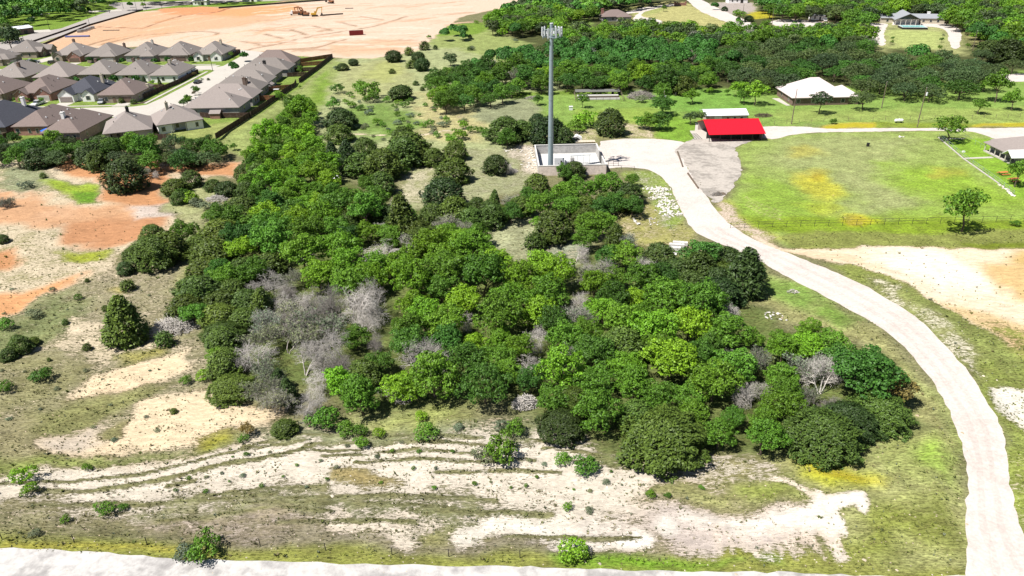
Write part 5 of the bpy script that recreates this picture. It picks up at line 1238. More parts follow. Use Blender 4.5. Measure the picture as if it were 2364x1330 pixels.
house('grey roofed house at the frame edge beside the highway verge', -252, 377, 90, 16, 15, 'brick_tan', 'shingle', wing=(-7, -1, 3), gdoor='trim', vents=4)
house('gable fronted house in the far left corner before the building site', -248, 399, 90, 16, 15, 'brick_tan', 'shingle', gables=[(-6, -1, 1.6, 'brick_brown', False), (1.4, 6.8, 2.6, 'brick_tan', True)], vents=4)
# second row, backs to the camera
house('hip roofed house with a tall brown chimney, left end of second row', -213.8, 333.5, 180, 15, 22, 'brick_tan', 'shingle', chimney=(-2.6, 4.6, 'brick_brown', 5.8))
house('hip roofed house hidden behind hedges, second in the second row', -194.6, 330.8, 180, 15, 18, 'brick_tan', 'shingle_warm', vents=3)
house('house with dark back porch and squat chimney, second row', -178.3, 335, 180, 14, 17.5, 'brick_tan', 'shingle', chimney=(3.0, -.8, 'brick_brown', 5.6), patio=(-5, 4, 2.4))
house('house with white back wall and black chimney, second row', -161.2, 332.2, 180, 13.6, 17.5, 'white_wall', 'shingle', chimney=(2.2, -1, 'brick_brown', 6.0), patio=(-1.5, 4, 2.2))
house('corner house with pale walls and thin chimney, second row', -146.2, 331, 180, 11.6, 20, 'white_wall', 'shingle', chimney=(-.4, 2.5, 'cream_wall', 5.8))
# third row, facing the lower street
house('house with pale garage at the left edge of the third row', -203, 299.4, 0, 15.5, 19, 'brick_tan', 'shingle_brown', wing=(.5, 7.2, 1), gdoor='trim')
house('red brick house with three white edged gables, third row', -183.8, 300.2, 0, 13.6, 20, 'brick_red', 'shingle_brown', gables=[(-6.7, -1.8, 1.8, 'brick_red', False), (.9, 6.7, 1.2, 'brick_red', True)], gdoor='trim', vents=7)
house('dark roofed white house with white gables, third row', -165.6, 297.5, 0, 13.4, 18, 'white_wall', 'shingle_dark', gables=[(-6.7, -.9, 2.8, 'white_wall', True), (2.0, 6.5, 2.0, 'white_wall', False)], chimney=(4.6, 2.0, 'cream_wall', 5.6))
house('brown roofed corner house behind two street trees, third row', -148.8, 292.0, 0, 13.6, 17, 'brick_tan', 'shingle_brown', gdoor='garage_brown', vents=3, chimney=(6.6, 4.4, 'cream_wall', 2.2))
# bottom row, backs to the camera
house('dark blue roofed house at the left edge of the bottom row', -171.4, 249.5, 180, 16.5, 24, 'brick_brown', 'shingle_dark', chimney=(-4.4, -7, 'white_wall', 6.2))
house('red brick house with a blue parasol behind it, bottom row', -155.2, 248.3, 180, 11.2, 21, 'brick_red', 'shingle_brown', vents=6)
house('long roofed house with a white chimney, bottom row', -140.6, 239.6, 180, 11.8, 21.5, 'brick_tan', 'shingle_brown', chimney=(.6, 5.6, 'white_wall', 6.0), vents=8)
house('house with black chimney just above the tree row, bottom row', -122.6, 236.6, 202, 13.4, 16.5, 'cream_wall', 'shingle_warm', chimney=(-.6, -.6, 'dark_metal', 6.4), patio=(1, 5.5, 2), vents=4)
house('turned house with white back walls and dark porch, bottom row', -111.0, 245.6, 212, 13.8, 14.6, 'white_wall', 'shingle_warm', chimney=(2.2, 1.2, 'cream_wall', 6.4), patio=(-1.8, 2.6, 2.6), vents=3)
# right hand column, between side street and long fence
house('nearest house of the fence side column with long pale wall', -104.2, 265.4, 270, 12.6, 19.4, 'brick_grey', 'shingle_warm', vents=8, gdoor='trim')
house('house with twin brown chimneys in the fence side column', -104.4, 279.6, 270, 12.4, 20.4, 'brick_grey', 'shingle_warm', chimney=(-3.4, 5.2, 'brick_brown', 6.2), patio=(-6, -2, 2.5), vents=4)
house('third house of the fence side column with two dark vents', -105.2, 293.4, 270, 12.6, 19, 'brick_tan', 'shingle', chimney=(3.5, 4.2, 'brick_brown', 4.8), vents=5)
house('dark gabled house in the middle of the fence side column', -106.0, 307.2, 270, 12.2, 19, 'brick_grey', 'shingle', vents=6)
house('house with black chimney in the fence side column', -107.0, 321.4, 270, 12.2, 18.4, 'brick_tan', 'shingle', chimney=(-2.4, 3.4, 'dark_metal', 5.4), vents=5)
house('second farthest house of the fence side column', -106.2, 335.4, 270, 12.2, 21, 'brick_grey', 'shingle', vents=5)
house('reddish roofed house at the far end of the fence side column', -107.0, 350.2, 270, 13.6, 19.6, 'brick_tan', 'shingle_brown', vents=2, pitch=.7)

# drives and pavements
DRV = [(-214.6, 361, -209.4, 374.6), (-196.2, 361, -191.2, 372), (-178.6, 361, -172.6, 370.5), (-163, 361, -157.8, 371.8), (-201.8, 277, -196.0, 288), (-182.6, 277, -177.8, 288.6), (-172.0, 277, -166.4, 285.2), (-148.4, 277, -143.4, 283), (-120, 262, -114, 267.5), (-121, 276.8, -114, 282.5), (-121, 290.6, -114, 296), (-121, 304.6, -114, 309.6), (-121, 318.4, -114, 324), (-121, 333, -114, 338), (-121, 347, -114, 353), (-152, 255, -147.4, 264), (-164.5, 258, -160, 264)]
for i, (a, b, c, d) in enumerate(DRV):
    sheet('driveway', [(a, b), (c, b), (c, d), (a, d)], M['concrete'], .040 + .0004 * i)
PAV = [((-225, 362.2), (-139, 362.2), 1.2), ((-320, 346.6), (-139.5, 346.6), 1.2), ((-260, 278.6), (-142, 278.8), 1.2), ((-137.4, 281), (-136.6, 344), 1.2), ((-119.6, 276), (-118.6, 388), 1.2), ((-240, 262.4), (-150, 262.2), 1.0)]
for i, (a, b, w_) in enumerate(PAV):
    mb = MB(); dx, dy = b[0] - a[0], b[1] - a[1]
    mb.box(((a[0] + b[0]) / 2, (a[1] + b[1]) / 2, .06 + .001 * i), (math.hypot(dx, dy), w_, .12), math.atan2(dy, dx))
    prop(mb.build('pavement', M['concrete']), kind='structure')
prop(MB().prism([(-142, 272.9 + 6), (-137.6, 283), (-137.5, 290), (-139, 286)], 0, .07, 'z').build('flower_bed', simple('mulch', (.07, .045, .035), .95, var=.3)), kind='structure')

# ---------------------------------------------------------------- board fences
def board_panel(mat, L=2.4, h=1.8):
    mb = MB(); n = 8
    for k in range(n): mb.box((L * (k + .5) / n, .012 * (k % 2), h / 2 + .02 * ((k * 7) % 3)), (L / n - .02, .03, h))
    mb.box((L / 2, .04, .35), (L, .05, .1)); mb.box((L / 2, .04, h - .35), (L, .05, .1))
    return mb.mesh('panel', mat)
PAN = {'fence_wood': board_panel(M['fence_wood']), 'fence_red': board_panel(M['fence_red'])}
POST = MB().box((0, 0, .95), (.11, .11, 1.9)).mesh('post', M['post_wood'])
def wood_fence(pts, label, mat='fence_wood', h=1.0):
    t = empty('wooden_fence', (pts[0][0], pts[0][1], 0), 0, label, 'fence', 'board fences of the suburb')
    for a, b in zip(pts[:-1], pts[1:]):
        dx, dy = b[0] - a[0], b[1] - a[1]; L = math.hypot(dx, dy); n = max(1, round(L / 2.4)); ang = math.atan2(dy, dx)
        for k in range(n):
            lx, ly = a[0] - pts[0][0] + dx * k / n, a[1] - pts[0][1] + dy * k / n
            p = link('panel', PAN[mat], t, (lx, ly, 0), ang); p.scale = (L / n / 2.4, 1, h)
            link('post', POST, t, (lx, ly, 0), ang).scale = (1, 1, h)
    return t
wood_fence([(-92.2, 228.5), (-89.5, 262), (-87.6, 303)], 'long dark board fence along the nearer backyards', h=1.08)
wood_fence([(-87.4, 314.5), (-86.4, 345), (-86.1, 375.2)], 'dark board fence along the farther backyards', h=1.05)
wood_fence([(-86.1, 375.4), (-98, 364), (-101, 358)], 'reddish board fence closing the last backyard', 'fence_red')
wood_fence([(-87.6, 303.2), (-95.5, 299.5), (-100, 298)], 'reddish board fence below the small shed', 'fence_red')
wood_fence([(-87.6, 303.4), (-87.2, 306), (-88.5, 314.2)], 'short dark fence at the gap in the long fence')
wood_fence([(-89.6, 256), (-104, 256.6), (-108, 258)], 'curved board fence below the nearest column house')
wood_fence([(-88.6, 283.4), (-95, 282.6)], 'orange brown board fence between two nearest backyards', 'fence_red')
wood_fence([(-87.0, 329), (-96, 328)], 'board fence under the small green backyard tree')
wood_fence([(-86.9, 340.5), (-96, 340)], 'board fence between two far backyards', 'fence_wood')
wood_fence([(-86.6, 356), (-96.5, 353)], 'brown board fence beside the reddish roofed house', 'fence_red')
wood_fence([(-228, 395.5), (-137.5, 394.6)], 'board fence behind the upper row before the building site')
wood_fence([(-137.6, 394.6), (-137.9, 384)], 'short board fence beside the corner house of the upper row')
wood_fence([(-139.4, 341), (-139.2, 318), (-141, 300), (-141.6, 290)], 'dark board fence on the bank above the side street')
wood_fence([(-212, 312.6), (-186, 312.4), (-141, 308)], 'board fence between the second and third rows', 'fence_wood')
wood_fence([(-163, 312.6), (-157, 312.7)], 'short reddish fence behind the dark roofed house', 'fence_red')
wood_fence([(-113.6, 230), (-106.4, 229.2)], 'dark fence between the two turned houses of the bottom row')
wood_fence([(-172, 228), (-162, 233.5), (-161.4, 240)], 'brown board fence below the dark blue roof', 'fence_wood')
wood_fence([(-148, 226), (-134, 227.5)], 'board fence under the long roofed house')

# small yard things
def shed(x, y, rot, w, d, h, roof, label, wall='brick_grey'):
    t = empty('garden_shed', (x, y, 0), rad(rot), label, 'shed')
    link('wall', MB().prism([(-w / 2, 0), (w / 2, 0), (w / 2, h), (0, h + w * .25), (-w / 2, h)], -d / 2, d / 2).mesh('wall', M[wall]), t)
    r = MB(); roof_gable(r, -w / 2, w / 2, -d / 2, d / 2 + .3, h + .06, .5, .08, .25); link('roof', r.mesh('roof', M[roof]), t)
    link('door', MB().box((0, -d / 2 - .03, .95), (1.0, .06, 1.9)).mesh('door', M['garage_brown']), t)
    return t
shed(-96.8, 302.6, 0, 4.0, 3.4, 2.2, 'shingle_warm', 'small gabled shed beside the fence side houses')
shed(-101.8, 256.9, 90, 3.2, 3.4, 1.9, 'shingle_warm', 'small reddish shed behind the nearest column house', 'brick_red')
def parasol(x, y):
    t = empty('parasol', (x, y, 0), 0, 'bright blue garden parasol behind the red brick house', 'parasol')
    mb = MB(); n = 8; rim = [(2 * math.cos(i * math.pi / 4 + .39), 2 * math.sin(i * math.pi / 4 + .39), 2.3) for i in range(n)]
    mb.add(rim + [(0, 0, 3.0), (0, 0, 2.85)] + [(a, b, 2.22) for a, b, c in rim], [(i, (i + 1) % n, 8) for i in range(n)] + [(10 + (i + 1) % n, 10 + i, 9) for i in range(n)] + [(i, 10 + i, 10 + (i + 1) % n, (i + 1) % n) for i in range(n)])
    link('canopy', mb.mesh('canopy', simple('blue_cloth', (.012, .12, .55), .6, var=.1)), t)
    link('pole', MB().tube((0, 0, 0), (0, 0, 2.9), .04).mesh('pole', M['white_metal']), t)
    link('base', MB().tube((0, 0, 0), (0, 0, .12), .4, n=12).mesh('base', M['dark_metal']), t)
parasol(-148.6, 235.4)
def table_set(x, y, label):
    t = empty('garden_table', (x, y, 0), 0, label, 'table')
    link('tabletop', MB().box((0, 0, .74), (2.2, 1.3, .08)).mesh('tabletop', M['white_metal']), t)
    for a in (-.9, .9):
        for b in (-.5, .5): link('leg', MB().tube((a, b, 0), (a, b, .7), .04).mesh('leg', M['white_metal']), t)
table_set(-145.5, 233.6, 'white garden table beside the blue parasol')
table_set(-177, 318.6, 'white table on the back porch of the second row')
table_set(-92.8, 299.4, 'white patio table beside the column of houses')

# ---------------------------------------------------------------- cars
PAINT = {'white': (0.75, 0.75, 0.76), 'black': (0.012, 0.012, 0.014), 'silver': (0.42, 0.43, 0.45), 'grey': (0.10, 0.11, 0.12), 'navy': (0.02, 0.025, 0.05), 'brown': (.10, .07, .06)}
CARM = {k: simple('car_paint_' + k, v, 0.25, var=0.03, spec=0.6) for k, v in PAINT.items()}
TYRE = MB().tube((-.11, 0, 0), (.11, 0, 0), .34, n=14).mesh('tyre', simple('rubber', (.02, .02, .02), .85))
RIM = MB().tube((-.125, 0, 0), (.125, 0, 0), .2, n=10).mesh('rim', M['white_metal'])
def car(x, y, rot, paint, label, kind='suv', scale=1.0, cat='car', name='parked_car'):
    t = empty(name, (x, y, .045), rad(rot), label, cat, 'cars and pickups parked in the suburb')
    L, W = (5.6, 1.95) if kind == 'pickup' else (4.7, 1.88)
    hl = L / 2
    if kind == 'pickup':
        prof = [(-hl, .45), (-hl, .98), (-.35, 1.0), (-.35, 1.02), (1.2, 1.05), (hl - .1, .95), (hl, .75), (hl, .42), (hl - .3, .35), (-hl + .3, .35)]
        cab = [(-.35, 1.0), (-.25, 1.78), (.95, 1.8), (1.55, 1.06), (1.5, 1.0)]
    elif kind == 'suv':
        prof = [(-hl, .45), (-hl + .02, 1.0), (1.05, 1.05), (hl - .15, .92), (hl, .7), (hl, .4), (hl - .3, .32), (-hl + .3, .32)]
        cab = [(-hl + .06, 1.0), (-hl + .35, 1.62), (.45, 1.66), (1.15, 1.05), (1.1, 1.0)]
    else:
        prof = [(-hl, .45), (-hl + .05, .92), (1.0, .96), (hl - .15, .82), (hl, .62), (hl, .38), (hl - .3, .3), (-hl + .3, .3)]
        cab = [(-hl + .75, .9), (-1.0, 1.40), (.35, 1.44), (1.15, .95), (1.1, .9)]
    b = MB().prism(prof, -W / 2, W / 2, 'y'); me = b.mesh('body', CARM[paint]); body = link('body', me, t)
    md = body.modifiers.new('round', 'BEVEL'); md.width = .06; md.segments = 2
    c = MB().prism(cab, -W / 2 + .14, W / 2 - .14, 'y').mesh('cabin_glass', M['glass']); link('cabin_glass', c, t)
    zt = cab[1][1]
    link('roof_panel', MB().box(((cab[1][0] + cab[2][0]) / 2, 0, cab[2][1] + .012), (cab[2][0] - cab[1][0] - .05, W - .32, .05)).mesh('roof_panel', CARM[paint]), t)
    if kind == 'pickup': link('cargo_bed', MB().box((-1.6, 0, 1.012), (2.1, W - .35, .03)).mesh('cargo_bed', M['dark_metal']), t)
    for sx in (-1, 1):
        for sy in (-1, 1):
            w_ = link('wheel', TYRE, t, (sx * L * .31, sy * (W / 2 - .1), .34), rad(90)); link('rim', RIM, w_)
    for sy in (-1, 1):
        link('headlight', MB().box((hl - .02, sy * .65, .68), (.08, .35, .16)).mesh('headlight', M['white_metal']), t)
    return t
car(-178.6, 282.6, -96, 'white', 'white pickup in the drive of the red brick house', 'pickup', cat='pickup', name='pickup_truck')
car(-189.5, 274.8, 2, 'white', 'white pickup parked on the lower street at the frame edge', 'pickup', cat='pickup', name='pickup_truck')
car(-184.2, 273.4, -40, 'navy', 'dark car nosing past the white street pickup', 'sedan')
car(-154.8, 283.2, -78, 'silver', 'silver suv in the drive right of the dark roofed house', 'suv')
car(-131.2, 318.2, 84, 'black', 'black car alone on the side street', 'sedan')
car(-193.4, 356.6, 178, 'grey', 'dark pickup parked in the upper street, the leftmost one', 'pickup', cat='pickup', name='pickup_truck')
car(-193.2, 367, 80, 'black', 'black suv in the drive of the second upper house', 'suv')
car(-176.2, 359.2, 178, 'black', 'black sedan at the kerb below the middle upper house', 'sedan')
car(-174.8, 366.4, 90, 'navy', 'dark suv in the drive of the middle upper house', 'suv')
car(-178.4, 369, 150, 'silver', 'silver car beside the middle upper house garage', 'sedan')
car(-160.6, 368.2, 90, 'white', 'white sedan half inside the open garage of the upper row', 'sedan')
car(-213.6, 325.6 + 24, 4, 'black', 'black car on the upper street at the left frame edge', 'suv')
car(-236.6, 378.6, 10, 'silver', 'silver car in front of the highway side houses', 'sedan')
car(-233.2, 376.2, 12, 'grey', 'grey car beside the silver one near the highway houses', 'sedan')
car(-222, 372.4, 20, 'brown', 'brown suv under the leafless tree on the upper street', 'suv')
car(193.4, 470.5, 70, 'white', 'white pickup beside the white trailer home in the gravel yard', 'pickup', cat='pickup', name='pickup_truck')

# ---------------------------------------------------------------- tower compound
M['block'] = bricky('block', (0.46, 0.44, 0.42), (0.38, 0.365, 0.35), (0.42, 0.41, 0.395), 1.0)
M['stone_face'] = bricky('stone_face', (0.80, 0.67, 0.60), (0.68, 0.56, 0.50), (0.82, 0.74, 0.68), 1.3)
M['coping'] = simple('coping', (0.60, 0.58, 0.55), 0.8, var=.1)
M['galvanised'] = simple('galvanised', (0.33, 0.40, 0.44), 0.42, metal=.25, var=.12, scale=1.2, stretch=(1, 1, .3))
M['antenna_white'] = simple('antenna_white', (.72, .74, .76), .45, var=.04)
M['cabinet_white'] = simple('cabinet_white', (.66, .66, .66), .5, var=.06)
M['slab'] = gravel_material('slab', (.66, .65, .63), (.52, .51, .50), .6, 2)
CX0, CX1, CY0, CY1, WH = 7.6, 25.4, 186.6, 206.2, 2.6
t = empty('block_wall_enclosure', (CX0, CY0, 0), rad(1), 'square stone faced block wall round the base of the tower', 'wall')
W_, D_ = CX1 - CX0, CY1 - CY0
link('front_wall', MB().bb(0, 0, -.3, W_, .2, WH).mesh('front_wall', M['block']), t)
link('front_facing', MB().bb(-.04, -.06, -.3, W_ + .04, -.002, WH - .01).mesh('front_facing', M['stone_face']), t)
link('back_wall', MB().bb(0, D_ - .2, -.3, W_, D_, WH).mesh('back_wall', M['block']), t)
link('left_wall', MB().bb(0, .202, -.3, .2, D_ - .202, WH).mesh('left_wall', M['block']), t)
link('right_wall', MB().bb(W_ - .2, .202, -.3, W_, 7.5, WH).bb(W_ - .2, 12.5, -.3, W_, D_ - .202, WH).mesh('right_wall', M['block']), t)
for nm, b in (('front', (-.1, -.1, W_ + .1, .28)), ('back', (-.1, D_ - .28, W_ + .1, D_ + .1)), ('left', (-.1, .285, .28, D_ - .285)), ('right', (W_ - .28, .285, W_ + .1, 7.5))):
    link('coping', MB().bb(b[0], b[1], WH + .003, b[2], b[3], WH + .14).mesh('coping', M['coping']), t)
link('coping', MB().bb(W_ - .28, 12.5, WH + .003, W_ + .1, D_ - .285, WH + .14).mesh('coping', M['coping']), t)
link('floor_slab', MB().bb(.25, .25, 0, W_ - .25, D_ - .25, .14).mesh('floor_slab', M['slab']), t)
link('gate', MB().box((W_ - .1, 8.75, 1.25), (.08, 2.4, 2.3)).box((W_ - .1, 11.25, 1.25), (.08, 2.4, 2.3)).mesh('gate', M['dark_metal']), t)
link('corner_post', MB().box((W_ + .3, -.1, 1.1), (.5, .5, 2.2)).mesh('corner_post', M['dark_metal']), t)

TX, TY = 10.9, 189.6
t = empty('cell_tower', (TX, TY, .1), 0, 'tall blue grey steel monopole with white antennas standing in the walled compound', 'tower')
TH_ = 37.6
mb = MB()
segs = [(0, .74), (9.5, .66), (9.5, .70), (19, .58), (19, .62), (29, .50), (29, .53), (TH_, .40)]
for i in range(0, 8, 2): mb.tube((0, 0, segs[i][0]), (0, 0, segs[i + 1][0] + (.4 if i < 6 else 0)), segs[i][1], segs[i + 1][1], n=18)
link('mast', mb.mesh('mast', M['galvanised']), t)
link('base_flange', MB().tube((0, 0, 0), (0, 0, .18), 1.05, n=18).mesh('base_flange', M['galvanised']), t)
link('top_cap', MB().tube((0, 0, TH_), (0, 0, TH_ + .12), .46, n=16).mesh('top_cap', M['antenna_white']), t)
ANT = MB().box((0, 0, 0), (.40, .20, 2.3)); ANT.box((0, .16, .8), (.16, .2, .2)); ANT.box((0, .16, -.8), (.16, .2, .2))
ANT_ME = ANT.mesh('panel_antenna', M['antenna_white'])
RRU = MB().box((0, 0, 0), (.34, .22, .62)).mesh('radio_unit', M['antenna_white'])
PIPE = MB().tube((0, 0, -1.3), (0, 0, 1.2), .045, n=6).mesh('mount_pipe', M['galvanised'])
ZA = TH_ - 2.0
for s in range(3):
    a0 = rad(-75 + 120 * s)
    ca, sa = math.cos(a0), math.sin(a0)
    R_ = 1.7
    fr = MB()
    for zz in (ZA - 1.1, ZA + .5):
        fr.tube((ca * .4, sa * .4, zz), (ca * R_, sa * R_, zz), .07, n=6)
        fr.tube((ca * R_ + sa * 1.6, sa * R_ - ca * 1.6, zz), (ca * R_ - sa * 1.6, sa * R_ + ca * 1.6, zz), .06, n=6)
    fr.tube((ca * .4, sa * .4, ZA - 2.3), (ca * R_, sa * R_, ZA - 1.1), .05, n=6)
    fr.box((ca * 1.3, sa * 1.3, ZA - 1.16), (1.9, .9, .05), a0)
    link('mount_frame', fr.mesh('mount_frame', M['galvanised']), t)
    for k, o in enumerate((-1.5, -.5, .5, 1.5)):
        if s == 2 and k == 1: continue
        px_, py_ = ca * (R_ + .12) - sa * o, sa * (R_ + .12) + ca * o
        link('mount_pipe', PIPE, t, (px_, py_, ZA - .2))
        an = link('panel_antenna', ANT_ME, t, (px_ + ca * .25, py_ + sa * .25, ZA + (.35 if k % 2 else .05)), a0 + rad(90))
        an.scale = (1, 1, (1.0, .72, 1.0, .9)[k])
        link('radio_unit', RRU, t, (px_ - ca * .3, py_ - sa * .3, ZA - .3 + .35 * (k % 2)), a0 + rad(90))
link('climbing_pegs', MB().add([], []).tube((.0, -.6, 3), (0, -.42, TH_ - 4), .035, n=4).mesh('cable_run', M['dark_metal']), t).name = 'cable_run'

def cabinet(x, y, w, d, h, label, name='equipment_cabinet', mat='cabinet_white'):
    t = empty(name, (x, y, .14), 0, label, 'cabinet', 'equipment inside the tower compound')
    link('housing', MB().bb(-w / 2, -d / 2, .1, w / 2, d / 2, h).mesh('housing', M[mat]), t)
    link('plinth', MB().bb(-w / 2 - .08, -d / 2 - .08, 0, w / 2 + .08, d / 2 + .08, .098).mesh('plinth', M['slab']), t)
    link('door', MB().bb(-w / 2 + .08, -d / 2 - .03, .2, w / 2 - .08, -d / 2 - .002, h - .12).mesh('door', M[mat]), t)
    link('louvre', MB().bb(w * .12, -d / 2 - .05, h * .55, w * .3, -d / 2 - .031, h * .75).mesh('louvre', M['dark_metal']), t)
    link('handle', MB().bb(-w * .1, -d / 2 - .06, h * .42, -w * .06, -d / 2 - .031, h * .5).mesh('handle', M['dark_metal']), t)
cabinet(13.4, 193.2, 2.6, 2.0, 2.9, 'tall white equipment cabinet right of the tower base')
cabinet(15.6, 194.6, 1.2, 1.4, 1.5, 'low white cabinet beside the tall one in the compound')
cabinet(17.2, 195.4, 1.0, 1.0, 2.0, 'narrow grey cabinet with a dark door in the compound', mat='block')
cabinet(24.0, 190.6, .55, .4, 1.3, 'small grey meter box at the right compound wall', 'meter_box', 'block')
t = empty('cable_bridge', (19.5, 196.0, .14), rad(8), 'thin steel cable bridge across the white compound floor', 'rack', 'equipment inside the tower compound')
for k in range(4): link('support_post', MB().tube((k * 1.7 - 2.6, 0, 0), (k * 1.7 - 2.6, 0, 2.3), .04, n=6).mesh('support_post', M['galvanised']), t)
link('grating', MB().bb(-2.9, -.25, 2.3, 2.9, -.19, 2.36).bb(-2.9, .19, 2.3, 2.9, .25, 2.36).mesh('grating', M['galvanised']), t)
for k in range(12): link('rung', MB().bb(-2.8 + k * .5, -.19, 2.31, -2.72 + k * .5, .19, 2.35).mesh('rung', M['galvanised']), t)

# pipe gate and pipe fence right of the compound
def pipe_fence(pts, label, n_rail=2, h=1.2, sp=3.0, name='pipe_fence', mat='dark_metal', r=.05, rail=.035):
    t = empty(name, (pts[0][0], pts[0][1], 0), 0, label, 'fence')
    pm = MB().tube((0, 0, -.2), (0, 0, h), r, n=6).mesh('post', M[mat])
    for a, b in zip(pts[:-1], pts[1:]):
        dx, dy = b[0] - a[0], b[1] - a[1]; L = math.hypot(dx, dy); n = max(1, round(L / sp))
        for k in range(n + (1 if b is pts[-1] else 0)):
            link('post', pm, t, (a[0] - pts[0][0] + dx * k / n, a[1] - pts[0][1] + dy * k / n, 0))
        ox, oy = a[0] - pts[0][0], a[1] - pts[0][1]
        for q in range(n_rail):
            zz = h * (1 - .8 * q / max(1, n_rail)) - .03
            link('rail', MB().tube((ox, oy, zz), (ox + dx, oy + dy, zz), rail, n=5).mesh('rail', M[mat]), t)
    return t
pipe_fence([(26.9, 193.8), (29.6, 193.6)], 'small black pipe gate right of the compound wall', 3, 1.7, 1.3, 'pipe_gate')
pipe_fence([(26.6, 191.4), (33.4, 190.2)], 'low black pipe rail in front of the pipe gate', 1, 1.0, 3.3)
pipe_fence([(47.8 + 3.05 * 0, 148.4), (112, 148.9)], 'long black pipe and wire fence along the pasture edge', 2, 1.4, 3.05, r=.045, rail=.028)
# yard fence of the grey house
t = pipe_fence([(128.3, 215.2), (124.0, 194.5), (121.2, 173.4), (119.6, 165.0)], 'silver chain link fence along the house yard', 2, 1.3, 3.0, 'chain_link_fence', 'galvanised', .04, .025)
prop(MB().prism([(128.0, 215.2), (128.4, 215.3), (124.2, 194.5), (121.5, 173.4), (121.1, 173.4), (123.8, 194.5)], 0, .16, 'z').build('kerb_strip', M['concrete']), kind='structure')
prop(MB().prism([(124.0, 193.9), (132.4, 194.3), (132.4, 195.6), (124.1, 194.9)], 0, .07, 'z').build('garden_path', M['concrete']), kind='structure')
prop(MB().prism([(128.4, 213.4), (135.0, 213.2), (135.0, 213.5), (128.4, 213.7)], 0, .15, 'z').build('kerb_strip', M['concrete']), kind='structure')
pipe_fence([(128.6, 213.6), (135.0, 213.4), (134.3, 201.5)], 'silver wire fence between the drive and the lawn', 1, 1.2, 3.2, 'chain_link_fence', 'galvanised', .03, .02)
rr = random.Random(3)
STONE_MESH = []
for i in range(6):
    me_rng = np.random.default_rng(i)
    import bmesh
    bm = bmesh.new(); bmesh.ops.create_icosphere(bm, subdivisions=1, radius=.5)
    for v in bm.verts:
        v.co *= me_rng.uniform(.72, 1.15); v.co.z *= .62
    me = bpy.data.meshes.new('stone'); bm.to_mesh(me); bm.free(); STONE_MESH.append(me)
M['limestone'] = simple('limestone', (.62, .57, .50), .95, var=.2, scale=2.5, objvar=.15)
M['pale_stone'] = simple('pale_stone', (.56, .53, .48), .95, var=.15, scale=2.5, objvar=.12)
for me in STONE_MESH: me.materials.append(M['limestone'])
def stones(label, name, pts, smin, smax, n, spread, seed=0, mat=None, zs=1.0, cat='rubble', group=None):
    r = random.Random(seed)
    t = empty(name, (pts[0][0], pts[0][1], hz(*pts[0])), 0, label, cat, group)
    for i in range(n):
        k = r.random() * (len(pts) - 1); j = int(k); f = k - j
        a, b = pts[j], pts[min(j + 1, len(pts) - 1)]
        x = a[0] + (b[0] - a[0]) * f + r.gauss(0, spread); y = a[1] + (b[1] - a[1]) * f + r.gauss(0, spread)
        o = link('stone', STONE_MESH[r.randrange(6)], t, (x - pts[0][0], y - pts[0][1], hz(x, y) - hz(*pts[0]) + .1))
        s = r.uniform(smin, smax); o.scale = (s, s * r.uniform(.6, 1), s * r.uniform(.5, .9) * zs); o.rotation_euler = (r.uniform(-.3, .3), r.uniform(-.3, .3), r.uniform(0, 6))
        if mat: o.material_slots[0].link = 'OBJECT'; o.material_slots[0].material = M[mat]
    return t
stones('line of grey stones at the lower end of the yard fence', 'stone_row', [(121.2, 173), (120.2, 168), (119.4, 164.6)], .6, 1.0, 34, .25, 5, 'limestone')

# rubble and blocks by the bend of the track
t_r = []
for i, (px, py) in enumerate([(1518, 443), (1528, 450), (1524, 459), (1540, 465), (1534, 474), (1548, 482), (1540, 490), (1553, 497), (1512, 436), (1530, 438)]):
    x, y = G(px, py)
    stones('heap of white rubble, %s from the top of the row beside the track' % ORD[i], 'rubble_heap', [(x - 1.7, y), (x, y + .4), (x + 1.7, y - .2)], .25, .85, 44, .6, 20 + i, 'pale_stone', 1.3, 'rubble', 'heaps of white rubble beside the gravel track')
stones('scatter of flat stones left of the tower compound', 'stone_scatter', [G(1170, 350), G(1205, 345), G(1235, 348), G(1215, 372), G(1232, 388)], .4, 1.1, 60, 1.6, 41, 'pale_stone', .6)
stones('broken white slabs in the sandy patch below the rubble', 'stone_scatter', [G(1462, 505), G(1468, 515), G(1480, 519)], .6, 1.2, 9, .25, 42, 'pale_stone', .7)
stones('loose white stones right of the broken slabs', 'stone_scatter', [G(1495, 503), G(1515, 512), G(1500, 520)], .3, .8, 16, .7, 43, 'pale_stone', .8)
stones('pale stones among the grass right of the grove', 'stone_scatter', [G(1760, 730), G(1790, 732), G(1775, 745)], .3, .8, 16, .8, 44, 'pale_stone', .8)
stones('dark heap of scrap and earth beside the barn yard', 'scrap_heap', [G(1655, 452), G(1662, 448), G(1670, 445)], .5, 1.2, 26, .5, 45, 'bark', .8, 'heap')
stones('row of reddish rubble left of the compound wall', 'rubble_heap', [G(1222, 342), G(1228, 356), G(1236, 372), G(1236, 386)], .4, 1.0, 40, .6, 46, 'limestone', 1.0)
for i, (px, py) in enumerate([(1554, 577), (1562, 571), (1570, 566)]):
    x, y = G(px, py)
    t = empty('concrete_block', (x, y, hz(x, y)), rad(-12), '%s of the three long pale concrete blocks by the track' % ['nearest', 'middle', 'farthest'][i], 'block', 'long concrete blocks by the track')
    link('slab', MB().bb(-1.5, -.42, 0, 1.5, .42, .7).mesh('slab', M['coping']), t); link('lifting_loop', MB().tube((-.9, 0, .7), (-.9, 0, .82), .04, n=5).tube((.9, 0, .7), (.9, 0, .82), .04, n=5).mesh('lifting_loop', M['dark_metal']), t)
x, y = G(1530, 573); prop(MB().bb(-1.2, -.5, 0, 1.2, .5, .45).build('concrete_block', M['coping'], None, (x, y, hz(x, y)), rad(-8)), 'short pale concrete block left of the three long ones', 'block')
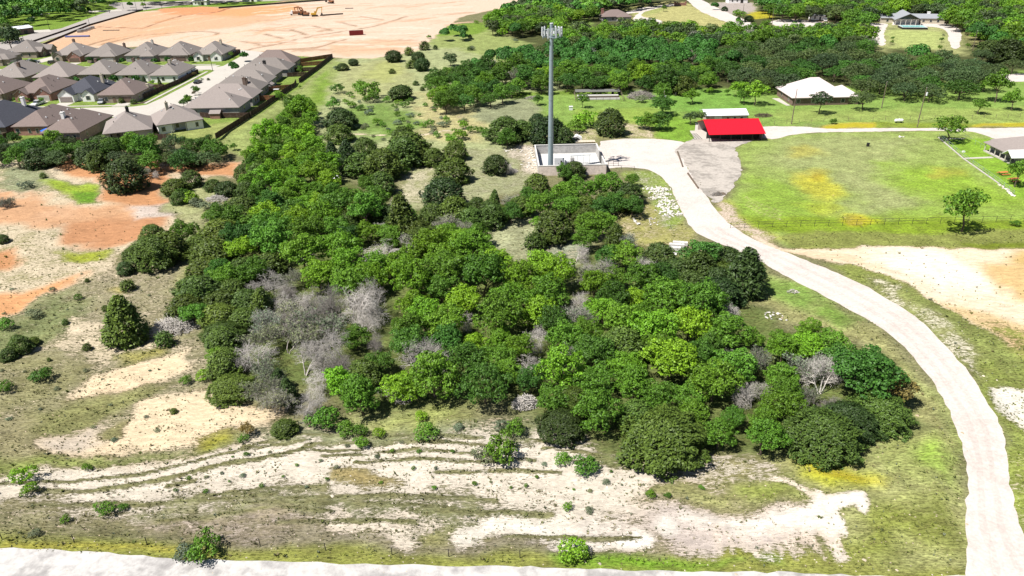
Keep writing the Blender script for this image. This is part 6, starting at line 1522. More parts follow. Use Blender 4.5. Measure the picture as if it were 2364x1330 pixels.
x, y = G(1530, 589); prop(MB().box((0, 0, .15), (2.2, .8, .12), .1, 0, .08).box((1.9, .2, .2), (.8, .7, .3), .6).box((2.6, .1, .15), (.5, .9, .1), -.4, 0, .3).build('broken_slab', M['coping'], None, (x, y, hz(x, y)), 0), 'broken white slab pieces below the concrete blocks', 'slab')

# ---------------------------------------------------------------- red roofed shed and the white roofed building
M['red_roof'] = simple('red_roof', (.58, .008, .022), .45, var=.06, scale=1.0, stretch=(6, .3, 1), spec=.35)
M['red_trim'] = simple('red_trim', (.55, .03, .03), .5, var=.05)
M['white_roof'] = simple('white_roof', (.72, .74, .78), .35, var=.05, spec=.4)
M['pink_roof'] = simple('pink_roof', (.60, .52, .50), .5, var=.06)
M['tin_wall'] = simple('tin_wall', (.46, .38, .35), .6, var=.1, stretch=(6, 6, .3))
t = empty('open_shed', (59.6, 216.0, 0), rad(.5), 'open fronted shed with a bright red metal roof', 'shed')
w, d, ze, zr = 16.2, 13.0, 2.7, 4.9
rf = MB(); rf.prism([(-1.5, ze - .3), (d * .5, zr), (d + .4, ze), (d + .4, ze - .09), (d * .5, zr - .09), (-1.5, ze - .39)], -.35, w + .35, 'x')
ro = link('roof', rf.mesh('roof', M['red_roof']), t)
sl = math.hypot(d * .5 + 1.5, zr - ze + .3); an = math.atan2(zr - ze + .3, d * .5 + 1.5)
SEAM = MB().box((0, sl / 2, .02), (.05, sl, .05)).mesh('seam', M['red_roof'])
for k in range(27):
    s_ = link('seam', SEAM, ro, (-.2 + k * .63, -1.5, ze - .3)); s_.rotation_euler = (an, 0, 0)
link('ridge_cap', MB().bb(-.36, d * .5 - .2, zr - .02, w + .36, d * .5 + .2, zr + .05).mesh('ridge_cap', M['red_trim']), ro)
link('back_wall', MB().bb(0, d - .1, 0, w, d, ze - .1).mesh('back_wall', M['tin_wall']), t)
link('side_wall', MB().prism([(.2, 0), (d - .12, 0), (d - .12, ze - .12), (d * .5, zr - .14), (.2, ze - .05)], w - .08, w, 'x').mesh('side_wall', M['tin_wall']), t)
for k in range(6): link('post', MB().bb(-.08, -.08, 0, .08, .08, ze - .3).mesh('post', M['dark_metal']), t, (.1 + k * (w - .2) / 5, -.7, 0))
link('shade_wall', MB().bb(.1, 2.8, 0, w - .1, 2.9, ze + .35).mesh('shade_wall', M['dark_metal']), t)  # wall tinted black: the shed's shaded interior put into its colour
t = empty('cattle_panel', (57.0, 221.2, .06), rad(3), 'metal grid panel lying on the apron left of the red shed', 'grid')
for k in range(4): link('bar', MB().bb(-1.2 + k * .8 - .03, -3, 0, -1.2 + k * .8 + .03, 3, .05).mesh('bar', M['dark_metal']), t)
for k in range(6): link('crossbar', MB().bb(-1.2, -3 + k * 1.2 - .03, .052, 1.2, -3 + k * 1.2 + .03, .10).mesh('crossbar', M['dark_metal']), t)

t = empty('metal_building', (64.6, 236.2, 0), rad(0), 'long low building with a white metal roof behind the red shed', 'building')
link('wall', MB().bb(0, 0, 0, 12.4, 7.2, 2.7).mesh('wall', M['tin_wall']), t)
rf = MB(); rf.prism([(-.4, 2.7), (3.6, 3.9), (7.6, 2.7), (7.6, 2.6), (3.6, 3.8), (-.4, 2.6)], -1.4, 12.8, 'x'); link('roof', rf.mesh('roof', M['white_roof']), t)
link('door', MB().box((3, -.04, 1.2), (2.4, .07, 2.4)).mesh('door', M['white_metal']), t)
for xx in (6.2, 8.4, 10.6): window(t, xx, -.02, 1.6, 0, 1, .6)

# ---------------------------------------------------------------- ranch houses
def ranch(label, x, y, rot, w, d, wall, roof, pitch, z=2.7, wing=None, chim=None, ridge_gable=False, name='ranch_house'):
    t = empty(name, (x, y, 0), rad(rot), label, 'house')
    hw, hd = w / 2, d / 2
    link('wall', MB().bb(-hw, -hd, 0, hw, hd, z - .02).mesh('wall', M[wall]), t)
    rf = MB()
    if ridge_gable: rf.prism([(-hd - .5, z - .02), (0, z + hd * pitch), (hd + .5, z - .02), (hd + .5, z - .2), (0, z - .18 + hd * pitch), (-hd - .5, z - .2)], -hw - .5, hw + .5, 'x')
    else: roof_hip(rf, -hw - .6, -hd - .6, hw + .6, hd + .6, z + .18, pitch)
    ro = link('roof', rf.mesh('roof', M[roof]), t)
    if wing:
        a, b, c, e = wing
        link('wing_wall', MB().bb(a, c, 0, b, e, z - .05).mesh('wing_wall', M[wall]), t)
        r2 = MB(); roof_hip(r2, a - .55, c - .55, b + .55, e + .55, z + .13, pitch); link('wing_roof', r2.mesh('wing_roof', M[roof]), t)
    if chim:
        link('chimney', MB().bb(-.8, -.5, 0, .8, .5, chim[2]).bb(-.9, -.6, chim[2] - .3, .9, .6, chim[2] - .1).mesh('chimney', M[chim[3]]), ro, (chim[0], chim[1], 2.2))
    for xx in np.linspace(-hw * .8, hw * .8, max(3, int(w / 4))): window(t, float(xx), -hd - .02, 1.5, 0, 1.4, .9)
    for yy in (-hd * .5, hd * .4): window(t, -hw - .02, yy, 1.5, rad(-90), 1.2, .9); window(t, hw + .02, yy, 1.5, rad(90), 1.2, .9)
    link('front_door', MB().box((hw * .2, -hd - .05, 1.1), (1.2, .08, 2.2)).mesh('front_door', M['garage_brown']), t)
    return t
rh = ranch('brick ranch house with a wide pale pink roof beyond the red shed', 109.2, 266.6, 0, 19.5, 16.5, 'brick_brown', 'pink_roof', .58, wing=(4, 13.4, -8.0, 1.5), chim=(0, 3.2, 4.0, 'brick_red'))
link('skylight', MB().box((0, 0, 0), (1.4, 1.0, .12), 0, 0, rad(24)).mesh('skylight', M['glass']), rh, (1.2, -3.0, 6.1))
prop(MB().prism([(96.2, 270), (98.8, 270), (98.9, 258.6), (97.6, 258.4)], 0, .07, 'z').build('house_path', M['concrete']), kind='structure')
gh = ranch('grey roofed house with a dark front porch at the right frame edge', 144.0, 193.4, 270, 16.5, 16.5, 'cream_wall', 'shingle_warm', .42, z=2.8)
link('porch_floor', MB().bb(-7.5, -10.8, 0, 5.0, -8.3, .3).mesh('porch_floor', M['concrete']), gh)
link('porch_roof', MB().prism([(-11.2, 2.55), (-8.2, 3.25), (-8.2, 3.1), (-11.2, 2.4)], -7.8, 5.2, 'x').mesh('porch_roof', M['shingle_warm']), gh)
pg = MB(); pg.prism([(3.0, 2.6), (5.2, 4.1), (7.4, 2.6), (7.4, 2.42), (5.2, 3.9), (3.0, 2.42)], -12.6, -6.0, 'y'); link('porch_gable', pg.mesh('porch_gable', M['white_metal']), gh)
for k in range(6): link('porch_post', MB().bb(-.09, -.09, .3, .09, .09, 2.45).mesh('porch_post', M['trim']), gh, (-7.2 + k * 2.35, -10.7, 0))
br = ranch('low pinkish roofed house with a brick chimney by the round drive', 68.6, 496, 4, 18, 14, 'brick_grey', 'shingle_brown', .45, z=2.7, wing=(0, 8.6, -10.0, -4), chim=(-7.6, 1.2, 4.6, 'brick_red'))
tr = ranch('long grey roofed house behind a teal pool at top right', 239.5, 459.5, -15, 34, 11, 'cream_wall', 'shingle', .34, z=3, ridge_gable=True, chim=(9.5, 2, 3.6, 'white_wall'))
M['shingle_cool'] = simple('shingle_cool', (.27, .28, .30), .9, var=.1, scale=2); tr.children[1].material_slots[0].link = 'OBJECT'; tr.children[1].material_slots[0].material = M['shingle_cool']
cg = MB(); cg.prism([(-11.5, 3.0), (-4, 6.4), (3.5, 3.0), (3.5, 2.8), (-4, 6.2), (-11.5, 2.8)], -14.5, 6.5, 'y'); link('centre_roof', cg.mesh('centre_roof', M['shingle_cool']), tr)
link('centre_wall', MB().bb(-10.6, -9, 0, 2.6, -5.4, 2.9).mesh('centre_wall', M['white_wall']), tr)
link('gable_glass', MB().prism([(-10.4, 2.9), (-4, 5.9), (2.4, 2.9)], -9.2, -9.05, 'y').mesh('gable_glass', M['glass']), tr)
for k in range(6): link('porch_post', MB().bb(-.12, -.12, 0, .12, .12, 3).mesh('porch_post', M['trim']), tr, (-10.8 + k * 2.7, -14.2, 0))
t = empty('swimming_pool', (228.6, 434.6, 0), rad(-10), 'pale teal above ground pool on the lawn before the long house', 'pool')
link('pool_wall', MB().bb(-6.6, -4.6, 0, 6.6, 4.6, 1.1).mesh('pool_wall', M['dark_metal']), t)
link('water', MB().bb(-6.2, -4.2, 1.102, 6.2, 4.2, 1.13).mesh('water', simple('pool_water', (.26, .58, .56), .15, var=.05, spec=.5)), t)
link('pool_rim', MB().bb(-6.6, -4.6, 1.102, 6.6, -4.2, 1.2).bb(-6.6, 4.2, 1.102, 6.6, 4.6, 1.2).bb(-6.6, -4.19, 1.102, -6.2, 4.19, 1.2).bb(6.2, -4.19, 1.102, 6.6, 4.19, 1.2).mesh('pool_rim', M['white_metal']), t)
t = empty('trailer_home', (189.4, 474.6, 0), rad(-8), 'small white trailer home with a pitched roof in the gravel yard', 'trailer')
link('wall', MB().bb(-4.2, -2.2, .5, 4.2, 2.2, 3.0).mesh('wall', M['white_wall']), t); link('skirt', MB().bb(-4.1, -2.1, 0, 4.1, 2.1, .495).mesh('skirt', M['brick_brown']), t)
r2 = MB(); r2.prism([(-2.6, 2.98), (0, 4.0), (2.6, 2.98), (2.6, 2.88), (0, 3.9), (-2.6, 2.88)], -4.5, 4.5, 'x'); link('roof', r2.mesh('roof', M['shingle_cool']), t)
window(t, -1.5, -2.22, 1.9, 0); link('door', MB().box((1.6, -2.24, 1.5), (1, .06, 1.9)).mesh('door', M['dark_metal']), t)
t = empty('brick_gateway', (125.6, 566.5, 0), rad(2), 'low red brick entrance wall beside the far road', 'wall')
link('wall', MB().bb(-3.6, -.3, 0, 3.6, .3, 2.0).mesh('wall', M['brick_red']), t)
for s in (-1, 1): link('pillar', MB().bb(-.5, -.5, 0, .5, .5, 2.6).bb(-.6, -.6, 2.602, .6, .6, 2.75).mesh('pillar', M['brick_red']), t, (s * 3.9, 0, 0))
# small buildings top left / top edge
def hall(label, x, y, rot, w, d, h, wall, roof, name='small_building'):
    t = empty(name, (x, y, 0), rad(rot), label, 'building')
    link('wall', MB().bb(-w / 2, -d / 2, 0, w / 2, d / 2, h).mesh('wall', M[wall]), t)
    r = MB(); r.prism([(-d / 2 - .4, h), (0, h + d * .14), (d / 2 + .4, h), (d / 2 + .4, h - .15), (0, h - .15 + d * .14), (-d / 2 - .4, h - .15)], -w / 2 - .4, w / 2 + .4, 'x'); link('roof', r.mesh('roof', M[roof]), t)
    link('door', MB().box((w * .2, -d / 2 - .04, 1.2), (2, .07, 2.4)).mesh('door', M['dark_metal']), t)
    for k in (-.3, -.05): window(t, w * k, -d / 2 - .02, 1.7, 0, 1.2, .8)
a = G(40, 80); hall('brown brick building beside the highway at the left edge', a[0], a[1], 60, 16, 9, 3.6, 'brick_brown', 'white_roof')
a = G(466, 11); hall('small pale blue roofed building past the site', a[0], a[1], 0, 11, 8, 3.4, 'white_wall', 'white_roof')
a = G(580, 3); hall('white building at the top edge past the site', a[0], a[1], 0, 12, 8, 3.4, 'white_wall', 'white_roof')
a = G(5, 32); hall('pale roofed building among the trees at the left edge', a[0], a[1], 10, 16, 10, 3.6, 'brick_tan', 'shingle_warm')
a = G(1700, 6); hall('white building at the top edge beside the grey drive', a[0], a[1], 0, 14, 8, 3.2, 'white_wall', 'white_roof')

# picnic tables, propane tank, small things round the ranch
def picnic(x, y, rot, label, col=(.50, .17, .05)):
    t = empty('picnic_table', (x, y, 0), rad(rot), label, 'table', 'orange picnic tables on the right')
    m = M.setdefault('orange_wood', simple('orange_wood', col, .7, var=.15))
    link('tabletop', MB().box((0, 0, .78), (2.4, 1.0, .07)).mesh('tabletop', m), t)
    for s in (-1, 1): link('bench', MB().box((0, s * .95, .45), (2.4, .35, .06)).mesh('bench', m), t)
    for s in (-1, 1): link('frame', MB().tube((s * .8, -.95, .42), (s * .8, .95, .42), .04).tube((s * .8, -.6, 0), (s * .8, -.3, .75), .04).tube((s * .8, .6, 0), (s * .8, .3, .75), .04).mesh('frame', M['dark_metal']), t)
a = G(2316, 404); picnic(a[0], a[1], 8, 'orange picnic table behind the yard fence')
a = G(2345, 419); picnic(a[0] - .5, a[1], 10, 'orange picnic table half under the small tree')
t = empty('propane_tank', (124.6, 232.8, 0), 0, 'white propane tank beside the ranch fence', 'tank')
tk = MB(); tk.tube((-1.1, 0, .8), (1.1, 0, .8), .5, n=14); tk.tube((-1.35, 0, .8), (-1.1, 0, .8), .3, .5, n=14); tk.tube((1.1, 0, .8), (1.35, 0, .8), .5, .3, n=14)
link('vessel', tk.mesh('vessel', M['white_metal']), t); link('valve_dome', MB().tube((0, 0, 1.3), (0, 0, 1.45), .14).mesh('valve_dome', M['white_metal']), t)
for s in (-1, 1): link('foot', MB().bb(s * .8 - .08, -.4, 0, s * .8 + .08, .4, .35).mesh('foot', M['dark_metal']), t)
a = G(2003, 338); prop(MB().box((0, 0, .45), (.7, .5, .9)).box((.1, 0, .95), (.8, .6, .1)).build('feed_bin', M['dark_metal'], None, (a[0], a[1], 0)), 'small dark feed bin standing in the pasture', 'bin')
stones('pale stones on the far side of the pasture', 'stone_scatter', [G(2076, 317), G(2084, 316)], .5, 1.0, 6, .3, 51, 'pale_stone')
a = G(1318, 254); prop(MB().box((0, 0, .6), (1.2, .9, 1.2)).box((0, 0, 1.25), (1.4, 1.1, .12)).build('pump_box', M['white_metal'], None, (a[0], a[1], 0)), 'small white topped pump box on the lawn', 'box')
a = G(1560, 221); prop(MB().tube((0, 0, 0), (0, 0, 1.1), .38, n=12).tube((0, 0, 1.1), (0, 0, 1.18), .41, n=12).build('barrel', M['dark_metal'], None, (a[0], a[1], 0)), 'dark barrel on the lawn below the wood edge', 'barrel')
a = G(1563, 208); prop(MB().tube((0, 0, 0), (0, 0, 1.0), .36, n=12).tube((0, 0, 1.0), (0, 0, 1.08), .39, n=12).build('barrel', M['white_metal'], None, (a[0], a[1], 0)), 'white barrel at the edge of the wood', 'barrel')
for px, lb in ((1414, 'left'), (1429, 'right')):
    a = G(px, 217); prop(MB().tube((0, 0, 0), (0, 0, 1.0), .4, n=12).tube((0, 0, 1.0), (0, 0, 1.05), .37, n=12).build('barrel', CARM['navy'], None, (a[0], a[1], 0)), '%s one of two blue barrels behind the garden pen' % lb, 'barrel', 'blue barrels behind the garden pen')
a = G(2224, 352); prop(MB().box((0, 0, .2), (.7, .5, .4)).box((0, 0, .42), (.5, .35, .08)).build('white_box', M['white_metal'], None, (a[0], a[1], 0)), 'small white box on the bright lawn', 'box')
x, y = G(1262, 334); prop(MB().box((0, 0, .7), (2.0, 1.3, .9)).tube((-.7, -.7, .35), (-.7, .7, .35), .34).tube((.7, -.7, .35), (.7, .7, .35), .34).build('red_machine', M['red_trim'], None, (x, y, 0), .4), 'red machine half hidden behind the compound wall', 'machine')
# timber shelter behind the compound
t = empty('timber_stack', (22.0, 214.2, 0), rad(1), 'long low shelter with yellow plank roof behind the compound', 'shelter')
link('wall', MB().bb(-3.4, -.9, 0, 3.4, .9, 1.2).mesh('wall', simple('yellow_plank', (.55, .36, .13), .8, var=.15)), t)
for k in range(8): link('plank', MB().box((-3.1 + k * .88, 0, 1.26), (.84, 2.2, .07)).mesh('plank', M['cream_wall']), t)
x, y = G(1332, 327); t = empty('lean_to', (x, y, 0), 0, 'small white lean-to behind the yellow shelter', 'shelter')
link('wall', MB().prism([(-1.4, 0), (1.4, 0), (1.4, 1.4), (0, 2.1), (-1.4, 1.4)], -1, 1).mesh('wall', M['white_wall']), t); link('opening_shade', MB().prism([(-.7, 0), (.7, 0), (.7, 1.1), (0, 1.5), (-.7, 1.1)], -1.05, -1.002).mesh('opening_shade', M['dark_metal']), t)  # dark panel on the solid wall paints the shaded inside of the lean-to
# small white canopy in the trees left of centre
x, y = G(764, 432); t = empty('canopy', (x, y, hz(x, y)), rad(25), 'small white sloping canopy among the trees', 'canopy')
link('sheet', MB().box((0, 0, 2.4), (4.2, 2.8, .06), 0, 0, .22).mesh('sheet', M['white_metal']), t)
for a in (-1.9, 1.9):
    for b in (-1.2, 1.2): link('pole', MB().tube((a, b, -.2), (a, b, 2.35 + b * .22), .04, n=6).mesh('pole', M['white_metal']), t)

# garden pen
t = empty('garden_pen', (24.6, 271, 0), rad(-2), 'long fenced garden pen with raised beds on the ranch lawn', 'pen')
pm = MB().tube((0, 0, 0), (0, 0, 1.6), .06, n=6).mesh('post', M['post_wood'])
for k in range(8):
    for yy in (0, 11.5): link('post', pm, t, (k * 2.5, yy, 0))
for yy in (0, 11.5):
    for zz in (.5, 1.0, 1.5): link('rail', MB().bb(0, yy - .03, zz, 17.5, yy + .03, zz + .08).mesh('rail', M['post_wood']), t)
for xx in (0, 17.5):
    for zz in (.5, 1.0, 1.5): link('rail', MB().bb(xx - .03, .04, zz, xx + .03, 11.46, zz + .08).mesh('rail', M['post_wood']), t)
for k, yy in enumerate((2.2, 4.9, 7.6)): link('raised_bed', MB().bb(1, yy, 0, 16.4, yy + 1.3, .5).mesh('raised_bed', M['fence_wood'] if k % 2 else M['coping']), t)
link('shade_cloth', MB().box((8.7, 10.2, 1.75), (16.8, 3.2, .05), 0, 0, .1).mesh('shade_cloth', simple('shade_cloth', (.14, .14, .13), .8)), t)

# ranch wire fence, short rails and posts
pipe_fence([(76.8, 232.6), (110, 236.4), (150, 236.2), (190, 238)], 'thin wire fence along the ranch lawn', 2, 1.25, 4.0, 'wire_fence', 'post_wood', .05, .012)
pipe_fence([(-58, 61.6), (-41.2, 60.5), (-28.4, 59.9), (-13.6, 58.3), (-7.4, 57.9), (8, 57.2)], 'sparse wire fence with leaning posts above the bottom road', 1, 1.1, 7.0, 'wire_fence', 'dark_metal', .05, .008)
pipe_fence([G(1905, 52), G(1990, 60)], 'short rail fence by the trailer yard', 2, 1.2, 4.0, 'rail_fence', 'post_wood')
pipe_fence([G(2055, 104), G(2080, 114)], 'short rail fence below the dry lawn', 2, 1.5, 4.0, 'rail_fence', 'post_wood')
pipe_fence([G(1742, 45), G(1800, 40)], 'dark rail fence below the yellow flower field', 2, 1.5, 4.0, 'rail_fence', 'dark_metal')
for i, (pa, pb) in enumerate((((1564, 352), (1576, 386)), ((1588, 402), (1612, 436)))):
    a, b = G(*pa), G(*pb)
    prop(MB().tube((0, 0, .22), (b[0] - a[0], b[1] - a[1], .22), .24, .2, n=8).build('log', M['bark'], None, (a[0], a[1], 0)), ['upper', 'lower'][i] + ' of two long logs lying between track and barn yard', 'log')

# ---------------------------------------------------------------- poles and street lights
def pole(px, py, h, label, lean=0.0, lamp=False, cross=True, trans=False):
    x, y = G(px, py)
    t = empty('utility_pole', (x, y, 0), 0, label, 'pole', 'wooden power poles')
    link('mast', MB().tube((0, 0, -.5), (0, 0, h), .17, .11, n=8).mesh('mast', M['post_wood']), t)
    if cross: link('insulator', MB().tube((0, 0, h), (0, 0, h + .25), .06).mesh('insulator', M['coping']), t)
    if trans: link('transformer', MB().tube((.5, 0, h - 2.4), (.5, 0, h - 1.4), .28, n=12).mesh('transformer', M['antenna_white']), t); link('bracket', MB().bb(.05, -.05, h - 2, .3, .05, h - 1.9).mesh('bracket', M['dark_metal']), t)
    t.rotation_euler = (0, rad(lean), 0)
pole(1827, 287, 11.2, 'wooden power pole left of the pale roofed ranch house', .4)
pole(2120, 280, 10.6, 'wooden power pole with a transformer beside the propane tank', 1.2, trans=True)
pole(2035, 250, 8.8, 'wooden power pole under the oaks right of the ranch house')
pole(1530, 262, 7.4, 'power pole with transformer before the round dark trees', trans=True)
pole(2190, 296, 3.8, 'short leaning post behind the pasture tree', 4)
pole(2117, 294, 1.9, 'short stub pole below the transformer pole', 4, cross=False)
pole(1712, 60, 12, 'thin power pole beside the far road')
pole(1782, 57, 9, 'thin power pole at the corner of the trailer yard')
pole(2244, 120, 9.5, 'power pole right of the curved east drive')
def street_light(px, py, label, h=9.5, heads=1, rot=0):
    x, y = G(px, py)
    t = empty('street_light', (x, y, 0), rad(rot), label, 'street light', 'street lights along the highway')
    link('mast', MB().tube((0, 0, 0), (0, 0, h), .13, .08, n=8).mesh('mast', M['dark_metal']), t)
    for s in ([1] if heads == 1 else [-1, 1]):
        link('arm', MB().tube((0, 0, h - .1), (s * 1.8, 0, h + .15), .05, n=6).mesh('arm', M['dark_metal']), t)
        link('lamp_head', MB().box((s * 2.1, 0, h + .15), (.9, .35, .14)).mesh('lamp_head', M['cabinet_white']), t)
for i, (px, py, lb, hd) in enumerate([(57, 101, 'nearest street light behind the gable fronted corner house', 1), (80, 78, 'street light in front of the dark round tree by the highway', 1), (115, 69, 'double headed street light on the lawn strip', 2), (222, 38, 'street light on the far lawn by the highway', 2), (208, 62, 'tall dark post standing on the site edge of the highway', 1), (253, 30, 'slim street light at the far lawn corner', 1), (316, 25, 'street light at the highway bend', 1), (338, 24, 'street light right of the highway bend', 1), (374, 20, 'street light beside the site entrance', 1), (285, 20, 'street light beyond the far lane', 1)]):
    street_light(px, py, lb, heads=hd, rot=20)
street_light(491, 163, 'thin street light at the side street corner', 5.5)

# ---------------------------------------------------------------- building site machines
M['cat_yellow'] = simple('cat_yellow', (.60, .36, .05), .5, var=.1)
M['rust_orange'] = simple('rust_orange', (.26, .11, .05), .6, var=.2)
def excavator(x, y, rot, mat, label, fold=0.0):
    t = empty('excavator', (x, y, 0), rad(rot), label, 'excavator', 'excavators on the building site')
    for s in (-1, 1):
        tr_ = MB(); tr_.prism([(-2.2, .35), (-1.8, 0), (1.8, 0), (2.2, .35), (2.2, .6), (1.8, .95), (-1.8, .95), (-2.2, .6)], s * 1.15 - .3, s * 1.15 + .3, 'y')
        link('track', tr_.mesh('track', M['dark_metal']), t)
    link('body', MB().bb(-2.3, -1.3, 1.15, 1.1, 1.3, 2.3).bb(-2.6, -1.2, 1.15, -2.3, 1.2, 2.1).mesh('body', M[mat]), t)
    cabo = link('cab', MB().bb(-.2, .35, 2.3, 1.3, 1.3, 3.3).mesh('cab', M[mat]), t)
    link('cab_window', MB().bb(.1, .3, 2.6, 1.36, 1.34, 3.1).mesh('cab_window', M['glass']), cabo)
    def arm(name, a, b, w0, w1):
        m = MB(); a = Vector(a); b = Vector(b); d_ = (b - a).normalized(); nn = Vector((-d_.z, 0, d_.x))
        m.prism([((a + nn * w0).x, (a + nn * w0).z), ((b + nn * w1).x, (b + nn * w1).z), ((b - nn * w1).x, (b - nn * w1).z), ((a - nn * w0).x, (a - nn * w0).z)], -.22, .22, 'y'); link(name, m.mesh(name, M[mat]), t)
    arm('boom', (.9, 0, 2.0), (2.4, 0, 5.4), .35, .42); arm('boom', (2.3, 0, 5.3), (5.4, 0, 5.9 - fold), .42, .26); arm('stick', (5.5, 0, 6.1 - fold), (4.9, 0, 2.2), .26, .18)
    bk = MB(); bk.prism([(4.5, 2.2), (5.2, 2.2), (5.5, 1.2), (4.9, .7), (4.2, 1.0)], -.55, .55, 'y'); link('bucket', bk.mesh('bucket', M['dark_metal']), t)
a = G(727, 38); excavator(a[0], a[1], 12, 'cat_yellow', 'yellow excavator with a raised boom on the building site')
a = G(706, 37); excavator(a[0], a[1], 172, 'rust_orange', 'brown orange excavator standing beside the haul truck')
a = G(764, 8); excavator(a[0], a[1], 150, 'rust_orange', 'dark excavator at the top edge of the building site')
a = G(697, 35); excavator(a[0], a[1] + 3, 200, 'rust_orange', 'second brown machine behind the haul truck', 1.0)
def dump_truck(x, y, rot, label):
    t = empty('dump_truck', (x, y, 0), rad(rot), label, 'truck')
    link('cab', MB().prism([(2.2, .8), (4.3, .8), (4.3, 1.7), (3.6, 1.9), (3.3, 3.0), (2.2, 3.0)], -1.15, 1.15).mesh('cab', M['white_wall']), t)
    link('windscreen', MB().box((3.5, 0, 2.4), (.12, 1.9, .8), 0, 0, 0, -.3).mesh('windscreen', M['glass']), t)
    link('chassis', MB().bb(-4, -.5, .7, 4.2, .5, .95).mesh('chassis', M['dark_metal']), t)
    link('bed', MB().prism([(-4.2, 1.0), (2.0, 1.0), (2.1, 2.6), (-4.5, 2.6)], -1.2, 1.2).mesh('bed', M['rust_orange']), t)
    for xx in (-3.2, -2.0, 3.3):
        for s in (-1, 1): link('wheel', TYRE, t, (xx, s * 1.0, .5), rad(90)).scale = (1.6, 1.45, 1.45)
a = G(684, 35); dump_truck(a[0], a[1], 185, 'haul truck with a white cab facing left on the site')
a = G(823, 81); t = empty('waste_container', (a[0], a[1], 0), rad(14), 'dark red steel container on the pale building site', 'container')
mr = simple('container_red', (.22, .022, .022), .6, var=.12)
link('shell', MB().bb(-4, -1.3, .1, 4, -1.15, 2.5).bb(-4, 1.15, .1, 4, 1.3, 2.5).bb(-4, -1.148, .1, -3.85, 1.148, 2.5).bb(3.85, -1.148, .1, 4, 1.148, 2.5).bb(-3.84, -1.14, .1, 3.84, 1.14, .3).mesh('shell', mr), t)
for k in range(9): link('rib', MB().bb(-3.7 + k * .9, -1.4, .15, -3.55 + k * .9, -1.302, 2.4).mesh('rib', mr), t)
def pipe_stack(px, py, L, n, rot, mat, label):
    a = G(px, py); t = empty('pipe_stack', (a[0], a[1], 0), rad(rot), label, 'pipes', 'stacked pipes on the building site')
    pm = MB().tube((-L / 2, 0, 0), (L / 2, 0, 0), .22, n=8).mesh('pipe', M[mat])
    for k in range(n): link('pipe', pm, t, (0, (k % 4) * .46, .22 + (k // 4) * .4))
M['blue_pipe'] = simple('blue_pipe', (.12, .13, .30), .5)
pipe_stack(178, 86, 14, 8, 2, 'blue_pipe', 'stack of blue pipes beside the upper left site edge')
pipe_stack(256, 71, 10, 3, 0, 'post_wood', 'low stack of brown pipes in the orange soil')
pipe_stack(766, 35, 16, 5, 24, 'dark_metal', 'dark pipes right of the yellow excavator')
pipe_stack(806, 20, 6, 3, 0, 'dark_metal', 'short dark pipes beyond the excavators')
for i, px in enumerate((184, 194, 201, 206, 214)):
    a = G(px, 75 - i * 2.2); t = empty('pallet_stack', (a[0], a[1], 0), rad(25), '%s pallet of grey material along the site edge' % ORD[i], 'pallet', 'pallets along the site edge')
    link('load', MB().bb(-1.2, -1.2, .15, 1.2, 1.2, 1.5).mesh('load', M['block']), t); link('pallet', MB().bb(-1.3, -1.3, 0, 1.3, 1.3, .147).mesh('pallet', M['post_wood']), t)
for i, (a_, b_, h_) in enumerate([((82, 112), (205, 60), 1.0), ((205, 60), (330, 24), 1.0), ((48, 107 + 0), (200, 55), .9)]):
    a, b = G(*a_), G(*b_)
    prop(MB().box(((b[0] - a[0]) / 2, (b[1] - a[1]) / 2, h_ / 2), (math.hypot(b[0] - a[0], b[1] - a[1]), .08, h_), math.atan2(b[1] - a[1], b[0] - a[0])).build('silt_fence', M['fence_wood'], None, (a[0], a[1], 0)), ['nearer part of the dark silt fence on the site edge', 'farther part of the dark silt fence on the site edge', 'dark silt fence along the highway kerb'][i], 'fence')
a, b = G(505, 20), G(760, 1)
prop(MB().box(((b[0] - a[0]) / 2, (b[1] - a[1]) / 2, .6), (math.hypot(b[0] - a[0], b[1] - a[1]), .1, 1.2), math.atan2(b[1] - a[1], b[0] - a[0])).build('silt_fence', M['dark_metal'], None, (a[0], a[1], 0)), 'dark silt fence along the far side of the site', 'fence')

# brush piles, fallen boughs
def brush_pile(px, py, wpx, label, mat='dead_wood', n=260, flat=.45):
    x, y = G(px, py); w = wpx * mpp(py); r = np.random.default_rng(int(px)); r2 = random.Random(int(px))
    V, F = [], []
    for i in range(n):
        a = r2.uniform(0, 6.28); q = math.sqrt(r2.random()) * w * .5
        c = Vector((math.cos(a) * q, math.sin(a) * q * .7, (1 - (q / (w * .5)) ** 2) * w * .5 * flat * r2.uniform(.4, 1) + .1))
        d = Vector((r2.gauss(0, 1) + math.cos(a) * .7, r2.gauss(0, 1), r2.gauss(0, .35))).normalized() * w * r2.uniform(.06, .17)
        rr_ = r2.uniform(.02, .055)
        u = d.orthogonal().normalized() * rr_; v = d.normalized().cross(u)
        k = len(V)
        for p in (c - d, c + d):
            for q_ in (u, -u * .5 + v * .86, -u * .5 - v * .86): V.append(tuple(p + q_))
        F += [(k, k + 1, k + 4, k + 3), (k + 1, k + 2, k + 5, k + 4), (k + 2, k, k + 3, k + 5)]
    me = np_mesh('branches', np.array(V), np.array(F), M[mat])
    t = empty('brush_pile', (x, y, hz(x, y)), r2.uniform(-.4, .4), label, 'brush', 'piles of cut grey branches')
    link('branches', me, t)
brush_pile(405, 758, 110, 'long pile of grey brush left of the grove', n=520)
brush_pile(1480, 226, 62, 'broad heap of grey branches beside the garden pen', 'dead_dark', 500, .5)
brush_pile(1175, 398, 40, 'fallen grey branches at the foot of the dark juniper', n=260)
brush_pile(1212, 945, 60, 'fan of dead grey boughs right of the round tree', n=360, flat=.9)
brush_pile(1840, 990, 50, 'upright clump of bare white boughs at the grove front', n=420, flat=1.8)
brush_pile(1830, 675, 26, 'small pile of twigs on the green verge', n=60)
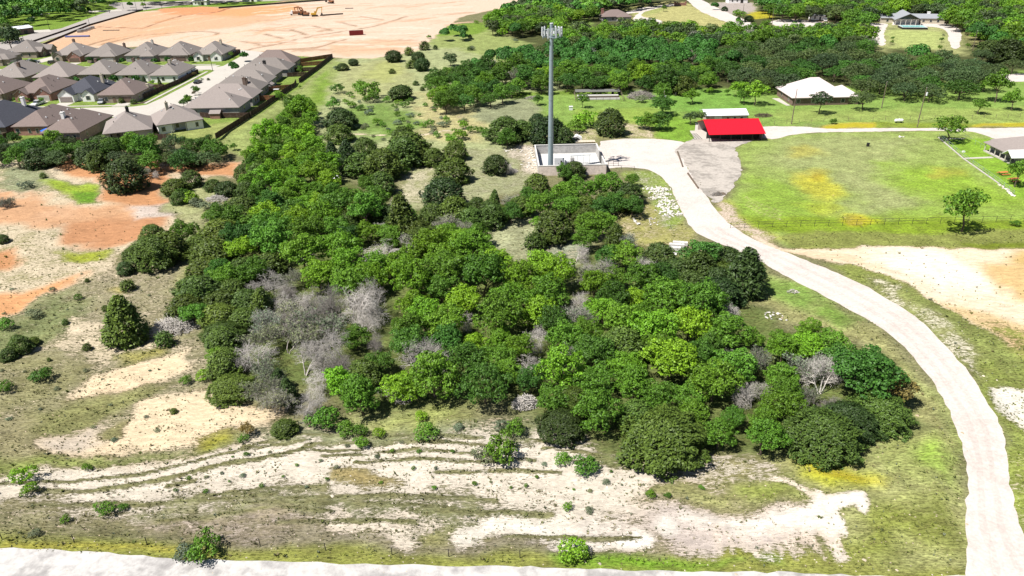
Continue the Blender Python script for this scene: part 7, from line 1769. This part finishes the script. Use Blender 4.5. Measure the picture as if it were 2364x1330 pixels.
brush_pile(1232, 228, 40, 'low grey brush at the left end of the ranch lawn', 'dead_dark', 160, .3)
brush_pile(500, 460, 50, 'white tangled brush below the dark junipers of the clearing', n=260)
brush_pile(1655, 450, 26, 'dark twig heap beside the barn yard', 'dead_dark', 120)
brush_pile(930, 925, 50, 'fallen bare branches under the grove edge', n=160, flat=.7)
brush_pile(1762, 268, 40, 'dark flat heap on the lawn right of the white roofed building', 'bark', 200, .2)
brush_pile(15, 475, 44, 'brown brush heap at the left frame edge', 'bark', 220, .4)

# ---------------------------------------------------------------- weeds, bunch grass and pebbles: real faces on the open ground
def ground_litter():
    rng = np.random.default_rng(12)
    n0 = 300000
    y = 40 + (rng.random(n0) ** 1.35) * 190
    x = (rng.random(n0) * 2 - 1) * (y * .76 + 16)
    soil, veg, cov, spk = survey(x, y)
    clump = fbm(x / 2.4, y / 2.4, 31, 3); fine = vnoise(x / .9, y / .9, 33)
    pr_ = np.clip(.04 + .34 * cov * (clump > .42) + .30 * np.clip(spk, 0, 1.4) * (clump > .47), 0, 1) * np.clip(1.35 - y / 210, .18, 1)
    pr_ *= np.where((cov > .97), .0, 1.0) * np.where(y > 135, np.clip(1 - (y - 135) / 50, 0, 1), 1)
    keep = rng.random(n0) < pr_
    trk = sdist(x, y, TRACK); keep &= trk < -.5
    yb = np.interp(x, [-60, 0, 60], [G(0, 1266)[1] - .5, G(1182, 1308)[1], G(2364, 1335)[1]]); keep &= y > yb + .3
    gi, ga = mask(x, y, [G(px, py) for px, py in [(560, 480), (700, 300), (760, 420), (1100, 520), (1300, 640), (1400, 600), (1560, 620), (1740, 640), (1700, 720), (2060, 880), (1980, 1000), (1540, 1040), (1280, 980), (800, 900), (560, 890), (470, 800)]], 2.0); keep[gi] &= ga < .5
    # floor of the grove stays under the crowns
    x, y, veg, cov, spk, soil = x[keep], y[keep], veg[keep], cov[keep], spk[keep], soil[keep]
    z = height(x, y); n = len(x)
    sz = (.05 + .15 * rng.random(n) ** 2.2) * (1 + .8 * (rng.random(n) < .05)) * np.clip(.8 + y / 240, .8, 1.6)
    k = 6
    a = rng.uniform(0, 6.28, (n, k)); lean = rng.uniform(.35, 1.2, (n, k)); hgt = rng.uniform(.5, 1.1, (n, k)) * sz[:, None] * 1.05
    tipx = x[:, None] + np.cos(a) * lean * sz[:, None]; tipy = y[:, None] + np.sin(a) * lean * sz[:, None]; tipz = z[:, None] + hgt
    wx = -np.sin(a) * sz[:, None] * .38; wy = np.cos(a) * sz[:, None] * .38
    bx = x[:, None] + np.cos(a) * sz[:, None] * .12; by = y[:, None] + np.sin(a) * sz[:, None] * .12; bz = np.repeat(z[:, None] - .03, k, 1)
    V = np.stack([np.stack([bx - wx, by - wy, bz], -1), np.stack([bx + wx, by + wy, bz], -1), np.stack([tipx, tipy, tipz], -1)], 2).reshape(-1, 3)
    F = np.arange(n * k * 3).reshape(-1, 3)
    kind = rng.random(n)[:, None]
    base = np.where(kind < .5, veg * np.array([.95, 1.0, .8]), np.where(kind < .78, np.tile((.11, .13, .04), (n, 1)), np.where(kind < .92, np.tile((.24, .21, .10), (n, 1)), np.tile((.15, .17, .11), (n, 1)))))
    base = base * rng.uniform(.65, 1.1, (n, 1)) * .85
    col = np.repeat(base, k * 3, 0)
    t = NT('weed_blade'); t.pbr(t.attr('tint'), .8, 0, .1)
    me = np_mesh('bunch_grass', V, F, t.m, {'tint': col})
    prop(link('bunch_grass', me), 'low weeds and bunch grass scattered over the stony slopes', 'grass', kind='stuff')
    # pebbles and broken limestone on the bare soil
    n0 = 60000
    y = 42 + (rng.random(n0) ** 1.5) * 130; x = (rng.random(n0) * 2 - 1) * (y * .74 + 14)
    soil, veg, cov, spk = survey(x, y)
    keep = (rng.random(n0) < np.clip(.36 * (1 - cov), .0, .3)) & (sdist(x, y, TRACK) < 1.0)
    x, y, soil = x[keep], y[keep], soil[keep]; n = len(x); z = height(x, y)
    s = rng.uniform(.04, .13, n) * (1 + 1.2 * (rng.random(n) < .05))
    oct_ = np.array([[1, 0, 0], [-.8, .3, 0], [0, 1, 0], [.2, -.9, 0], [0.1, 0, .8]])
    P_ = oct_[None] * s[:, None, None] * rng.uniform(.7, 1.3, (n, 5, 1)) + np.stack([x, y, z + .01], 1)[:, None]
    Fo = np.array([[0, 2, 4], [2, 1, 4], [1, 3, 4], [3, 0, 4]])
    F = (Fo[None] + np.arange(n)[:, None, None] * 5).reshape(-1, 3)
    t = NT('pebble_stone'); t.pbr(t.attr('tint'), .95, 0, .05)
    me = np_mesh('pebbles', P_.reshape(-1, 3), F, t.m, {'tint': np.repeat(np.clip(soil * .72 * rng.uniform(.75, 1.15, (n, 1)), 0, .8), 5, 0)})
    prop(link('pebbles', me), 'loose pebbles and broken limestone on the bare soil', 'gravel', kind='stuff')
    print('litter', len(F))
ground_litter()
